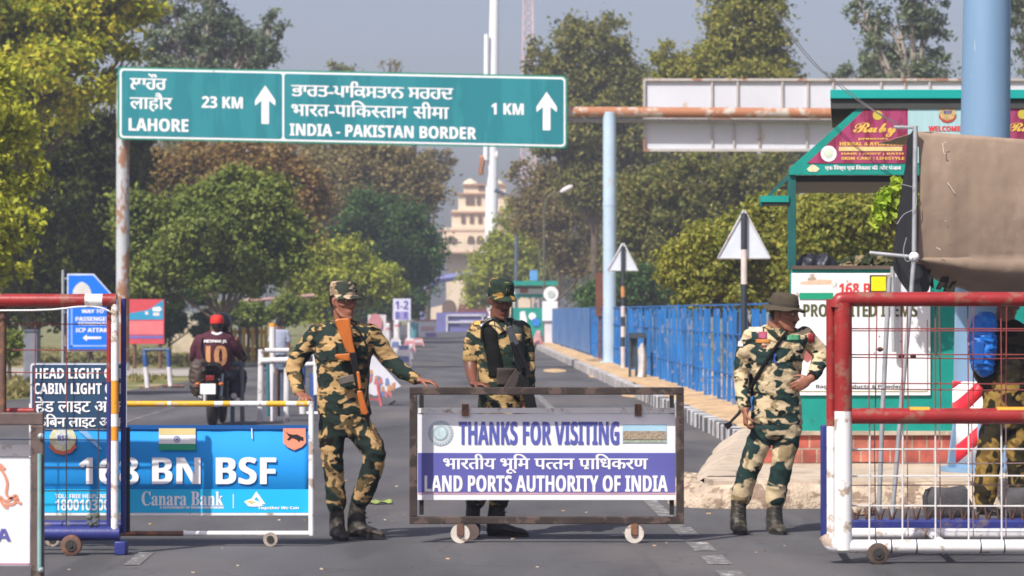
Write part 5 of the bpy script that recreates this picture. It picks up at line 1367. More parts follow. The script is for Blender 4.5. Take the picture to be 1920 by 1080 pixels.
for h, w, fr, bk in ((.045, .086, .102, .112), (.06, .085, .100, .110), (.10, .080, .092, .102), (.125, .073, .084, .094), (.138, .055, .065, .07), (.140, .02, .03, .03)):
    R.append((T(0, (fr - bk) / 2, h), s * w, f * (fr + bk) / 2))
hat = MB().rings(R, 28).build("hat", m_olive, g3)
MB().grid(lambda a, v: T(math.sin(a * 6.2832) * (.085 + .042 * v), -.005 + math.cos(a * 6.2832) * (.105 + .044 * v), .050 - .022 * v + .012 * v * math.cos(2 * a * 6.2832 + .6) + .004 * math.sin(7 * a * 6.2832) * v), 48, 5).build("hat_brim", m_olive, hat, solid=.005)
MB().rings([(T(0, -.005, .052), s * .0875, f * .1085), (T(0, -.005, .070), s * .086, f * .107)], 28).build("hat_band", M("dark_olive_band", (.045, .036, .024, 1), .9), hat)
MB().grid(lambda a, v: T(.0885, .01 + .03 * a, .078 + .012 * v), 3, 2).build("hat_badge", m_white, hat, solid=.002)
mb = MB()
D.stack(mb, [(1434, 1480, 610, .060, .01), (1414, 1500, 619, .085, .01), (1398, 1516, 634, .115, .0), (1405, 1508, 664, .130, -.005), (1411, 1501, 705, .122, -.01), (1413, 1499, 735, .118, -.005), (1410, 1502, 765, .120, 0), (1408, 1504, 796, .12, 0)])
D.limb(mb, [(1413, 630, 0, 19), (1399, 656, .01, 17), (1391, 696, .02, 14.5), (1391, 735, -.04, 13.5), (1394, 763, -.09, 11.5)])
D.limb(mb, [(1505, 628, 0, 19), (1524, 645, .03, 16.5), (1539, 664, .03, 14.5), (1532, 687, -.04, 13.5), (1521, 702, -.12, 11)])
sh3 = union(mb, "shirt", cam_pale, g3, .0085, 3, .0085, 8.0, 13.0)
mb = MB()
D.stack(mb, [(1409, 1502, 786, .112, 0), (1408, 1503, 802, .118, 0), (1412, 1500, 816, .11, 0)])
D.limb(mb, [(1432, 806, 0, 24), (1416, 845, -.02, 21.5), (1404, 880, -.02, 19), (1393, 915, .0, 18.5), (1388, 934, .02, 19), (1386, 945, .02, 14)])
D.limb(mb, [(1478, 806, 0, 25), (1470, 845, -.02, 22.5), (1464, 880, -.02, 19.5), (1457, 915, .0, 18.5), (1453, 938, .02, 19), (1452, 951, .02, 14)])
union(mb, "trousers", camo("trousers_pale_green", [C(200, 180, 144, .84), C(38, 60, 56, .75), C(150, 132, 98, .85), C(30, 34, 30, .8)], 5.8, 18.0, 1.3, thr=.525), g3, .0085, 3, .009, 8, 17.0)
boot(g3, D, (1384, 965, .02), (1387, 1000, -.15), .0, m_boot, 16, (1386, 938, .02))
boot(g3, D, (1452, 965, .02), (1462, 1000, -.15), .0, m_boot, 16, (1453, 938, .02))
bv = surf([sh3])
strap(bv, g3, "collar", [(1438, 612), (1446, 622), (1460, 634)], 9, Y3, m_collar, .010, .006); strap(bv, g3, "collar", [(1484, 610), (1478, 620), (1466, 632)], 9, Y3, m_collar, .010, .006)
patch(bv, g3, "magenta_patch", (1422, 622, 1438, 635), Y3, M("magenta_patch", (.30, .05, .10, 1), .7, .2, 40), .004, 5, .003)
patch(bv, g3, "name_tape", (1417, 636, 1444, 643), Y3, M("ochre_tape", (.42, .16, .03, 1), .7, .15, 40), .004, 5, .003)
patch(bv, g3, "pocket_badge", (1426, 647, 1437, 655), Y3, M("maroon_badge", (.16, .035, .04, 1), .7), .004, 4, .003)
patch(bv, g3, "ribbon_bar", (1476, 628, 1500, 638), Y3, M("green_ribbon", (.05, .22, .11, 1), .7, .4, 60), .004, 5, .003)
patch(bv, g3, "shoulder_patch", (1515, 626, 1527, 642), Y3, M("red_patch", (.35, .03, .03, 1), .7, .15, 40), .004, 4, .003)
patch(bv, g3, "shoulder_flash", (1384, 640, 1393, 650), Y3, m_white, .008, 3, .003)
patch(bv, g3, "shoulder_tab", (1404, 613, 1430, 622), Y3, M("pale_tab", C(214, 204, 180, .8), .85, .2, 20), .004, 5, .003)
patch(bv, g3, "pocket", (1418, 652, 1446, 684), Y3, cam_pale, .006, 8, .006); patch(bv, g3, "pocket", (1474, 646, 1500, 676), Y3, cam_pale, .006, 8, .006)
strap(bv, g3, "lanyard", [(1454, 664), (1452, 676), (1456, 682)], 4, Y3, M("blue_lanyard", (.03, .06, .25, 1), .7), .012, .004)
MB().tube([D.p(1520, 703, -.125), D.p(1516.5, 707, -.15)], .034, 14).build("wristwatch", m_gun, g3)
r3 = thing("rifle", "slung rifle hanging behind the hatted guard, its muzzle showing by his right hand", "rifle", P(1388, 770, Y3 + .12))
strap(bv, r3, "sling", [(1478, 618), (1462, 640), (1440, 672), (1418, 708), (1404, 736)], 6.5, Y3, m_web, .012, .005)
MB().tube([P(1404, 740, Y3 + .10), P(1385, 775, Y3 + .06), P(1361, 800, Y3 + .03)], [.013, .011, .009], 10).build("barrel", m_gun, r3)
gp("front_sight", [(1356, 795), (1368, 790), (1374, 797), (1364, 806)], Y3 + .03, .02, m_gun, r3, .002)
gp("receiver", [(1404, 700), (1440, 700), (1440, 730), (1404, 745)], Y3 + .17, .045, m_gun, r3, .004)

# ---- fourth guard: under the canvas, seen from behind, cut by the picture edge
Y4 = 20.95
G = Fig(Y4)
g4 = thing("person", "guard in leafy olive camouflage standing in shade under the canvas at right edge", "person", P(1885, 966, Y4)); g4.location.z = 0
mb = MB()
hc = P(1888, 566, Y4)
T, s, f, u = add_head(mb, hc, math.radians(115), math.radians(12))
G.limb(mb, [(1884, 580, 0, 17), (1882, 606, 0, 18), (1882, 630, 0, 20)])
G.stack(mb, [(1842, 1926, 626, .09, 0), (1846, 1922, 680, .10, 0), (1850, 1918, 780, .09, 0)])
G.limb(mb, [(1846, 626, 0, 14), (1838, 690, .02, 11), (1862, 735, -.05, 8)])
G.limb(mb, [(1922, 626, 0, 14), (1936, 690, .02, 11), (1930, 750, -.05, 8)])
G.limb(mb, [(1868, 780, 0, 22), (1856, 860, 0, 16), (1846, 945, 0, 12)])
G.limb(mb, [(1902, 780, 0, 22), (1908, 860, 0, 16), (1912, 945, 0, 12)])
add_hand(mb, G.p(1861, 733, -.05), Vector((.6, -.3, -.6)), Vector((.5, 1, 0)), Vector((.4, 0, .8)), .8, .95)
add_hand(mb, G.p(1930, 748, -.05), Vector((0, -.1, -1)), Vector((-1, 0, 0)), Vector((0, -1, 0)), .8, .95)
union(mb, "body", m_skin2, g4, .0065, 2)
head_extras(T, s, f, u, g4, True, False)
mb = MB()
G.stack(mb, [(1864, 1904, 600, .06, 0), (1846, 1924, 612, .085, 0), (1836, 1934, 630, .115, 0), (1842, 1930, 680, .13, 0), (1846, 1926, 720, .125, 0)])
G.limb(mb, [(1848, 626, 0, 19), (1838, 690, .02, 16), (1858, 728, -.04, 12)])
G.limb(mb, [(1922, 626, 0, 19), (1936, 690, .02, 16), (1931, 738, -.04, 12)])
union(mb, "vest", camo("shade_toned_jacket", [C(46, 42, 30, .8), C(22, 22, 18, .8), C(60, 52, 34, .8), C(14, 14, 12, .8)], 7, 30.0), g4, .0085, 3, .008, 8, 21.0)  # camouflage tones darkened to carry the canvas's shade on the upper body
mb = MB()
G.stack(mb, [(1844, 1928, 712, .122, 0), (1842, 1930, 750, .125, 0), (1844, 1930, 790, .12, 0), (1848, 1926, 806, .11, 0)])
G.limb(mb, [(1866, 794, 0, 25), (1856, 840, -.0, 24), (1850, 890, 0, 22), (1846, 935, .0, 20), (1846, 948, 0, 15)])
G.limb(mb, [(1906, 794, 0, 25), (1910, 840, -.0, 24), (1912, 890, 0, 22), (1913, 935, .0, 20), (1913, 948, 0, 15)])
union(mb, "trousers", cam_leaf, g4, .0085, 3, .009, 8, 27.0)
boot(g4, G, (1846, 940, .02), (1862, 966, -.10), .0, m_bootblk, 15, (1846, 925, .02))
boot(g4, G, (1913, 940, .02), (1928, 966, -.10), .0, m_bootblk, 15, (1913, 925, .02))
bp_ = thing("backpack", "bright blue backpack on the shaded guard under the canvas", "backpack", P(1842, 645, Y4 - .05))
mb = MB()
G.stack(mb, [(1836, 1856, 588, .05, -.1), (1822, 1862, 600, .09, -.1), (1814, 1862, 630, .11, -.1), (1816, 1860, 665, .11, -.1), (1824, 1856, 692, .085, -.1), (1834, 1850, 703, .04, -.1)])
union(mb, "bag", M("bright_blue_nylon", (.01, .15, .55, 1), .5, .25, 8, bump=.25), bp_, .008, 2, .022, 13, 33.0)
gp("pocket", [(1820, 640), (1846, 640), (1844, 684), (1826, 684)], Y4 - .215, .02, M("blue_nylon_dark", (.008, .09, .36, 1), .4), bp_, .008)
MB().tube([P(1850, 596, Y4 - .15), P(1858, 612, Y4 - .17), P(1862, 640, Y4 - .16)], .008, 6).build("shoulder_strap", m_web, bp_)
# ---------------------------------------------------------------- motorcycle, passenger and driver
Ym = 37.4
K = Fig(Ym)
bk = thing("motorcycle", "dark motorcycle seen from behind, ridden away past the yellow gate", "motorcycle", (X(407, Ym), Ym, 0))
def bp2(px, py, dy=0): return P(px, py, Ym + dy)
for nm, yc in (("rear_wheel", -.55), ("front_wheel", .70)):
    xc_ = X(407, Ym) ; R0 = .30; c = Vector((xc_, Ym + yc, R0))
    tor = MB(); vs = []; fs = []; n1, n2 = 36, 10; w = .058 if yc < 0 else .045
    for i in range(n1):
        a = 2 * math.pi * i / n1
        for j in range(n2):
            t = 2 * math.pi * j / n2; rr_ = R0 - .055 + .055 * math.cos(t)
            vs.append((c.x + w * math.sin(t), c.y + rr_ * math.cos(a), c.z + rr_ * math.sin(a)))
    for i in range(n1):
        for j in range(n2):
            fs.append((i * n2 + j, i * n2 + (j + 1) % n2, ((i + 1) % n1) * n2 + (j + 1) % n2, ((i + 1) % n1) * n2 + j))
    wh = MB().add(vs, fs).build(nm, m_rubber, bk)
    MB().disc_x(c, .05, .16).disc_x(c, .2, .012).build("rim", m_steel, wh)
x0 = X(407, Ym)
MB().grid(lambda u, v: (x0 + (v - .5) * .13, Ym - .55 + math.cos(1.2 + u * 1.9) * -.34, .31 + math.sin(1.2 + u * 1.9) * .335 - abs(v - .5) * .05), 16, 6).build("mudguard", m_black, bk, solid=.006)
MB().box(X(390, Ym), X(418, Ym), Ym - .93, Ym - .92, Z(735, Ym), Z(716, Ym)).build("number_plate", m_letter, bk, smooth=False)
tlm = MB().obox((x0, Ym - .86, Z(706, Ym)), (.11, .06, .07)).build("tail_light", M("tail_light_red", (.16, .012, .01, 1), .25, .1, bump=0), bk, smooth=False, bevel=.01)
for q_, px in ((-1, 384), (1, 427)): MB().ball((X(px, Ym), Ym - .84, Z(717, Ym)), .025, 10, 6, 1.5, 1, 1).build("indicator", M("amber_lens", (.40, .10, .015, 1), .3, bump=0), bk)
mb = MB(); mb.grid(lambda u, v: (x0 + (v - .5) * (.24 - .06 * u), Ym - .75 + 1.05 * u, .76 + .02 * math.sin(u * 5) - .22 * (abs(v - .5) ** 2) + .03 * u), 14, 8); mb.build("seat", m_black, bk, solid=.06)
mb = MB(); mb.rings([((x0, Ym + .2, .74), (.08, 0, 0), (0, 0, .08)), ((x0, Ym + .35, .78), (.14, 0, 0), (0, 0, .13)), ((x0, Ym + .6, .8), (.12, 0, 0), (0, 0, .12)), ((x0, Ym + .72, .78), (.05, 0, 0), (0, 0, .06))], 16); mb.build("fuel_tank", M("black_gloss", (.012, .012, .014, 1), .2), bk)
MB().obox((x0, Ym + .05, .42), (.26, .5, .3)).tube([(x0 + .12, Ym + .3, .35), (x0 + .15, Ym - .1, .28), (x0 + .15, Ym - .75, .36)], [.03, .035, .05], 10).build("engine", m_gun, bk, bevel=.03)
for q_ in (-1, 1): MB().tube([(x0 + q_ * .10, Ym - .55, .31), (x0 + q_ * .11, Ym - .42, .68)], .022, 8).build("shock_absorber", m_steel, bk)
MB().tube([(x0 - .07, Ym + .70, .3), (x0 - .07, Ym + .5, .95)], .022, 8).tube([(x0 + .07, Ym + .70, .3), (x0 + .07, Ym + .5, .95)], .022, 8).build("fork", m_steel, bk)
MB().tube([(x0 - .36, Ym + .30, Z(673, Ym)), (x0 - .2, Ym + .42, .95), (x0, Ym + .48, .93), (x0 + .2, Ym + .42, .95), (x0 + .36, Ym + .30, Z(673, Ym))], .014, 8).build("handlebar", m_gun, bk)
MB().obox((x0, Ym - .78, .80), (.2, .2, .02)).tube([(x0 - .10, Ym - .5, .80), (x0 - .10, Ym - .84, .83), (x0 + .10, Ym - .84, .83), (x0 + .10, Ym - .5, .80)], .012, 8).build("grab_rail", m_gun, bk)
m_mar = M("maroon_jersey", (.060, .008, .018, 1), .8, .2, 8, bump=.1)
m_mar2 = M("dark_sleeve", (.030, .008, .012, 1), .85, .2, 8)
m_den = M("dark_denim", (.022, .024, .036, 1), .85, .25, 10)
gr = thing("person", "motorcycle passenger in red cap and maroon number ten jersey", "person", (X(405, Ym), Ym - .3, 0))
yo = -.28
mb = MB(); hc = bp2(407, 609, yo)
T, s, f, u = add_head(mb, hc, math.radians(183), 0)
K.limb(mb, [(407, 614, yo, 8.5), (406, 628, yo, 9)])
K.stack(mb, [(380, 430, 634, .09, yo), (382, 430, 660, .09, yo), (380, 432, 694, .10, yo)], 16)
K.limb(mb, [(378, 634, yo, 7), (368, 660, yo + .02, 5.5), (370, 686, yo + .16, 4)]); K.limb(mb, [(432, 634, yo, 7), (445, 656, yo + .05, 5.5), (452, 671, yo + .3, 4)])
K.limb(mb, [(388, 692, yo, 11), (376, 702, yo + .34, 9), (378, 742, yo + .22, 6)]); K.limb(mb, [(426, 692, yo, 11), (438, 702, yo + .34, 9), (438, 742, yo + .22, 6)])
add_hand(mb, bp2(452, 671, yo + .3), Vector((.3, 1, -.1)), Vector((0, 0, -1)), Vector((1, 0, 0)), .9, .9)
add_hand(mb, bp2(370, 686, yo + .16), Vector((.4, 1, -.2)), Vector((0, 0, -1)), Vector((1, 0, 0)), .9, .9)
union(mb, "body", m_skin2, gr, .0085, 2)
R = [(T(0, -.012, h), s * w, f * w * 1.2) for h, w in ((.02, .088), (.05, .090), (.09, .086), (.118, .07), (.13, .03))]
cp = MB().rings(R, 20).build("cap", M("bright_red_cap", (.60, .022, .014, 1), .7, .1, 20), gr)
MB().grid(lambda uu, v: T((uu - .5) * .15, .10 + v * .06 - abs(uu - .5) ** 2 * .2, .03 - v * .02), 8, 4).build("brim", M("bright_red_cap", (.6, .02, .01, 1)), cp, solid=.004)
for q_ in (-1, 1): MB().ball(T(q_ * .0305, .0795, .011), .0105, 8, 6).build("eye", m_eye, gr)
MB().rings([(T(0, -.03, -.05), s * .06, f * .068), (T(0, -.025, -.01), s * .0755, f * .085), (T(0, -.02, .03), s * .078, f * .088)], 16).build("hair", m_hair, gr)
mb = MB()
K.stack(mb, [(394, 420, 621, .06, yo), (384, 429, 626, .09, yo), (371, 440, 634, .12, yo), (373, 438, 660, .14, yo - .01), (374, 437, 690, .14, yo), (378, 434, 700, .12, yo)], 18)
K.limb(mb, [(380, 634, yo, 10), (369, 658, yo + .02, 9), (369, 680, yo + .12, 7.5)]); K.limb(mb, [(431, 634, yo, 10), (444, 655, yo + .05, 8.5), (451, 668, yo + .25, 6)])
je = union(mb, "jersey", m_mar, gr, .010, 3, .008, 7, 2.0)
bv = surf([je])
def onsurf(txt, box, name, mat, bold, lift=.008):
    v, fc = run(txt); lo = v.min(0); hi = v.max(0); uu = (v - lo) / (hi - lo); x0_, y0_, x1_, y1_ = box; mb = MB()
    for k, sx in enumerate((-bold, 0, bold)):
        mb.add([drape(bv, x0_ + a * (x1_ - x0_) + sx, y1_ - b_ * (y1_ - y0_), Ym - .3, lift + .0008 * k) for a, b_ in uu], fc)
    return mb.build(name, mat, gr, smooth=False)
onsurf("10", (388, 648, 424, 686), "jersey_number", M("gold_number", (.50, .24, .10, 1), .6, .1, bump=0), 2.2, .018)
onsurf("NEYMAR JR", (383, 637, 425, 644), "jersey_name", M("white_jersey_print", (.70, .68, .68, 1), .6, bump=0), .5, .014)
strap(bv, gr, "collar", [(397, 623), (407, 626.5), (417, 623)], 4, Ym - .3, M("white_jersey_print", (.7, .7, .7, 1)), .012, .004)
mb = MB()
K.stack(mb, [(376, 436, 694, .15, yo), (374, 438, 706, .15, yo)], 16)
K.limb(mb, [(388, 700, yo, 14), (375, 705, yo + .34, 12), (375, 724, yo + .28, 10), (377, 742, yo + .2, 8)]); K.limb(mb, [(426, 700, yo, 14), (439, 705, yo + .34, 12), (439, 724, yo + .28, 10), (438, 742, yo + .2, 8)])
union(mb, "trousers", m_den, gr, .010, 3, .008, 7, 4.0)
for px in (378, 438):
    mb = MB(); mb.rings([(bp2(px, 742, yo + .05), (.035, 0, 0), (0, 0, .035)), (bp2(px, 743, yo + .15), (.045, 0, 0), (0, 0, .045)), (bp2(px, 746, yo + .30), (.045, 0, 0), (0, 0, .03)), (bp2(px, 747, yo + .36), (.02, 0, 0), (0, 0, .015))], 12)
    mb.build("shoe", M("white_shoe", (.55, .53, .5, 1), .6), gr)
gd = thing("person", "motorcycle driver with dark helmet, mostly hidden behind the red-capped passenger", "person", (X(418, Ym), Ym + .15, 0))
yo = .12
mb = MB(); hc = bp2(418, 609, yo)
T, s, f, u = add_head(mb, hc, math.radians(178), 0)
K.limb(mb, [(420, 614, yo, 8.5), (418, 628, yo, 9)])
K.stack(mb, [(394, 440, 636, .09, yo), (394, 440, 690, .10, yo)], 16)
K.limb(mb, [(392, 636, yo, 7), (384, 660, yo + .1, 5.5), (362, 671, yo + .2, 4)]); K.limb(mb, [(440, 636, yo, 7), (449, 656, yo + .1, 5.5), (456, 670, yo + .2, 4)])
K.limb(mb, [(400, 690, yo, 11), (384, 700, yo + .34, 9), (386, 744, yo + .25, 6)]); K.limb(mb, [(432, 690, yo, 11), (444, 700, yo + .34, 9), (444, 744, yo + .25, 6)])
add_hand(mb, bp2(456, 670, yo + .18), Vector((.1, 1, -.1)), Vector((0, 0, -1)), Vector((1, 0, 0)), 1.1, .9); add_hand(mb, bp2(362, 671, yo + .18), Vector((.1, 1, -.1)), Vector((0, 0, -1)), Vector((1, 0, 0)), 1.1, .9)
union(mb, "body", m_skin2, gd, .0085, 2)
MB().ball(T(0, -.01, .03), .125, 20, 12, .95, 1.15, 1.05).build("helmet", M("black_helmet", (.012, .012, .014, 1), .25), gd)
MB().grid(lambda uu, v: T(math.sin((uu - .5) * 2.2) * .125, math.cos((uu - .5) * 2.2) * .143 - .01, -.02 + v * .08), 12, 4).build("visor", m_gun, gd, solid=.003)
mb = MB(); K.stack(mb, [(402, 428, 622, .06, yo), (386, 438, 634, .11, yo), (386, 437, 690, .13, yo), (388, 436, 704, .13, yo)], 16)
K.limb(mb, [(394, 636, yo, 9), (384, 658, yo + .1, 8), (367, 669, yo + .18, 6)]); K.limb(mb, [(434, 636, yo, 8), (446, 655, yo + .1, 7), (453, 667, yo + .16, 5)])
union(mb, "jacket", m_mar2, gd, .011, 3, .008, 7, 5.0)
mb = MB(); K.limb(mb, [(404, 698, yo, 13), (384, 703, yo + .34, 11), (386, 738, yo + .25, 8)]); K.limb(mb, [(430, 698, yo, 13), (446, 703, yo + .34, 11), (446, 738, yo + .25, 8)])
union(mb, "trousers", m_den, gd, .011, 3, .006, 7, 6.0)
bgt = thing("shoulder_bag", "worn brown bag slung at the left hip of the motorcycle passenger", "bag", bp2(380, 700, -.45))
mb = MB(); K.stack(mb, [(374, 392, 672, .05, -.46), (364, 397, 684, .09, -.46), (362, 395, 706, .10, -.46), (365, 391, 730, .08, -.46), (372, 386, 740, .04, -.46)], 16)
union(mb, "bag", M("worn_brown_leather", (.055, .036, .026, 1), .6, .45, 9, bump=.2), bgt, .010, 3, .012, 10, 2.0)
MB().tube([bp2(384, 676, -.46), bp2(377, 655, -.44), bp2(380, 634, -.40)], .012, 6).build("strap", m_web, bgt)

# ---------------------------------------------------------------- barricades and signs along the middle of the road
m_pipe_w = M("chalky_white_pipe", (.62, .60, .60, 1), .6, .1, 5, wear=(.34, .26, .22, 1), wear_amt=.25, wear_scale=8)
m_pipe_b = M("blue_pipe", (.03, .085, .25, 1), .55, .2, 5, wear=(.2, .22, .28, 1), wear_amt=.3)
m_grey = M("blue_grey_steel", (.085, .115, .16, 1), .5, .2, 4)
def frame(label, Y, tubes, group=None, loc_px=None, cat="barrier", name="pipe_barrier"):
    b0 = min(tubes, key=lambda t: -max(p[1] for p in t[1]))
    t = thing(name, label, cat, (X(loc_px, Y), Y, 0), group)
    for nm, pts, r, mat, dy in tubes:
        MB().tube([P(a, min(b_, HOR + EYE * F / Y), Y + dy) for a, b_ in pts], r, 10).build(nm, mat, t)
    return t
Y_ = 38.5
frame("white pipe frame barrier standing on the road just left of the first guard", Y_, [
    ("upright", [(490, 655), (488, 795)], .042, m_pipe_w, 0), ("upright", [(538, 688), (537, 795)], .042, m_pipe_w, 0),
    ("rail", [(497, 657), (542, 657)], .034, m_pipe_w, .1), ("rail", [(490, 677), (548, 675)], .045, m_pipe_w, -.05),
    ("tall_pole", [(511, 612), (511, 655)], .045, m_pipe_w, .3), ("tall_pole", [(511, 655), (513, 795)], .043, m_pipe_w, .3),
    ("pole_tip", [(511, 606), (511, 613)], .046, m_orange, .3)], loc_px=513)
frame("rust and blue grey sheet post barrier behind the white pipe frame", 40.5, [
    ("upright", [(503, 680), (503, 790)], .03, M("teal_pipe", (.03, .12, .15, 1), .6), 0), ("upright", [(528, 682), (528, 790)], .085, m_grey, .1), ("upright", [(519, 690), (519, 790)], .03, m_rust, 0), ("rail", [(486, 692), (545, 692)], .02, m_grey, 0)], loc_px=516)
frame("blue topped white pipe barrier seen under the first guard's bent arm", 41.5, [
    ("upright", [(566, 682), (566, 722)], .055, m_pipe_b, 0), ("upright", [(592, 655), (594, 740)], .045, m_pipe_w, 0), ("lower_upright", [(566, 722), (568, 780)], .05, m_pipe_w, 0), ("lower_upright", [(587, 700), (587, 780)], .055, m_pipe_b, .05),
    ("rail", [(560, 684), (598, 682)], .035, m_pipe_w, 0), ("rail", [(566, 668), (590, 668)], .03, m_grey, .05), ("cross_bar", [(575, 787), (600, 784)], .035, m_pipe_w, 0)], loc_px=580)
frame("dark grey pipe frame standing beside the motorcycle handlebar", 37.0, [
    ("upright", [(437, 682), (436, 798)], .03, m_grey, .4), ("upright", [(453, 682), (455, 798)], .03, M("grey_pipe", (.13, .13, .14, 1), .6), .4), ("rail", [(432, 683), (460, 683)], .03, m_grey, .4)], loc_px=445)
Y_ = 55.0
frame("blue and white inverted U pipe barrier at the left road edge", Y_, [
    ("upper_leg", [(273, 688), (271, 656)], .048, m_pipe_b, 0), ("lower_leg", [(277, 727), (273, 688)], .05, m_pipe_w, 0),
    ("upper_leg", [(317, 688), (316, 656)], .048, m_pipe_b, -.1), ("lower_leg", [(320, 724), (317, 688)], .05, m_pipe_w, -.1),
    ("top_rail", [(268, 656), (318, 655)], .035, m_grey, 0), ("foot", [(262, 727), (298, 728)], .03, m_rust, 0), ("foot", [(305, 723), (345, 724)], .03, m_rust, -.1)], loc_px=296)
# leaning printed barricade
Y_ = 45.0
t = thing("printed_barricade", "white sheet barricade with red and blue print leaning on a red frame by first guard", "barrier", (X(715, Y_), Y_, 0))
plate(t, "sheet", [(690, 664), (702, 668), (752, 724), (738, 730), (722, 738), (702, 742), (688, 736)], Y_, .02, M("white_sheet_grey", (.58, .58, .62, 1), .6, .1, 2))
b = MB()
for k in range(16):
    px = rng.uniform(690, 735); py = rng.uniform(685 + (px - 690) * .6, 735); b.cur = k % 3
    b.pprism([(px, py), (px + rng.uniform(3, 8), py + rng.uniform(-3, 3)), (px + rng.uniform(4, 9), py + rng.uniform(6, 16)), (px - 1, py + rng.uniform(5, 14))], Y_ - .014 - .0005 * k, .003)
b.build("print", [M("faded_red_print", (.45, .14, .13, 1), .6, bump=0), M("faded_blue_print", (.13, .19, .36, 1), .6, bump=0), M("faded_orange_print", (.48, .25, .13, 1), .6, bump=0)], t, smooth=False)
b = MB()
b.bar(P(702, 690, Y_ + .05), P(716, 770, Y_ - .1), .035); b.bar(P(690, 690, Y_ + .05), P(684, 768, Y_ - .1), .035); b.bar(P(694, 748, Y_), P(716, 750, Y_), .03); b.bar(P(694, 722, Y_ + .1), P(714, 720, Y_ + .1), .03)
b.build("frame", M("red_pipe", (.40, .07, .075, 1), .6, .15), t, smooth=False)
MB().tube([P(716, 770, Y_ - .1), P(740, 752, Y_ + .6)], .02, 6).build("foot", m_rust, t)
# a row of A-frame barricades and posts receding up the road
def aframe(label, cx, pyb, w, h, Y, cols, grp):
    t = thing("a_frame_barricade", label, "barrier", (X(cx, Y), Y, 0), grp)
    plate(t, "board", [(cx - w * .4, pyb - h), (cx + w * .4, pyb - h), (cx + w * .5, pyb - h * .22), (cx - w * .5, pyb - h * .22)], Y, .04, cols[0])
    plate(t, "stripe", [(cx - w * .42, pyb - h * .8), (cx + w * .42, pyb - h * .8), (cx + w * .46, pyb - h * .5), (cx - w * .46, pyb - h * .5)], Y - .025, .012, cols[1])
    for q_ in (-1, 1): MB().bar(P(cx + q_ * w * .42, pyb - h * .9, Y), P(cx + q_ * w * .56, HOR + EYE * F / Y, Y - .1), .045).build("leg", cols[2], t, smooth=False)
    MB().bar(P(cx, pyb - h * .9, Y + .05), P(cx, HOR + EYE * F / (Y + .5), Y + .5), .04).build("prop", cols[2], t, smooth=False)
gname = "barricades in a row up the road"
m_pk = M("faded_pink_board", (.52, .22, .24, 1), .6, .12, 2); m_bl = M("faded_blue_board", (.15, .19, .36, 1), .6, .15, 2)
m_wh2 = M("faded_white_board", (.62, .58, .58, 1), .6, .1, 2)
aframe("blue and white A-frame barricade nearest behind the first guard's forearm", 757, 688, 24, 40, 76, (m_bl, m_wh2, m_pipe_w), gname)
aframe("pale A-frame barricade with a blue stripe beside the purple panel sign posts", 742, 668, 18, 34, 94, (m_wh2, m_bl, m_pipe_w), gname)
aframe("pinkish A-frame barricade between the white posts and the printed board wall", 768, 660, 18, 26, 104, (m_wh2, m_pk, m_pk), gname)
aframe("small faded red A-frame barricade at the foot of the printed board wall", 783, 650, 20, 16, 120, (m_pk, m_wh2, m_pk), gname)
t = thing("signpost", "round faded pink sign on white backing standing behind the first guard's shoulder", "sign", (X(706, 92), 92, 0))
plate(t, "backing", rect(690, 590, 724, 640), 92.06, .05, m_wh2); plate(t, "disc", circ(704, 606, 13, ry=18), 92, .04, m_pk)
for px in (694, 720): MB().tube([(X(px, 92.2), 92.2, 0), P(px, 600, 92.2)], .05, 8).build("post", m_pipe_w, t)
for lab, px, y0_, Yp_, r in (("white post just right of the round pink sign", 728, 606, 90, .07), ("white leaning post under the purple figured sign", 745, 600, 100, .10), ("white stub post nearest the grey road surface", 771, 645, 88, .06)):
    t = thing("white_post", lab, "post", (X(px, Yp_), Yp_, 0)); MB().tube([(X(px + 1, Yp_), Yp_, 0), P(px, y0_ + 3, Yp_)], r, 10).tube([P(px, y0_ + 3, Yp_), P(px, y0_, Yp_)], [r * 1.1, r * .6], 10).build("shaft", m_pipe_w, t)
    MB().tube([P(px, y0_ + 8, Yp_), P(px, y0_ + 13, Yp_)], r * 1.05, 10).build("band", m_pk, t)
t = thing("signpost", "white sign panel with purple figures on two posts left of the road end", "sign", (X(753, 104), 104, 0))
plate(t, "panel", rect(737, 560, 770, 601), 104, .06, M("lavender_white_panel", (.58, .57, .68, 1), .5, .06))
letters(t, "lettering", "1-2", (741, 564, 766, 580), 103.96, m_purple, 1.2); plate(t, "band", rect(741, 584, 766, 599), 103.962, .01, M("lavender_band", (.30, .27, .52, 1), .5, .2, 4)); letters(t, "lettering", "B  R", (742, 585, 765, 597), 103.95, m_purple, .8)
for px in (741, 767): MB().tube([(X(px, 104), 104.06, 0), (X(px, 104), 104.06, Z(565, 104))], .06, 8).build("post", m_pipe_w, t)
t = thing("board_wall", "white board wall with faint pink print and purple foot left of the road end", "barrier", (X(798, 158), 158, 0))
plate(t, "board", rect(772, 601, 818, 630), 158, .1, m_panel_white); plate(t, "foot_band", rect(798, 624, 818, 632), 157.94, .03, M("purple_foot", (.26, .18, .48, 1), .6)); plate(t, "top_edge", rect(776, 599, 818, 602), 157.94, .04, m_pk)
b = MB()
for k in range(5): b.pprism(rect(790 + 5 * k, 612, 792.5 + 5 * k, 621), 157.94, .01)
b.build("print", m_pk, t, smooth=False)
t = thing("barrel", "small teal barrel standing by the printed board wall", "barrel", (X(775, 150), 150, 0))
MB().tube([(X(775, 150), 150, 0), (X(775, 150), 150, .1), (X(775, 150), 150, .5), (X(775, 150), 150, .85), (X(775, 150), 150, .9)], [.24, .26, .28, .26, .24], 16).build("drum", M("teal_drum", (.10, .30, .34, 1), .5), t)
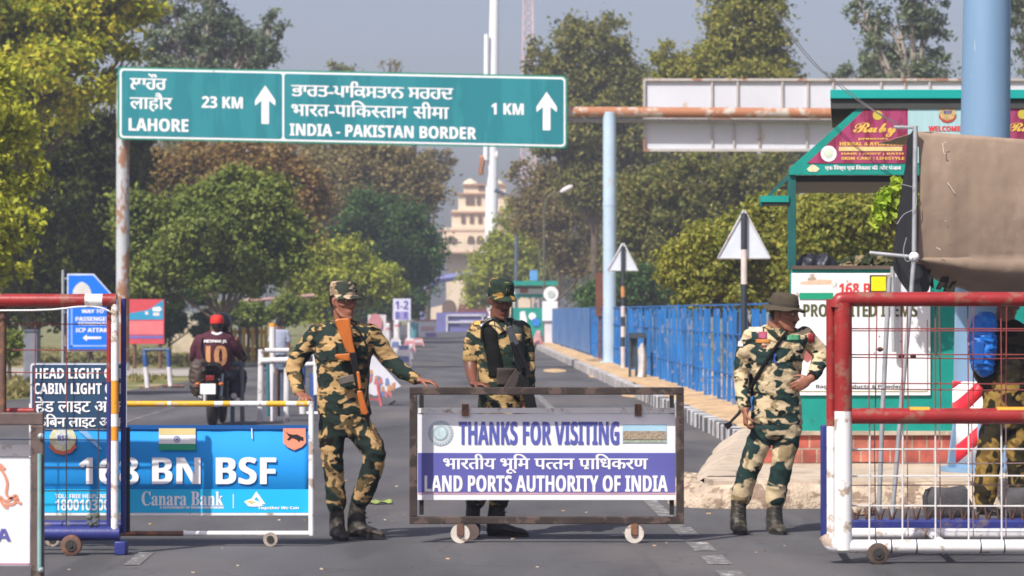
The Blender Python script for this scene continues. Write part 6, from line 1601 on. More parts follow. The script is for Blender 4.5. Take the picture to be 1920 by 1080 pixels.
# end of the road
Ye = 205
t = thing("road_gate", "violet blue sheeted gate with white top frame closing the far road end", "gate", (X(865, Ye), Ye, 0))
plate(t, "sheet", rect(818, 586, 912, 622), Ye + .2, .1, M("violet_blue_sheet", (.14, .14, .34, 1), .6, .12, .8)); plate(t, "sheet_panel", rect(862, 600, 905, 611), Ye + .1, .04, M("lavender_sheet", (.30, .29, .48, 1), .6, .12, .8))
b = MB()
for a, c in (((838, 591), (910, 591)), ((838, 604), (910, 604)), ((838, 590), (838, 622)), ((905, 590), (905, 622))): b.bar(P(*a, Ye), P(*c, Ye), .13, .1)
b.build("white_frame", m_pipe_w, t, smooth=False)
Ye = 230
t = thing("car_shelter", "dark red roofed shelter behind the violet gate at the road end", "shelter", (X(885, Ye), Ye, 0))
MB().pprism([(855, 592), (862, 571), (908, 570), (918, 592)], Ye, 3).build("roof", M("dark_red_roof", (.16, .035, .045, 1), .7), t, smooth=False)
for px in (860, 912): MB().tube([(X(px, Ye), Ye, 0), (X(px, Ye), Ye, Z(590, Ye))], .12, 8).build("post", m_pipe_w, t)
# far green booth
Yo_ = 124
t = thing("guard_kiosk", "small far teal booth with flagged roof board beside the white pillar", "kiosk", (X(995, Yo_), Yo_, 0))
plate(t, "roof_board", rect(958, 527, 1045, 535), Yo_ - .3, .5, m_teal); plate(t, "banner", rect(960, 536, 1042, 551), Yo_ - .1, .08, m_panel_white); plate(t, "lower_rail", rect(958, 551, 1022, 558), Yo_ - .12, .12, m_teal)
b = MB(); b.pprism(rect(975, 538, 990, 549), Yo_ - .15, .02); b.build("banner_print", M("banner_print", (.35, .12, .06, 1), .6), t, smooth=False)
plate(t, "banner_print", rect(962, 537, 1030, 541), Yo_ - .155, .02, M("banner_dark", (.10, .12, .10, 1), .6))
MB().box(X(958, Yo_), X(1022, Yo_), Yo_, Yo_ + 1.5, 0, Z(577, Yo_)).build("wall", m_teal, t, smooth=False)
for px in (960, 1020): MB().box(X(px - 2, Yo_), X(px + 2, Yo_), Yo_, Yo_ + .1, 0, Z(535, Yo_)).build("post", m_teal_dark, t, smooth=False)
plate(t, "wall_print", circ(998, 593, 7), Yo_ - .02, .02, m_panel_white); plate(t, "wall_print", circ(1005, 604, 8), Yo_ - .03, .02, M("blue_print_patch", (.02, .19, .55, 1), .5)); plate(t, "wall_print", [(975, 585), (984, 583), (988, 600), (988, 640), (974, 640)], Yo_ - .02, .02, m_panel_white)
plate(t, "roof_box", rect(993, 507, 1008, 526), Yo_, .3, M("blue_roof_box", (.10, .28, .55, 1), .5, .2, 5))
Yo2 = 118
t = thing("white_pillar", "white pillar topped by a round white sign at the near end of far booth", "pillar", (X(1031, Yo2), Yo2, 0))
MB().box(X(1017, Yo2), X(1046, Yo2), Yo2, Yo2 + .5, Z(602, Yo2), Z(565, Yo2)).build("head", m_panel_white, t, smooth=False, bevel=.02); MB().box(X(1021, Yo2), X(1037, Yo2), Yo2 + .1, Yo2 + .4, 0, Z(602, Yo2)).build("shaft", m_wh2, t, smooth=False)
plate(t, "round_sign", circ(1033, 551, 14), Yo2 + .2, .1, m_panel_white); plate(t, "sign_print", circ(1033, 551, 7), Yo2 + .13, .04, M("grey_sign_print", (.42, .48, .45, 1), .6))
t = thing("sack", "pink and maroon sack lying at the foot of the white pillar", "sack", (X(1010, 112), 112, 0))
MB().grid(lambda u, v: (X(998 + 22 * u, 112), 112 - .25 * math.sin(math.pi * v) , .02 + .75 * math.sin(math.pi * u) ** .6 * (1 - v) * (1 + .3 * noise.noise(Vector((u * 5, v * 5, 1))))), 14, 8).build("bag", M("pink_sack", (.50, .26, .26, 1), .8, .35, 2.5), t)
# rusty board edge and bin by the gantry post
t = thing("road_sign", "edge-on rust brown board just left of the right gantry post", "sign", (X(1124, 78), 78, .17))
MB().box(X(1117, 78), X(1131, 78), 78, 78.06, Z(593, 78), Z(512, 78)).build("board", M("rust_brown_board", (.14, .05, .03, 1), .8, .25, 2), t, smooth=False); MB().box(X(1122, 78), X(1127, 78), 78.07, 78.13, .1, Z(520, 78)).build("post", m_rust, t, smooth=False)
Yd = 57
t = thing("litter_bin", "dark open-sided bin frame holding a white bag on the sandy verge", "bin", (X(1195, Yd), Yd, .19))
b = MB()
for px in (1181, 1193, 1210): b.bar(P(px, 626, Yd), (X(px, Yd), Yd, .17), .05)
b.pprism(rect(1179, 624, 1212, 634), Yd, .25); b.pprism(rect(1180, 634, 1193, 690), Yd + .05, .08); b.build("frame", M("dark_slate_metal", (.035, .05, .065, 1), .6, .3, 6), t, smooth=False)
MB().grid(lambda u, v: (X(1194 + 17 * u + 3 * math.sin(v * 3), Yd), Yd - .12 * math.sin(math.pi * u), .18 + (.62) * v * (1 - .1 * math.cos(u * 6))), 10, 10).build("bag", M("white_bag", (.52, .50, .48, 1), .6, .3, 5), t)
# left side: blue way sign and red poster
Yw_ = 46.0
t = thing("direction_sign", "blue direction sign with white dome emblem on a grey pole, left of gantry post", "sign", (X(118, Yw_), Yw_, 0))
m_bs = M("bright_blue_sign", (.004, .16, .72, 1), .4, .05, 2, bump=0)
plate(t, "rim", [(126, 513), (176, 513), (214, 556), (214, 659), (126, 659)], Yw_ + .02, .03, M("pale_sign_rim2", (.46, .52, .62, 1), .5))
fc = plate(t, "face", [(128.5, 516.5), (174.5, 516.5), (211.5, 557), (211.5, 655), (128.5, 655)], Yw_ - .008, .03, m_bs)
plate(fc, "dome_emblem", [(136, 553), (137, 544), (141, 537), (147, 531), (153, 528), (160, 531), (166, 536), (170, 544), (172, 553)], Yw_ - .026, .004, M("cream_emblem", (.58, .57, .53, 1), .5, .1, 10))
b = MB()
for q_ in ((133, 572, 136, 650), (133, 647, 211, 650)): b.pprism(rect(*q_), Yw_ - .026, .003)
b.build("rule", M("pale_blue_rule", (.25, .40, .74, 1), .5), fc, smooth=False)
m_ws = M("pale_sign_lettering", (.66, .70, .80, 1), .5, bump=0)
lines(fc, "lettering", [("WAY TO", (153, 580, 194, 587)), ("PASSENGER", (142, 594, 206, 602)), ("TERMINAL", (146, 604, 204, 610)), ("ICP ATTARI", (142, 615, 206, 623))], Yw_ - .028, m_ws, .5)
plate(fc, "arrow", [(155, 633.5), (163, 627), (163, 631), (190, 631), (190, 636), (163, 636), (163, 640)], Yw_ - .028, .003, m_ws)
MB().tube([(X(118, Yw_), Yw_, 0), (X(118, Yw_), Yw_, Z(506, Yw_))], .024, 10).build("pole", m_steel, t)
b = MB()
for py in (522, 585, 647): b.bar(P(118, py, Yw_), P(128, py, Yw_ + .03), .035)
b.build("bracket", m_steel, t, smooth=False)
Yr_ = 74.0
t = thing("poster_board", "red and blue printed poster board standing behind the left gantry post", "poster", (X(275, Yr_), Yr_, 0))
fc = plate(t, "board", rect(241, 561, 308, 645), Yr_, .06, M("poster_red", (.52, .06, .075, 1), .5, .1, 2, bump=0))
plate(fc, "blue_panel", [(241, 588), (280, 580), (306, 562), (306, 599), (241, 600)], Yr_ - .034, .006, M("poster_blue", (.02, .27, .46, 1), .5, .1, 2, bump=0))
plate(fc, "salmon_panel", rect(242, 602, 306, 627), Yr_ - .034, .006, M("poster_salmon", (.66, .16, .17, 1), .5, .15, 3, bump=0)); plate(fc, "violet_strip", rect(242, 629, 306, 635), Yr_ - .034, .006, M("poster_violet", (.16, .12, .35, 1), .5, .1, 2, bump=0))
plate(fc, "white_print", [(286, 577), (299, 575), (304, 580), (299, 584), (286, 583)], Yr_ - .0385, .004, m_letter); plate(fc, "white_print", rect(287, 586, 299, 592), Yr_ - .0385, .004, m_wh2); plate(fc, "white_print", rect(272, 584, 278, 590), Yr_ - .0385, .004, m_wh2)
for px in (252, 300): MB().tube([(X(px, Yr_), Yr_ + .05, 0), (X(px, Yr_), Yr_ + .05, Z(570, Yr_))], .05, 8).build("post", m_rust, t)
# yellow and black fence, wall and boom beyond the verge
Yy = 86
t = thing("fence", "yellow and black striped slat fence on the grass beyond the motorcycle", "fence", (X(462, Yy), Yy, 0))
for k in range(9):
    px = 430 + 8.2 * k
    MB().box(X(px, Yy), X(px + 5.4, Yy), Yy, Yy + .1, 0, Z(612 + (k % 2) * 2, Yy)).build("slat", M("yellow_slat", (.52, .30, .03, 1), .6, .15, 3) if k % 2 or k > 6 else M("black_slat", (.09, .07, .03, 1), .7, .2), t, smooth=False)
MB().box(X(430, Yy), X(500, Yy), Yy + .11, Yy + .16, .25, .40).box(X(430, Yy), X(500, Yy), Yy + .11, Yy + .16, .8, .92).build("rail", m_yellow, t, smooth=False)
t = thing("boom_barrier", "far red and white boom pole crossing behind the trees left of the first guard", "barrier", (X(448, 112), 112, 0))
MB().tube([P(440, 566, 112), P(590, 554, 112)], .07, 8).build("boom", M("faded_boom", (.42, .24, .22, 1), .6, .4, .8), t); MB().tube([(X(448, 112), 112, 0), P(448, 530, 112)], .16, 10).ball(P(448, 530, 112), .22, 10, 6).build("post", M("grey_green_post", (.22, .26, .27, 1), .6), t)
t = thing("wall", "crumbling cream plastered wall half hidden by shrubs beyond the verge", "wall", (X(350, 98), 98, 0))
b = MB(); b.prism([(X(a, 98), Z(c, 98)) for a, c in ((322, 664), (326, 618), (338, 604), (362, 600), (376, 610), (392, 616), (420, 626), (424, 664))], 98, 98.5); b.build("masonry", M("cream_plaster", (.50, .42, .30, 1), .9, .35, 1.6, bump=.3), t, smooth=False, bevel=.06)
t = thing("pillar", "short blue grey stone pillar by the bush behind the left red gate", "pillar", (X(57, 62), 62, 0))
MB().box(X(44, 62), X(70, 62), 62, 62.4, -.02, Z(622, 62)).build("shaft", M("blue_grey_stone", (.17, .18, .22, 1), .85, .2, 3), t, smooth=False, bevel=.03); MB().box(X(46, 62) - .03, X(68, 62) + .03, 61.98, 62.42, Z(622, 62), Z(618, 62)).build("cap_stone", m_grey, t, smooth=False)
# pedestrian
Yd_ = 64
Q = Fig(Yd_)
gp_ = thing("person", "distant pedestrian in pale shirt behind the white pipe barrier", "person", (X(524, Yd_), Yd_, 0))
mb = MB(); hc = P(524, 605, Yd_); T, s, f, u = add_head(mb, hc, math.radians(150), 0)
gY = HOR + EYE * F / Yd_
Q.limb(mb, [(524, 610, 0, 5), (524, 620, 0, 5.5)]); Q.stack(mb, [(510, 538, 622, .09, 0), (512, 536, 662, .09, 0)], 14)
Q.limb(mb, [(510, 623, 0, 4), (507, 642, 0, 3.4), (508, 658, -.05, 2.6)]); Q.limb(mb, [(538, 623, 0, 4), (541, 642, 0, 3.4), (540, 658, -.05, 2.6)])
Q.limb(mb, [(518, 660, 0, 6), (518, 685, 0, 4.5), (517, gY - 4, 0, 3.4)]); Q.limb(mb, [(530, 660, 0, 6), (530, 685, 0, 4.5), (531, gY - 4, 0, 3.4)])
union(mb, "body", m_skin2, gp_, .012, 2)
MB().rings([(T(0, -.02, -.05), s * .062, f * .072), (T(0, -.015, .02), s * .078, f * .100), (T(0, -.012, .09), s * .07, f * .085), (T(0, -.01, .125), s * .03, f * .03)], 16).build("hair", m_hair, gp_)
mb = MB(); Q.stack(mb, [(515, 533, 618, .06, 0), (508, 540, 623, .1, 0), (509, 539, 645, .12, 0), (510, 538, 666, .12, 0)], 14); Q.limb(mb, [(511, 623, 0, 5.4), (507, 640, 0, 4.8)]); Q.limb(mb, [(537, 623, 0, 5.4), (541, 640, 0, 4.8)])
union(mb, "shirt", M("pale_blue_shirt", (.30, .33, .42, 1), .8, .1, 8), gp_, .014, 2, .008, 6)
mb = MB(); Q.stack(mb, [(511, 537, 660, .11, 0), (512, 536, 672, .11, 0)], 14); Q.limb(mb, [(518, 668, 0, 7), (518, gY - 6, 0, 5)]); Q.limb(mb, [(530, 668, 0, 7), (531, gY - 6, 0, 5)])
union(mb, "trousers", m_den, gp_, .014, 2, .006, 6)
for px in (517, 531): MB().ball((X(px, Yd_), Yd_ - .05, .05), .05, 10, 6, 1, 2.4, 1).build("shoe", m_bootblk, gp_)
# ---------------------------------------------------------------- far building, flagpole, masts
Ybd = 300
m_cream = M("cream_plaster_far", (.64, .52, .38, 1), .85, .06, .4)
m_cdark = M("brown_recess", (.13, .085, .06, 1), .9, .1)
m_ctrim = M("rust_trim", (.36, .20, .13, 1), .8, .1)
bd = thing("building", "cream stepped ceremonial building with arched windows far beyond the road end", "building", (X(865, Ybd), Ybd, 0))
def lev(x0, x1, y0, y1, d0, d1): return MB().box(X(x0, Ybd), X(x1, Ybd), Ybd + d0, Ybd + d1, max(Z(y1, Ybd), -.02), Z(y0, Ybd))
lev(812, 1010, 448, 474, 0, 14).build("upper_storey", m_cream, bd, smooth=False); lev(830, 990, 426, 448, 1.2, 12).build("stepped_storey", m_cream, bd, smooth=False)
lev(846, 972, 392, 426, 2.4, 11).build("tower_storey", m_cream, bd, smooth=False); lev(858, 960, 362, 392, 3.4, 10).build("tower_storey", m_cream, bd, smooth=False)
lev(868, 948, 343, 362, 4.2, 9).build("top_storey", m_cream, bd, smooth=False)
lev(836, 1000, 474, 590, 1.5, 13).build("ground_storey", m_cream, bd, smooth=False)
tr = MB()
for x0, x1, y, d in ((810, 1012, 433.5, -.25), (810, 1012, 474, -.25), (844, 974, 397, 2.1), (856, 962, 361, 3.1), (866, 950, 343, 3.9)): tr.box(X(x0, Ybd), X(x1, Ybd), Ybd + d, Ybd + d + .4, Z(y + 1.6, Ybd), Z(y - 1.6, Ybd))
tr.build("cornice", m_ctrim, bd, smooth=False)
def arch(cx, y0, y1, w, d):
    pts = [(cx - w, y1), (cx - w, y0 + w * 1.1)] + [(cx - w * math.cos(a), y0 + w * 1.1 - w * 1.1 * math.sin(a)) for a in (.4, .8, 1.2, 1.5708, 1.94, 2.34, 2.74)] + [(cx + w, y0 + w * 1.1), (cx + w, y1)]
    return MB().prism([(X(a, Ybd), Z(b_, Ybd)) for a, b_ in pts], Ybd + d - .12, Ybd + d + .1)
for cx, y0, y1, w, d in ((846, 442, 455, 12, 0), (883, 442, 456, 6.5, 0), (900, 442, 456, 6.5, 0), (925, 442, 456, 6.5, 0), (885, 366, 382, 4, 3.4), (897, 366, 382, 4, 3.4), (876, 366, 382, 4, 3.4), (868, 402, 418, 4, 2.4), (884, 402, 418, 4, 2.4), (900, 402, 418, 4, 2.4), (902, 344, 354, 6, 4.2)):
    arch(cx, y0, y1, w, d).build("window", m_cdark, bd, smooth=False)
MB().tube([(X(880, Ybd), Ybd + 6, Z(343, Ybd)), (X(880, Ybd), Ybd + 6, Z(336, Ybd)), (X(880, Ybd), Ybd + 6, Z(330, Ybd))], [.9, .7, .1], 14).tube([(X(930, Ybd), Ybd + 6, Z(343, Ybd)), (X(930, Ybd), Ybd + 6, Z(336, Ybd)), (X(930, Ybd), Ybd + 6, Z(330, Ybd))], [.9, .7, .1], 14).build("finial", m_cream, bd)
Yga = 250
t = thing("archway", "cream gateway arch with dark opening low behind the road end", "archway", (X(855, Yga), Yga, 0))
pts = [(808, HOR + EYE * F / Yga), (808, 577), (838, 570), (846, 548), (848, 528), (857, 520), (868, 527), (872, 545), (876, 575), (880, HOR + EYE * F / Yga)]
MB().prism([(X(a, Yga), Z(b_, Yga)) for a, b_ in pts], Yga, Yga + 2).build("masonry", m_cream, t, smooth=False)
MB().prism([(X(a, Yga), Z(b_, Yga)) for a, b_ in ([(829, 600), (829, 575)] + [(842 - 13 * math.cos(q_), 575 - 13 * math.sin(q_)) for q_ in (.5, 1, 1.57, 2.1, 2.6)] + [(855, 575), (855, 600)])], Yga - .1, Yga + .1).build("opening", m_cdark, t, smooth=False)
t = thing("arch_frame", "violet blue curved arch frame spanning the road before the cream gateway", "archway", (X(830, 240), 240, 0))
MB().tube([P(a, b_, 240) for a, b_ in [(796, 612), (797, 556), (801, 540), (810, 530), (826, 523), (860, 518), (905, 516)]], .33, 8).build("frame", M("violet_blue_frame", (.11, .12, .30, 1), .5), t)
Yfp = 262
fp = thing("flagpole", "very tall thick white flagpole rising out of the picture behind the teal sign", "flagpole", (X(922, Yfp), Yfp, 0))
m_fp = M("white_flagpole", (.74, .76, .80, 1), .4, .03, .1, bump=0)
MB().tube([(X(921, Yfp), Yfp, 0), (X(921, Yfp), Yfp, Z(470, Yfp)), (X(923, Yfp), Yfp, Z(280, Yfp)), (X(927, Yfp), Yfp, Z(0, Yfp)), (X(931, Yfp), Yfp, Z(-420, Yfp))], [.62, .60, .56, .42, .25], 20).build("mast", m_fp, fp)
MB().tube([(X(921, Yfp), Yfp, 0), (X(921, Yfp), Yfp, Z(470, Yfp))], 1.1, 20).build("pedestal", m_fp, fp)
MB().tube([P(911, 300, Yfp - .6), P(912.5, 64, Yfp - .6)], .24, 10).build("service_tube", m_fp, fp)
MB().tube([P(912, 292, Yfp), P(933, 292, Yfp)], .55, 10).build("collar", m_wh2, fp)
fl = thing("flag", "furled orange cloth hanging against the tall white flagpole under the teal sign", "flag", P(904, 315, Yfp - 1))
MB().grid(lambda u, v: (X(899 + 9 * u + 2 * math.sin(v * 6), Yfp - .9), Yfp - .9 + .3 * math.sin(u * 9), Z(292 + 36 * v, Yfp - .9)), 10, 10).build("cloth", M("saffron_cloth", (.62, .24, .06, 1), .8, .2, .8), fl, solid=.02)
Ylt = 380
lt = thing("lattice_mast", "faint red and white lattice mast showing above the right trees", "mast", (X(990, Ylt), Ylt, 0))
for q_ in (0, 1, 2, 3):
    sx, sy = ((-1, -1), (1, -1), (1, 1), (-1, 1))[q_]
    MB().tube([(X(992, Ylt) + sx * 1.3, Ylt + sy * 1.3, 0), (X(990, Ylt) + sx * .55, Ylt + sy * .55, Z(-60, Ylt))], .11, 6).build("leg", M("pale_red_steel", (.55, .38, .38, 1), .6, .3, .12), lt)
b = MB(); n = 34
for k in range(n):
    za = Z(583, Ylt) + (Z(-60, Ylt) - Z(583, Ylt)) * k / n; zc = Z(583, Ylt) + (Z(-60, Ylt) - Z(583, Ylt)) * (k + 1) / n
    wa = 1.3 - .75 * k / n; wc_ = 1.3 - .75 * (k + 1) / n; cx = X(991, Ylt)
    b.tube([(cx - wa, Ylt - wa, za), (cx + wc_, Ylt - wc_, zc)], .06, 5).tube([(cx + wa, Ylt - wa, za), (cx - wc_, Ylt - wc_, zc)], .06, 5).tube([(cx - wa, Ylt - wa, za), (cx + wa, Ylt - wa, za)], .06, 5)
b.build("bracing", MATS["pale_red_steel"], lt)
t = thing("antenna_mast", "white upright antenna panel showing between branches of the tall right tree", "mast", (X(1424, 150), 150, 0))
MB().tube([(X(1424, 150), 150, 0), (X(1424, 150), 150, Z(8, 150))], .12, 8).build("pole", m_steel, t); MB().box(X(1417, 150), X(1432, 150), 149.7, 149.9, Z(48, 150), Z(16, 150)).build("panel", m_panel_white, t, smooth=False, bevel=.05)
m_lampole = M('dull_olive_pole', (.10, .10, .075, 1), .7)
def lamp(label, hx, hy, Y, px):
    t = thing("street_lamp", label, "street lamp", (X(px, Y), Y, 0), "street lamps along the right of the road")
    MB().tube([(X(px, Y), Y, 0), (X(px, Y), Y, Z(hy + 40, Y))], [.05, .04], 8).build("pole", m_lampole, t)
    MB().tube([(X(px, Y), Y, Z(hy + 40, Y)), P(px + (hx - px) * .15, hy + 18, Y), P(px + (hx - px) * .75, hy + 7, Y)], .03, 8).build("arm", m_lampole, t)
    a = P(px + (hx - px) * .7, hy + 8, Y); c = P(hx + (hx - px) * .22, hy - 3, Y)
    MB().tube([a, a + (c - a) * .3, a + (c - a) * .75, c], [.05, .11, .12, .06], 10).build("lamp_head", m_wh2, t)
lamp("street lamp with pale head against dark foliage just below the beam, nearest one", 1064, 352, 120, 1020)
lamp("street lamp with pale head lower than the nearest lamp, middle one", 1048, 409, 170, 1012)
lamp("street lamp with smallest pale head, furthest one", 1022, 387, 185, 996)
t = thing("street_lamp", "street lamp with dark double arm crossing the white flagpole", "street lamp", (X(968, 165), 165, 0), "street lamps along the right of the road")
MB().tube([(X(968, 165), 165, 0), P(968, 372, 165)], .1, 8).build("pole", m_grey, t)
for a, c, y_ in ((968, 928, 356), (968, 985, 362)): MB().tube([P(968, 372, 165), P((a + c) / 2, 364, 165), P(c, y_, 165)], [.07, .09, .14], 8).build("arm", m_grey, t)

# ---------------------------------------------------------------- vegetation
def leaf_mesh(name, cen, rad, n, size, mat, parent, rs, aspect=.55, up=.35):
    r_ = np.random.RandomState(rs)
    cen = np.array(cen); rad = np.array(rad)
    w = rad.prod(1) ** .67; idx = r_.choice(len(cen), n, p=w / w.sum())
    d = r_.normal(size=(n, 3)); d /= np.linalg.norm(d, axis=1)[:, None]
    loose = r_.rand(n) < .14
    rr_ = np.where(loose, .9 + 1.1 * r_.rand(n), .35 + .65 * r_.rand(n) ** .6)[:, None]
    pos = cen[idx] + d * rad[idx] * rr_ + r_.normal(size=(n, 3)) * (size * .25 + rad[idx] * (.10 + .35 * r_.rand(n, 1) ** 3))
    nrm = d * .7 + r_.normal(size=(n, 3)) * .55 + np.array([0, 0, up]); nrm /= np.linalg.norm(nrm, axis=1)[:, None]
    t = np.cross(nrm, r_.normal(size=(n, 3))); t /= np.linalg.norm(t, axis=1)[:, None]; b = np.cross(nrm, t)
    L_ = (size * (.6 + .8 * r_.rand(n)))[:, None] * .5; W_ = L_ * aspect
    sag = nrm * L_ * .25
    V = np.stack([pos + t * L_ - sag, pos + b * W_, pos - t * L_ - sag, pos - b * W_], 1).reshape(-1, 3)
    off = np.array(origin(parent)) if parent is not None else np.zeros(3)
    V = V - off
    me = bpy.data.meshes.new(name); me.vertices.add(4 * n); me.vertices.foreach_set("co", V.ravel())
    me.loops.add(4 * n); me.loops.foreach_set("vertex_index", np.arange(4 * n)); me.polygons.add(n)
    me.polygons.foreach_set("loop_start", np.arange(n) * 4); me.polygons.foreach_set("loop_total", np.full(n, 4)); me.materials.append(mat); me.update(); me.validate()
    o = bpy.data.objects.new(name, me); COL.objects.link(o)
    if parent is not None: o.parent = parent
    return o
m_bark = M("bark", (.105, .08, .058, 1), .95, .3, 3, bump=.6); m_bark_pale = M("pale_bark", (.30, .26, .22, 1), .9, .25, 2, bump=.3, wear=(.14, .11, .09, 1), wear_amt=.4, wear_scale=1.5)
def tree(name, label, cat, Y, base_px, ell, nleaf, size, mat, seed, clump=(.20, .36), nclump=26, bark=None, depth=.8, twig=True, group=None, yoff=None):
    """ell: crown masses as photo-pixel ellipses (cx, cy, rx, ry[, depth offset in m]) at distance Y"""
    R_ = random.Random(seed); bx = X(base_px, Y)
    t = thing(name, label, cat, (bx, Y, -.02), group)
    cen = []; rad = []; tops = []; areas = [e[2] * e[3] for e in ell]
    for e in ell:
        cx, cy, rx, ry = e[:4]; dy = e[4] if len(e) > 4 else 0
        c = P(cx, cy, Y) + Vector((0, dy, 0)); a = rx / F * Y; b_ = ry / F * Y; dd = a * depth
        tops.append((c, a, b_)); k = max(9, int(2.3 * nclump * e[2] * e[3] / max(areas)))
        for _ in range(k):
            v = Vector((R_.gauss(0, 1), R_.gauss(0, 1), R_.gauss(0, 1))).normalized() * (R_.uniform(.35, 1.0) ** .5)
            q_ = c + Vector((v.x * a, v.y * dd, v.z * b_)) * .86
            if q_.z < .3: q_.z = .3 + R_.random() * .4
            r0 = min(a, b_) * R_.uniform(clump[0] * .6, clump[1] * .95); cen.append(tuple(q_)); rad.append((r0 * R_.uniform(.9, 1.5), r0 * R_.uniform(.9, 1.3), r0 * R_.uniform(.7, 1.0)))
    top = max(c.z for c, a, b_ in tops); low = min(c.z - b_ for c, a, b_ in tops)
    H = max(top, 1.2); r0 = max(.04, H * .014)
    trunk = MB(); split = max(low * .9, H * .25)
    sp_ = [Vector((bx, Y, -.05)), Vector((bx + R_.uniform(-.1, .1), Y, split * .5)), Vector((bx + R_.uniform(-.2, .2), Y + R_.uniform(-.2, .2), split))]
    trunk.tube(spline([tuple(p) for p in sp_], 4), [r0 * (1.25 - .35 * i / 8) for i in range(9)], 10)
    for c, a, b_ in tops:
        m1 = sp_[-1].lerp(c, .5) + Vector((R_.uniform(-.1, .1) * a, R_.uniform(-.1, .1) * a, .1 * b_))
        pts = spline([tuple(sp_[-1] - Vector((0, 0, .1))), tuple(m1), tuple(c + Vector((0, 0, b_ * .55)))], 4)
        trunk.tube(pts, [r0 * (.8 - .65 * i / (len(pts) - 1)) for i in range(len(pts))], 7)
    if twig:
        for q_, r_ in list(zip(cen, rad))[::2]:
            c = min(tops, key=lambda t_: (t_[0] - Vector(q_)).length)[0]
            st_ = c.lerp(sp_[-1], R_.uniform(0, .35)); trunk.tube([st_, st_.lerp(Vector(q_), .5) + Vector((0, 0, R_.uniform(-.1, .1))), Vector(q_)], [r0 * .28, r0 * .18, r0 * .07], 5)
    trunk.build("trunk", bark or m_bark, t)
    leaf_mesh("crown", cen, rad, nleaf, size, mat, t, seed)
    return t
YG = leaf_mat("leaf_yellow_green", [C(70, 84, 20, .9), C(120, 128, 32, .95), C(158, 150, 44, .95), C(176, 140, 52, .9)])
OL = leaf_mat("leaf_shade_olive", [C(38, 46, 16, .8), C(66, 74, 26, .85), C(96, 96, 36, .85)])  # olive deepened so the leaf colour itself carries the canopy's shade
GG = leaf_mat("leaf_grey_green", [C(62, 72, 58, .9), C(92, 102, 82, .9), C(116, 120, 98, .9)])
BR = leaf_mat("leaf_dry_brown", [C(96, 76, 46, .9), C(126, 98, 62, .9), C(108, 106, 56, .9)])
FG = leaf_mat("leaf_fresh_green", [C(68, 84, 34, .9), C(94, 106, 46, .9), C(124, 128, 62, .9)])
DG = leaf_mat("leaf_deep_green", [C(34, 56, 28, .9), C(54, 80, 38, .9), C(78, 100, 48, .9)])
LG = leaf_mat("leaf_lime_olive", [C(92, 102, 30, .9), C(124, 130, 42, .92), C(150, 148, 58, .92)])
MO = leaf_mat("leaf_mixed_olive", [C(64, 70, 34, .9), C(94, 96, 46, .9), C(118, 108, 58, .9)])
BO = leaf_mat("leaf_brown_olive", [C(80, 74, 46, .9), C(106, 94, 60, .9), C(126, 112, 72, .9)])
HY = leaf_mat("leaf_hedge_yellow", [C(78, 88, 30, .9), C(112, 114, 44, .92), C(138, 130, 58, .92)])
# left
tree("leafy_tree", "big yellow-green broadleaf tree filling the upper left corner over the road edge", "tree", 80, 60,
     [(60, 60, 170, 120, -3), (220, 40, 110, 90, -3), (130, 170, 130, 90, -4), (-60, 150, 130, 140, -3), (120, -110, 240, 130, -1), (250, 150, 60, 70, -2), (30, -260, 200, 120, 0)], 90000, .20, YG, 11, nclump=44)
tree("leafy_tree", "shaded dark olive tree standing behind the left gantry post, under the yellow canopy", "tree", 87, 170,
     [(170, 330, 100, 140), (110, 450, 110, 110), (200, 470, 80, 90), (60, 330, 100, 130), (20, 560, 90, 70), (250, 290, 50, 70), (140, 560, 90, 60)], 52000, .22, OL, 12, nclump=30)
tree("leafy_tree", "bright sunlit leafy branches hanging in from the left picture edge", "tree", 49, -90,
     [(10, 300, 80, 100), (40, 420, 48, 60), (-50, 420, 90, 130), (-60, 200, 110, 120), (60, 330, 40, 50), (20, 500, 50, 34)], 17100, 0.122, leaf_mat("leaf_bright_yellow", [C(98, 112, 24, .9), C(146, 146, 40, .95), C(180, 168, 58, .95)]), 13, nclump=24)
tree("eucalyptus_tree", "tall thin grey-green eucalyptus behind the sign, left of the open sky", "tree", 122, 395,
     [(320, 60, 60, 110), (390, 40, 55, 100), (440, 80, 50, 60), (372, 110, 90, 40), (400, -110, 90, 90), (470, 90, 36, 40)], 18050, 0.216, GG, 14, clump=(.16, .3), nclump=22, bark=m_bark_pale)
tree("eucalyptus_tree", "wispy eucalyptus top leaning right above the teal sign", "tree", 128, 470,
     [(505, 55, 26, 34), (535, 48, 16, 10), (490, 95, 36, 36), (460, 110, 40, 40)], 3610, 0.216, GG, 15, clump=(.2, .4), nclump=9, bark=m_bark_pale)
tree("dry_tree", "russet brown half dry tree under the left half of the teal sign", "tree", 104, 400,
     [(360, 320, 100, 60), (470, 320, 100, 70), (320, 380, 70, 80), (540, 350, 70, 70), (560, 400, 60, 60)], 30400, 0.187, BR, 16, nclump=24)
tree("leafy_tree", "fresh green rounded tree behind the motorcycle", "tree", 76, 420,
     [(390, 420, 110, 80), (265, 420, 60, 90), (430, 350, 90, 36), (525, 420, 60, 50), (320, 470, 80, 80), (470, 400, 80, 90), (450, 490, 100, 70), (300, 540, 70, 50), (530, 470, 50, 80)], 50000, 0.158, FG, 17, nclump=30)
tree("leafy_tree", "olive brown tree with dense crown below the middle of the teal sign", "tree", 152, 690,
     [(690, 340, 90, 80), (620, 310, 70, 60), (756, 345, 76, 72), (640, 400, 80, 60), (740, 300, 70, 40)], 34200, 0.245, BO, 18, nclump=26)
tree("leafy_tree", "small distant tree tip peeping over the top edge of the teal sign", "tree", 205, 640,
     [(640, 150, 46, 42), (690, 230, 90, 60)], 6840, 0.288, MO, 19, nclump=12)
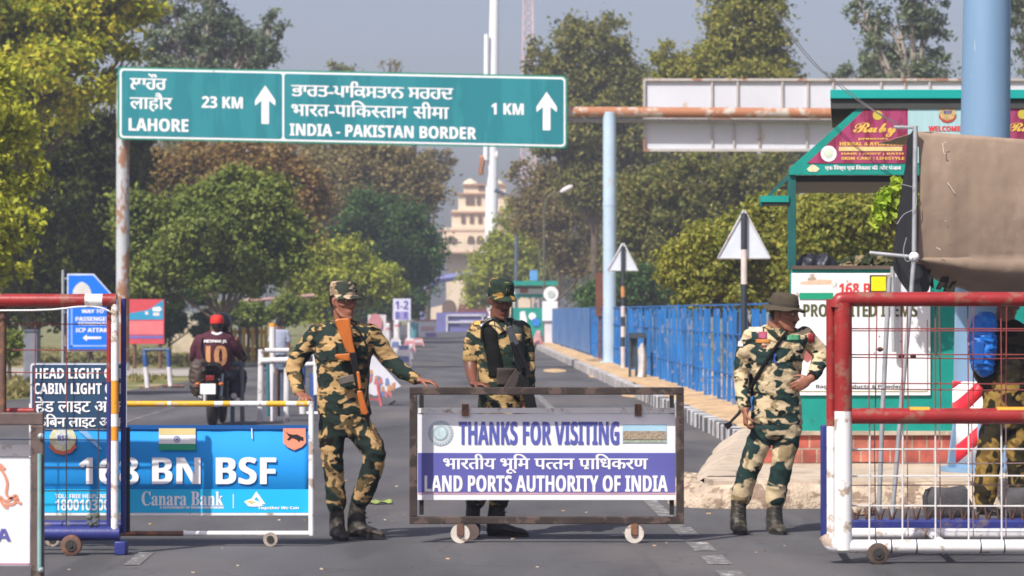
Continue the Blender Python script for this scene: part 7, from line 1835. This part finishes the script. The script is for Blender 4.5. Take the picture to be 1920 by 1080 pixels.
tree("dry_tree", "sparse twiggy tree top over the middle of the teal sign", "tree", 210, 735,
     [(730, 125, 26, 16), (752, 140, 24, 22), (740, 210, 50, 50)], 900, .34, BO, 20, nclump=9)
tree("leafy_tree", "deep green leafy tree left of the cream building", "tree", 135, 740,
     [(740, 460, 90, 80), (700, 410, 60, 60), (790, 495, 42, 46), (745, 425, 46, 48), (650, 470, 60, 60)], 30400, 0.216, DG, 21, nclump=26)
tree("leafy_tree", "lime green low tree behind the first guard's cap", "tree", 116, 640,
     [(640, 510, 90, 60), (580, 500, 60, 60), (700, 530, 60, 50), (620, 570, 80, 40)], 28500, 0.180, LG, 22, nclump=24)
tree("shrub", "dark green shrub thicket between the first guard and road end", "shrub", 150, 720,
     [(720, 560, 70, 40), (650, 590, 60, 30), (780, 560, 30, 36)], 13300, 0.216, DG, 23, nclump=20)
tree("leafy_tree", "grey olive tree showing in the gap right of the cream building top", "tree", 190, 800,
     [(812, 312, 36, 32), (766, 385, 30, 50), (838, 296, 22, 18)], 7980, 0.259, BO, 24, nclump=14)
# right
tree("leafy_tree", "lime green bushy tree right behind the second guard's head", "tree", 172, 940,
     [(932, 470, 34, 46), (960, 420, 34, 50), (930, 500, 62, 50), (985, 470, 50, 50), (900, 540, 40, 40), (1000, 520, 50, 40)], 18050, 0.230, LG, 25, nclump=22)
tree("dry_tree", "brownish half bare tree between flagpole and right gantry post", "tree", 152, 1040,
     [(1010, 400, 60, 60), (1070, 430, 66, 90), (1060, 340, 70, 50), (1110, 500, 50, 50), (980, 340, 30, 50)], 19950, 0.216, BO, 26, nclump=26)
tree("leafy_tree", "large olive green tree rising right of the flagpole", "tree", 142, 1110,
     [(1115, 80, 80, 60), (1050, 160, 60, 60), (1150, 170, 90, 70), (1080, 250, 90, 70), (1180, 270, 80, 70), (1120, 350, 90, 60), (1020, 250, 40, 60), (1008, 110, 36, 50), (985, 180, 24, 40)], 41800, 0.245, MO, 27, nclump=30)
tree("leafy_tree", "tall sunlit olive tree above the white sign back", "tree", 112, 1390,
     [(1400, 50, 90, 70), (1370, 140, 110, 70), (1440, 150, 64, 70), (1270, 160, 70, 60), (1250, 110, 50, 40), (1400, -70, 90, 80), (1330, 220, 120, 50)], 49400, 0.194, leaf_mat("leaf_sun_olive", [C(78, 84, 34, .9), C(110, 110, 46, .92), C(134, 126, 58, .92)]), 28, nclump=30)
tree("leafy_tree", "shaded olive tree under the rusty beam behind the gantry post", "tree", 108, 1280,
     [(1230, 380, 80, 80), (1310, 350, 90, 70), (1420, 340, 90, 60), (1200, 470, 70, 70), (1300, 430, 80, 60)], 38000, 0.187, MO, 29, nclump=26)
tree("eucalyptus_tree", "tall eucalyptus with hanging foliage left of the pale blue mast", "tree", 104, 1708,
     [(1680, 50, 70, 60), (1740, 30, 50, 70), (1640, 110, 50, 50), (1735, 120, 50, 50), (1690, 130, 60, 50), (1610, 20, 36, 36), (1700, -90, 110, 100)], 20900, 0.173, GG, 30, clump=(.16, .32), nclump=20, bark=m_bark_pale)
tree("eucalyptus_tree", "eucalyptus showing right of the pale blue mast top", "tree", 108, 1920,
     [(1920, 60, 40, 80), (1950, -40, 70, 80), (1940, 130, 50, 50), (1860, 110, 40, 40)], 9500, 0.173, GG, 31, nclump=16, bark=m_bark_pale)
tree("leafy_tree", "low rounded tree between the two right eucalyptus trees above white sign back", "tree", 130, 1600,
     [(1600, 140, 36, 26), (1660, 160, 60, 40), (1570, 170, 26, 30)], 5700, 0.202, GG, 32, nclump=12)
tree("shrub", "large yellow-olive hedge bush behind the larger triangular sign", "shrub", 55, 1400,
     [(1380, 470, 100, 70), (1300, 500, 60, 60), (1450, 420, 60, 60), (1350, 560, 110, 40), (1460, 520, 60, 60)], 49400, 0.108, HY, 33, nclump=40)
tree("shrub", "yellow-olive hedge bush seen through the open kiosk front", "shrub", 53, 1580,
     [(1560, 430, 90, 90), (1620, 400, 60, 60), (1640, 480, 60, 60), (1520, 500, 60, 50), (1700, 430, 60, 90)], 45600, 0.108, HY, 34, nclump=38)
tree("shrub", "olive shrub row behind the blue railing near the gantry post", "shrub", 100, 1200,
     [(1200, 540, 70, 50), (1120, 560, 50, 40), (1260, 550, 50, 50)], 22800, 0.158, DG, 35, nclump=24)
tree("shrub", "leaf sprig hanging beside the black sheet of the canvas shelter", "shrub", 23.6, 1822,
     [(1660, 385, 20, 34), (1648, 420, 13, 24), (1680, 365, 22, 28)], 420, .075, leaf_mat("leaf_bright_sprig", [C(96, 128, 28, .9), C(136, 164, 50, .95), C(160, 180, 74, .95)]), 36, nclump=9)
tree("shrub", "small round green bush behind the left red gate mesh", "shrub", 60, 18, [(18, 645, 26, 32)], 4560, 0.072, FG, 37, nclump=16)
tree("shrub", "dark leafy shrub beside the cream plastered wall", "shrub", 92, 320, [(315, 610, 34, 40), (380, 610, 30, 26), (350, 560, 50, 20)], 9880, 0.130, DG, 38, nclump=18)
tree("shrub", "low green shrubs on the verge behind the yellow and black fence", "shrub", 96, 470, [(470, 590, 50, 26), (540, 580, 40, 30), (430, 585, 40, 22)], 12350, 0.122, FG, 39, nclump=20)
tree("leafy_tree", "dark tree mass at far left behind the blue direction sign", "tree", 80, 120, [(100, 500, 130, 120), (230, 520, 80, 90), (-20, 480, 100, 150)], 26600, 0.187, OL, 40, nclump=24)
tree("leafy_tree", "hazy tree line far beyond the road end on the left", "tree", 290, 700, [(640, 520, 120, 60), (760, 520, 80, 50), (560, 460, 110, 90)], 17100, 0.396, DG, 41, nclump=24)
tree("leafy_tree", "hazy tree line far beyond the road end on the right", "tree", 290, 1060, [(1010, 500, 70, 70), (1120, 500, 90, 80), (1240, 500, 100, 90)], 19000, 0.396, MO, 42, nclump=24)

tree("leafy_tree", "pale olive tree wall further back between the brown tree and left gantry post", "tree", 168, 300,
     [(300, 300, 100, 90), (420, 280, 90, 60), (560, 290, 90, 70), (330, 430, 110, 100), (500, 430, 110, 90), (600, 460, 90, 80)], 34000, .30, MO, 43, nclump=26)
tree("leafy_tree", "pale olive tree wall further back under the white sign back", "tree", 166, 1380,
     [(1220, 230, 90, 80), (1330, 280, 90, 80), (1450, 250, 90, 90), (1560, 260, 90, 90), (1250, 420, 110, 90), (1450, 440, 120, 80), (1640, 330, 90, 90)], 36000, .30, MO, 44, nclump=26)
# grass tufts on the left verge
r_ = np.random.RandomState(5); n = 9000
yy = 46 + 70 * r_.rand(n) ** 1.3; edge = np.where(yy < 60, -8.6, -5.9 - .0188 * yy - .6); xx = edge - r_.rand(n) ** 1.5 * (4 + yy * .12)
ok = ~((yy > 65.5) & (yy < 77.5)); xx, yy = xx[ok], yy[ok]; n = len(xx)
h = .04 + .10 * r_.rand(n); a = r_.rand(n) * 6.28; w = .03 + .05 * r_.rand(n)
V = np.stack([np.stack([xx - np.cos(a) * w, yy - np.sin(a) * w, np.full(n, -.02)], 1), np.stack([xx + np.cos(a) * w, yy + np.sin(a) * w, np.full(n, -.02)], 1), np.stack([xx + r_.normal(size=n) * .08, yy + r_.normal(size=n) * .08, h], 1)], 1).reshape(-1, 3)
me = bpy.data.meshes.new("grass"); me.from_pydata(V.tolist(), [], np.arange(3 * n).reshape(-1, 3).tolist()); me.materials.append(leaf_mat("dry_grass_blade", [C(88, 92, 46, .8), C(122, 110, 70, .8), C(100, 100, 56, .8)]))
prop(bpy.data.objects.new("grass", me), kind="stuff"); COL.objects.link(bpy.data.objects["grass"])

# ---------------------------------------------------------------- air
hz = MB().box(-420, 420, -40, 700, -1.2, 95).build("haze", None, None, smooth=False)
hz.data.materials.clear()
mh = bpy.data.materials.new("haze"); mh.use_nodes = True; nt = mh.node_tree
for nd in list(nt.nodes):
    if nd.type == 'BSDF_PRINCIPLED': nt.nodes.remove(nd)
pv_ = nt.nodes.new("ShaderNodeVolumePrincipled"); pv_.inputs["Color"].default_value = (.78, .84, 1.0, 1); pv_.inputs["Density"].default_value = .0008; pv_.inputs["Anisotropy"].default_value = .2
nt.links.new(pv_.outputs[0], nt.nodes["Material Output"].inputs["Volume"])
hz.data.materials.append(mh); prop(hz, kind="stuff")
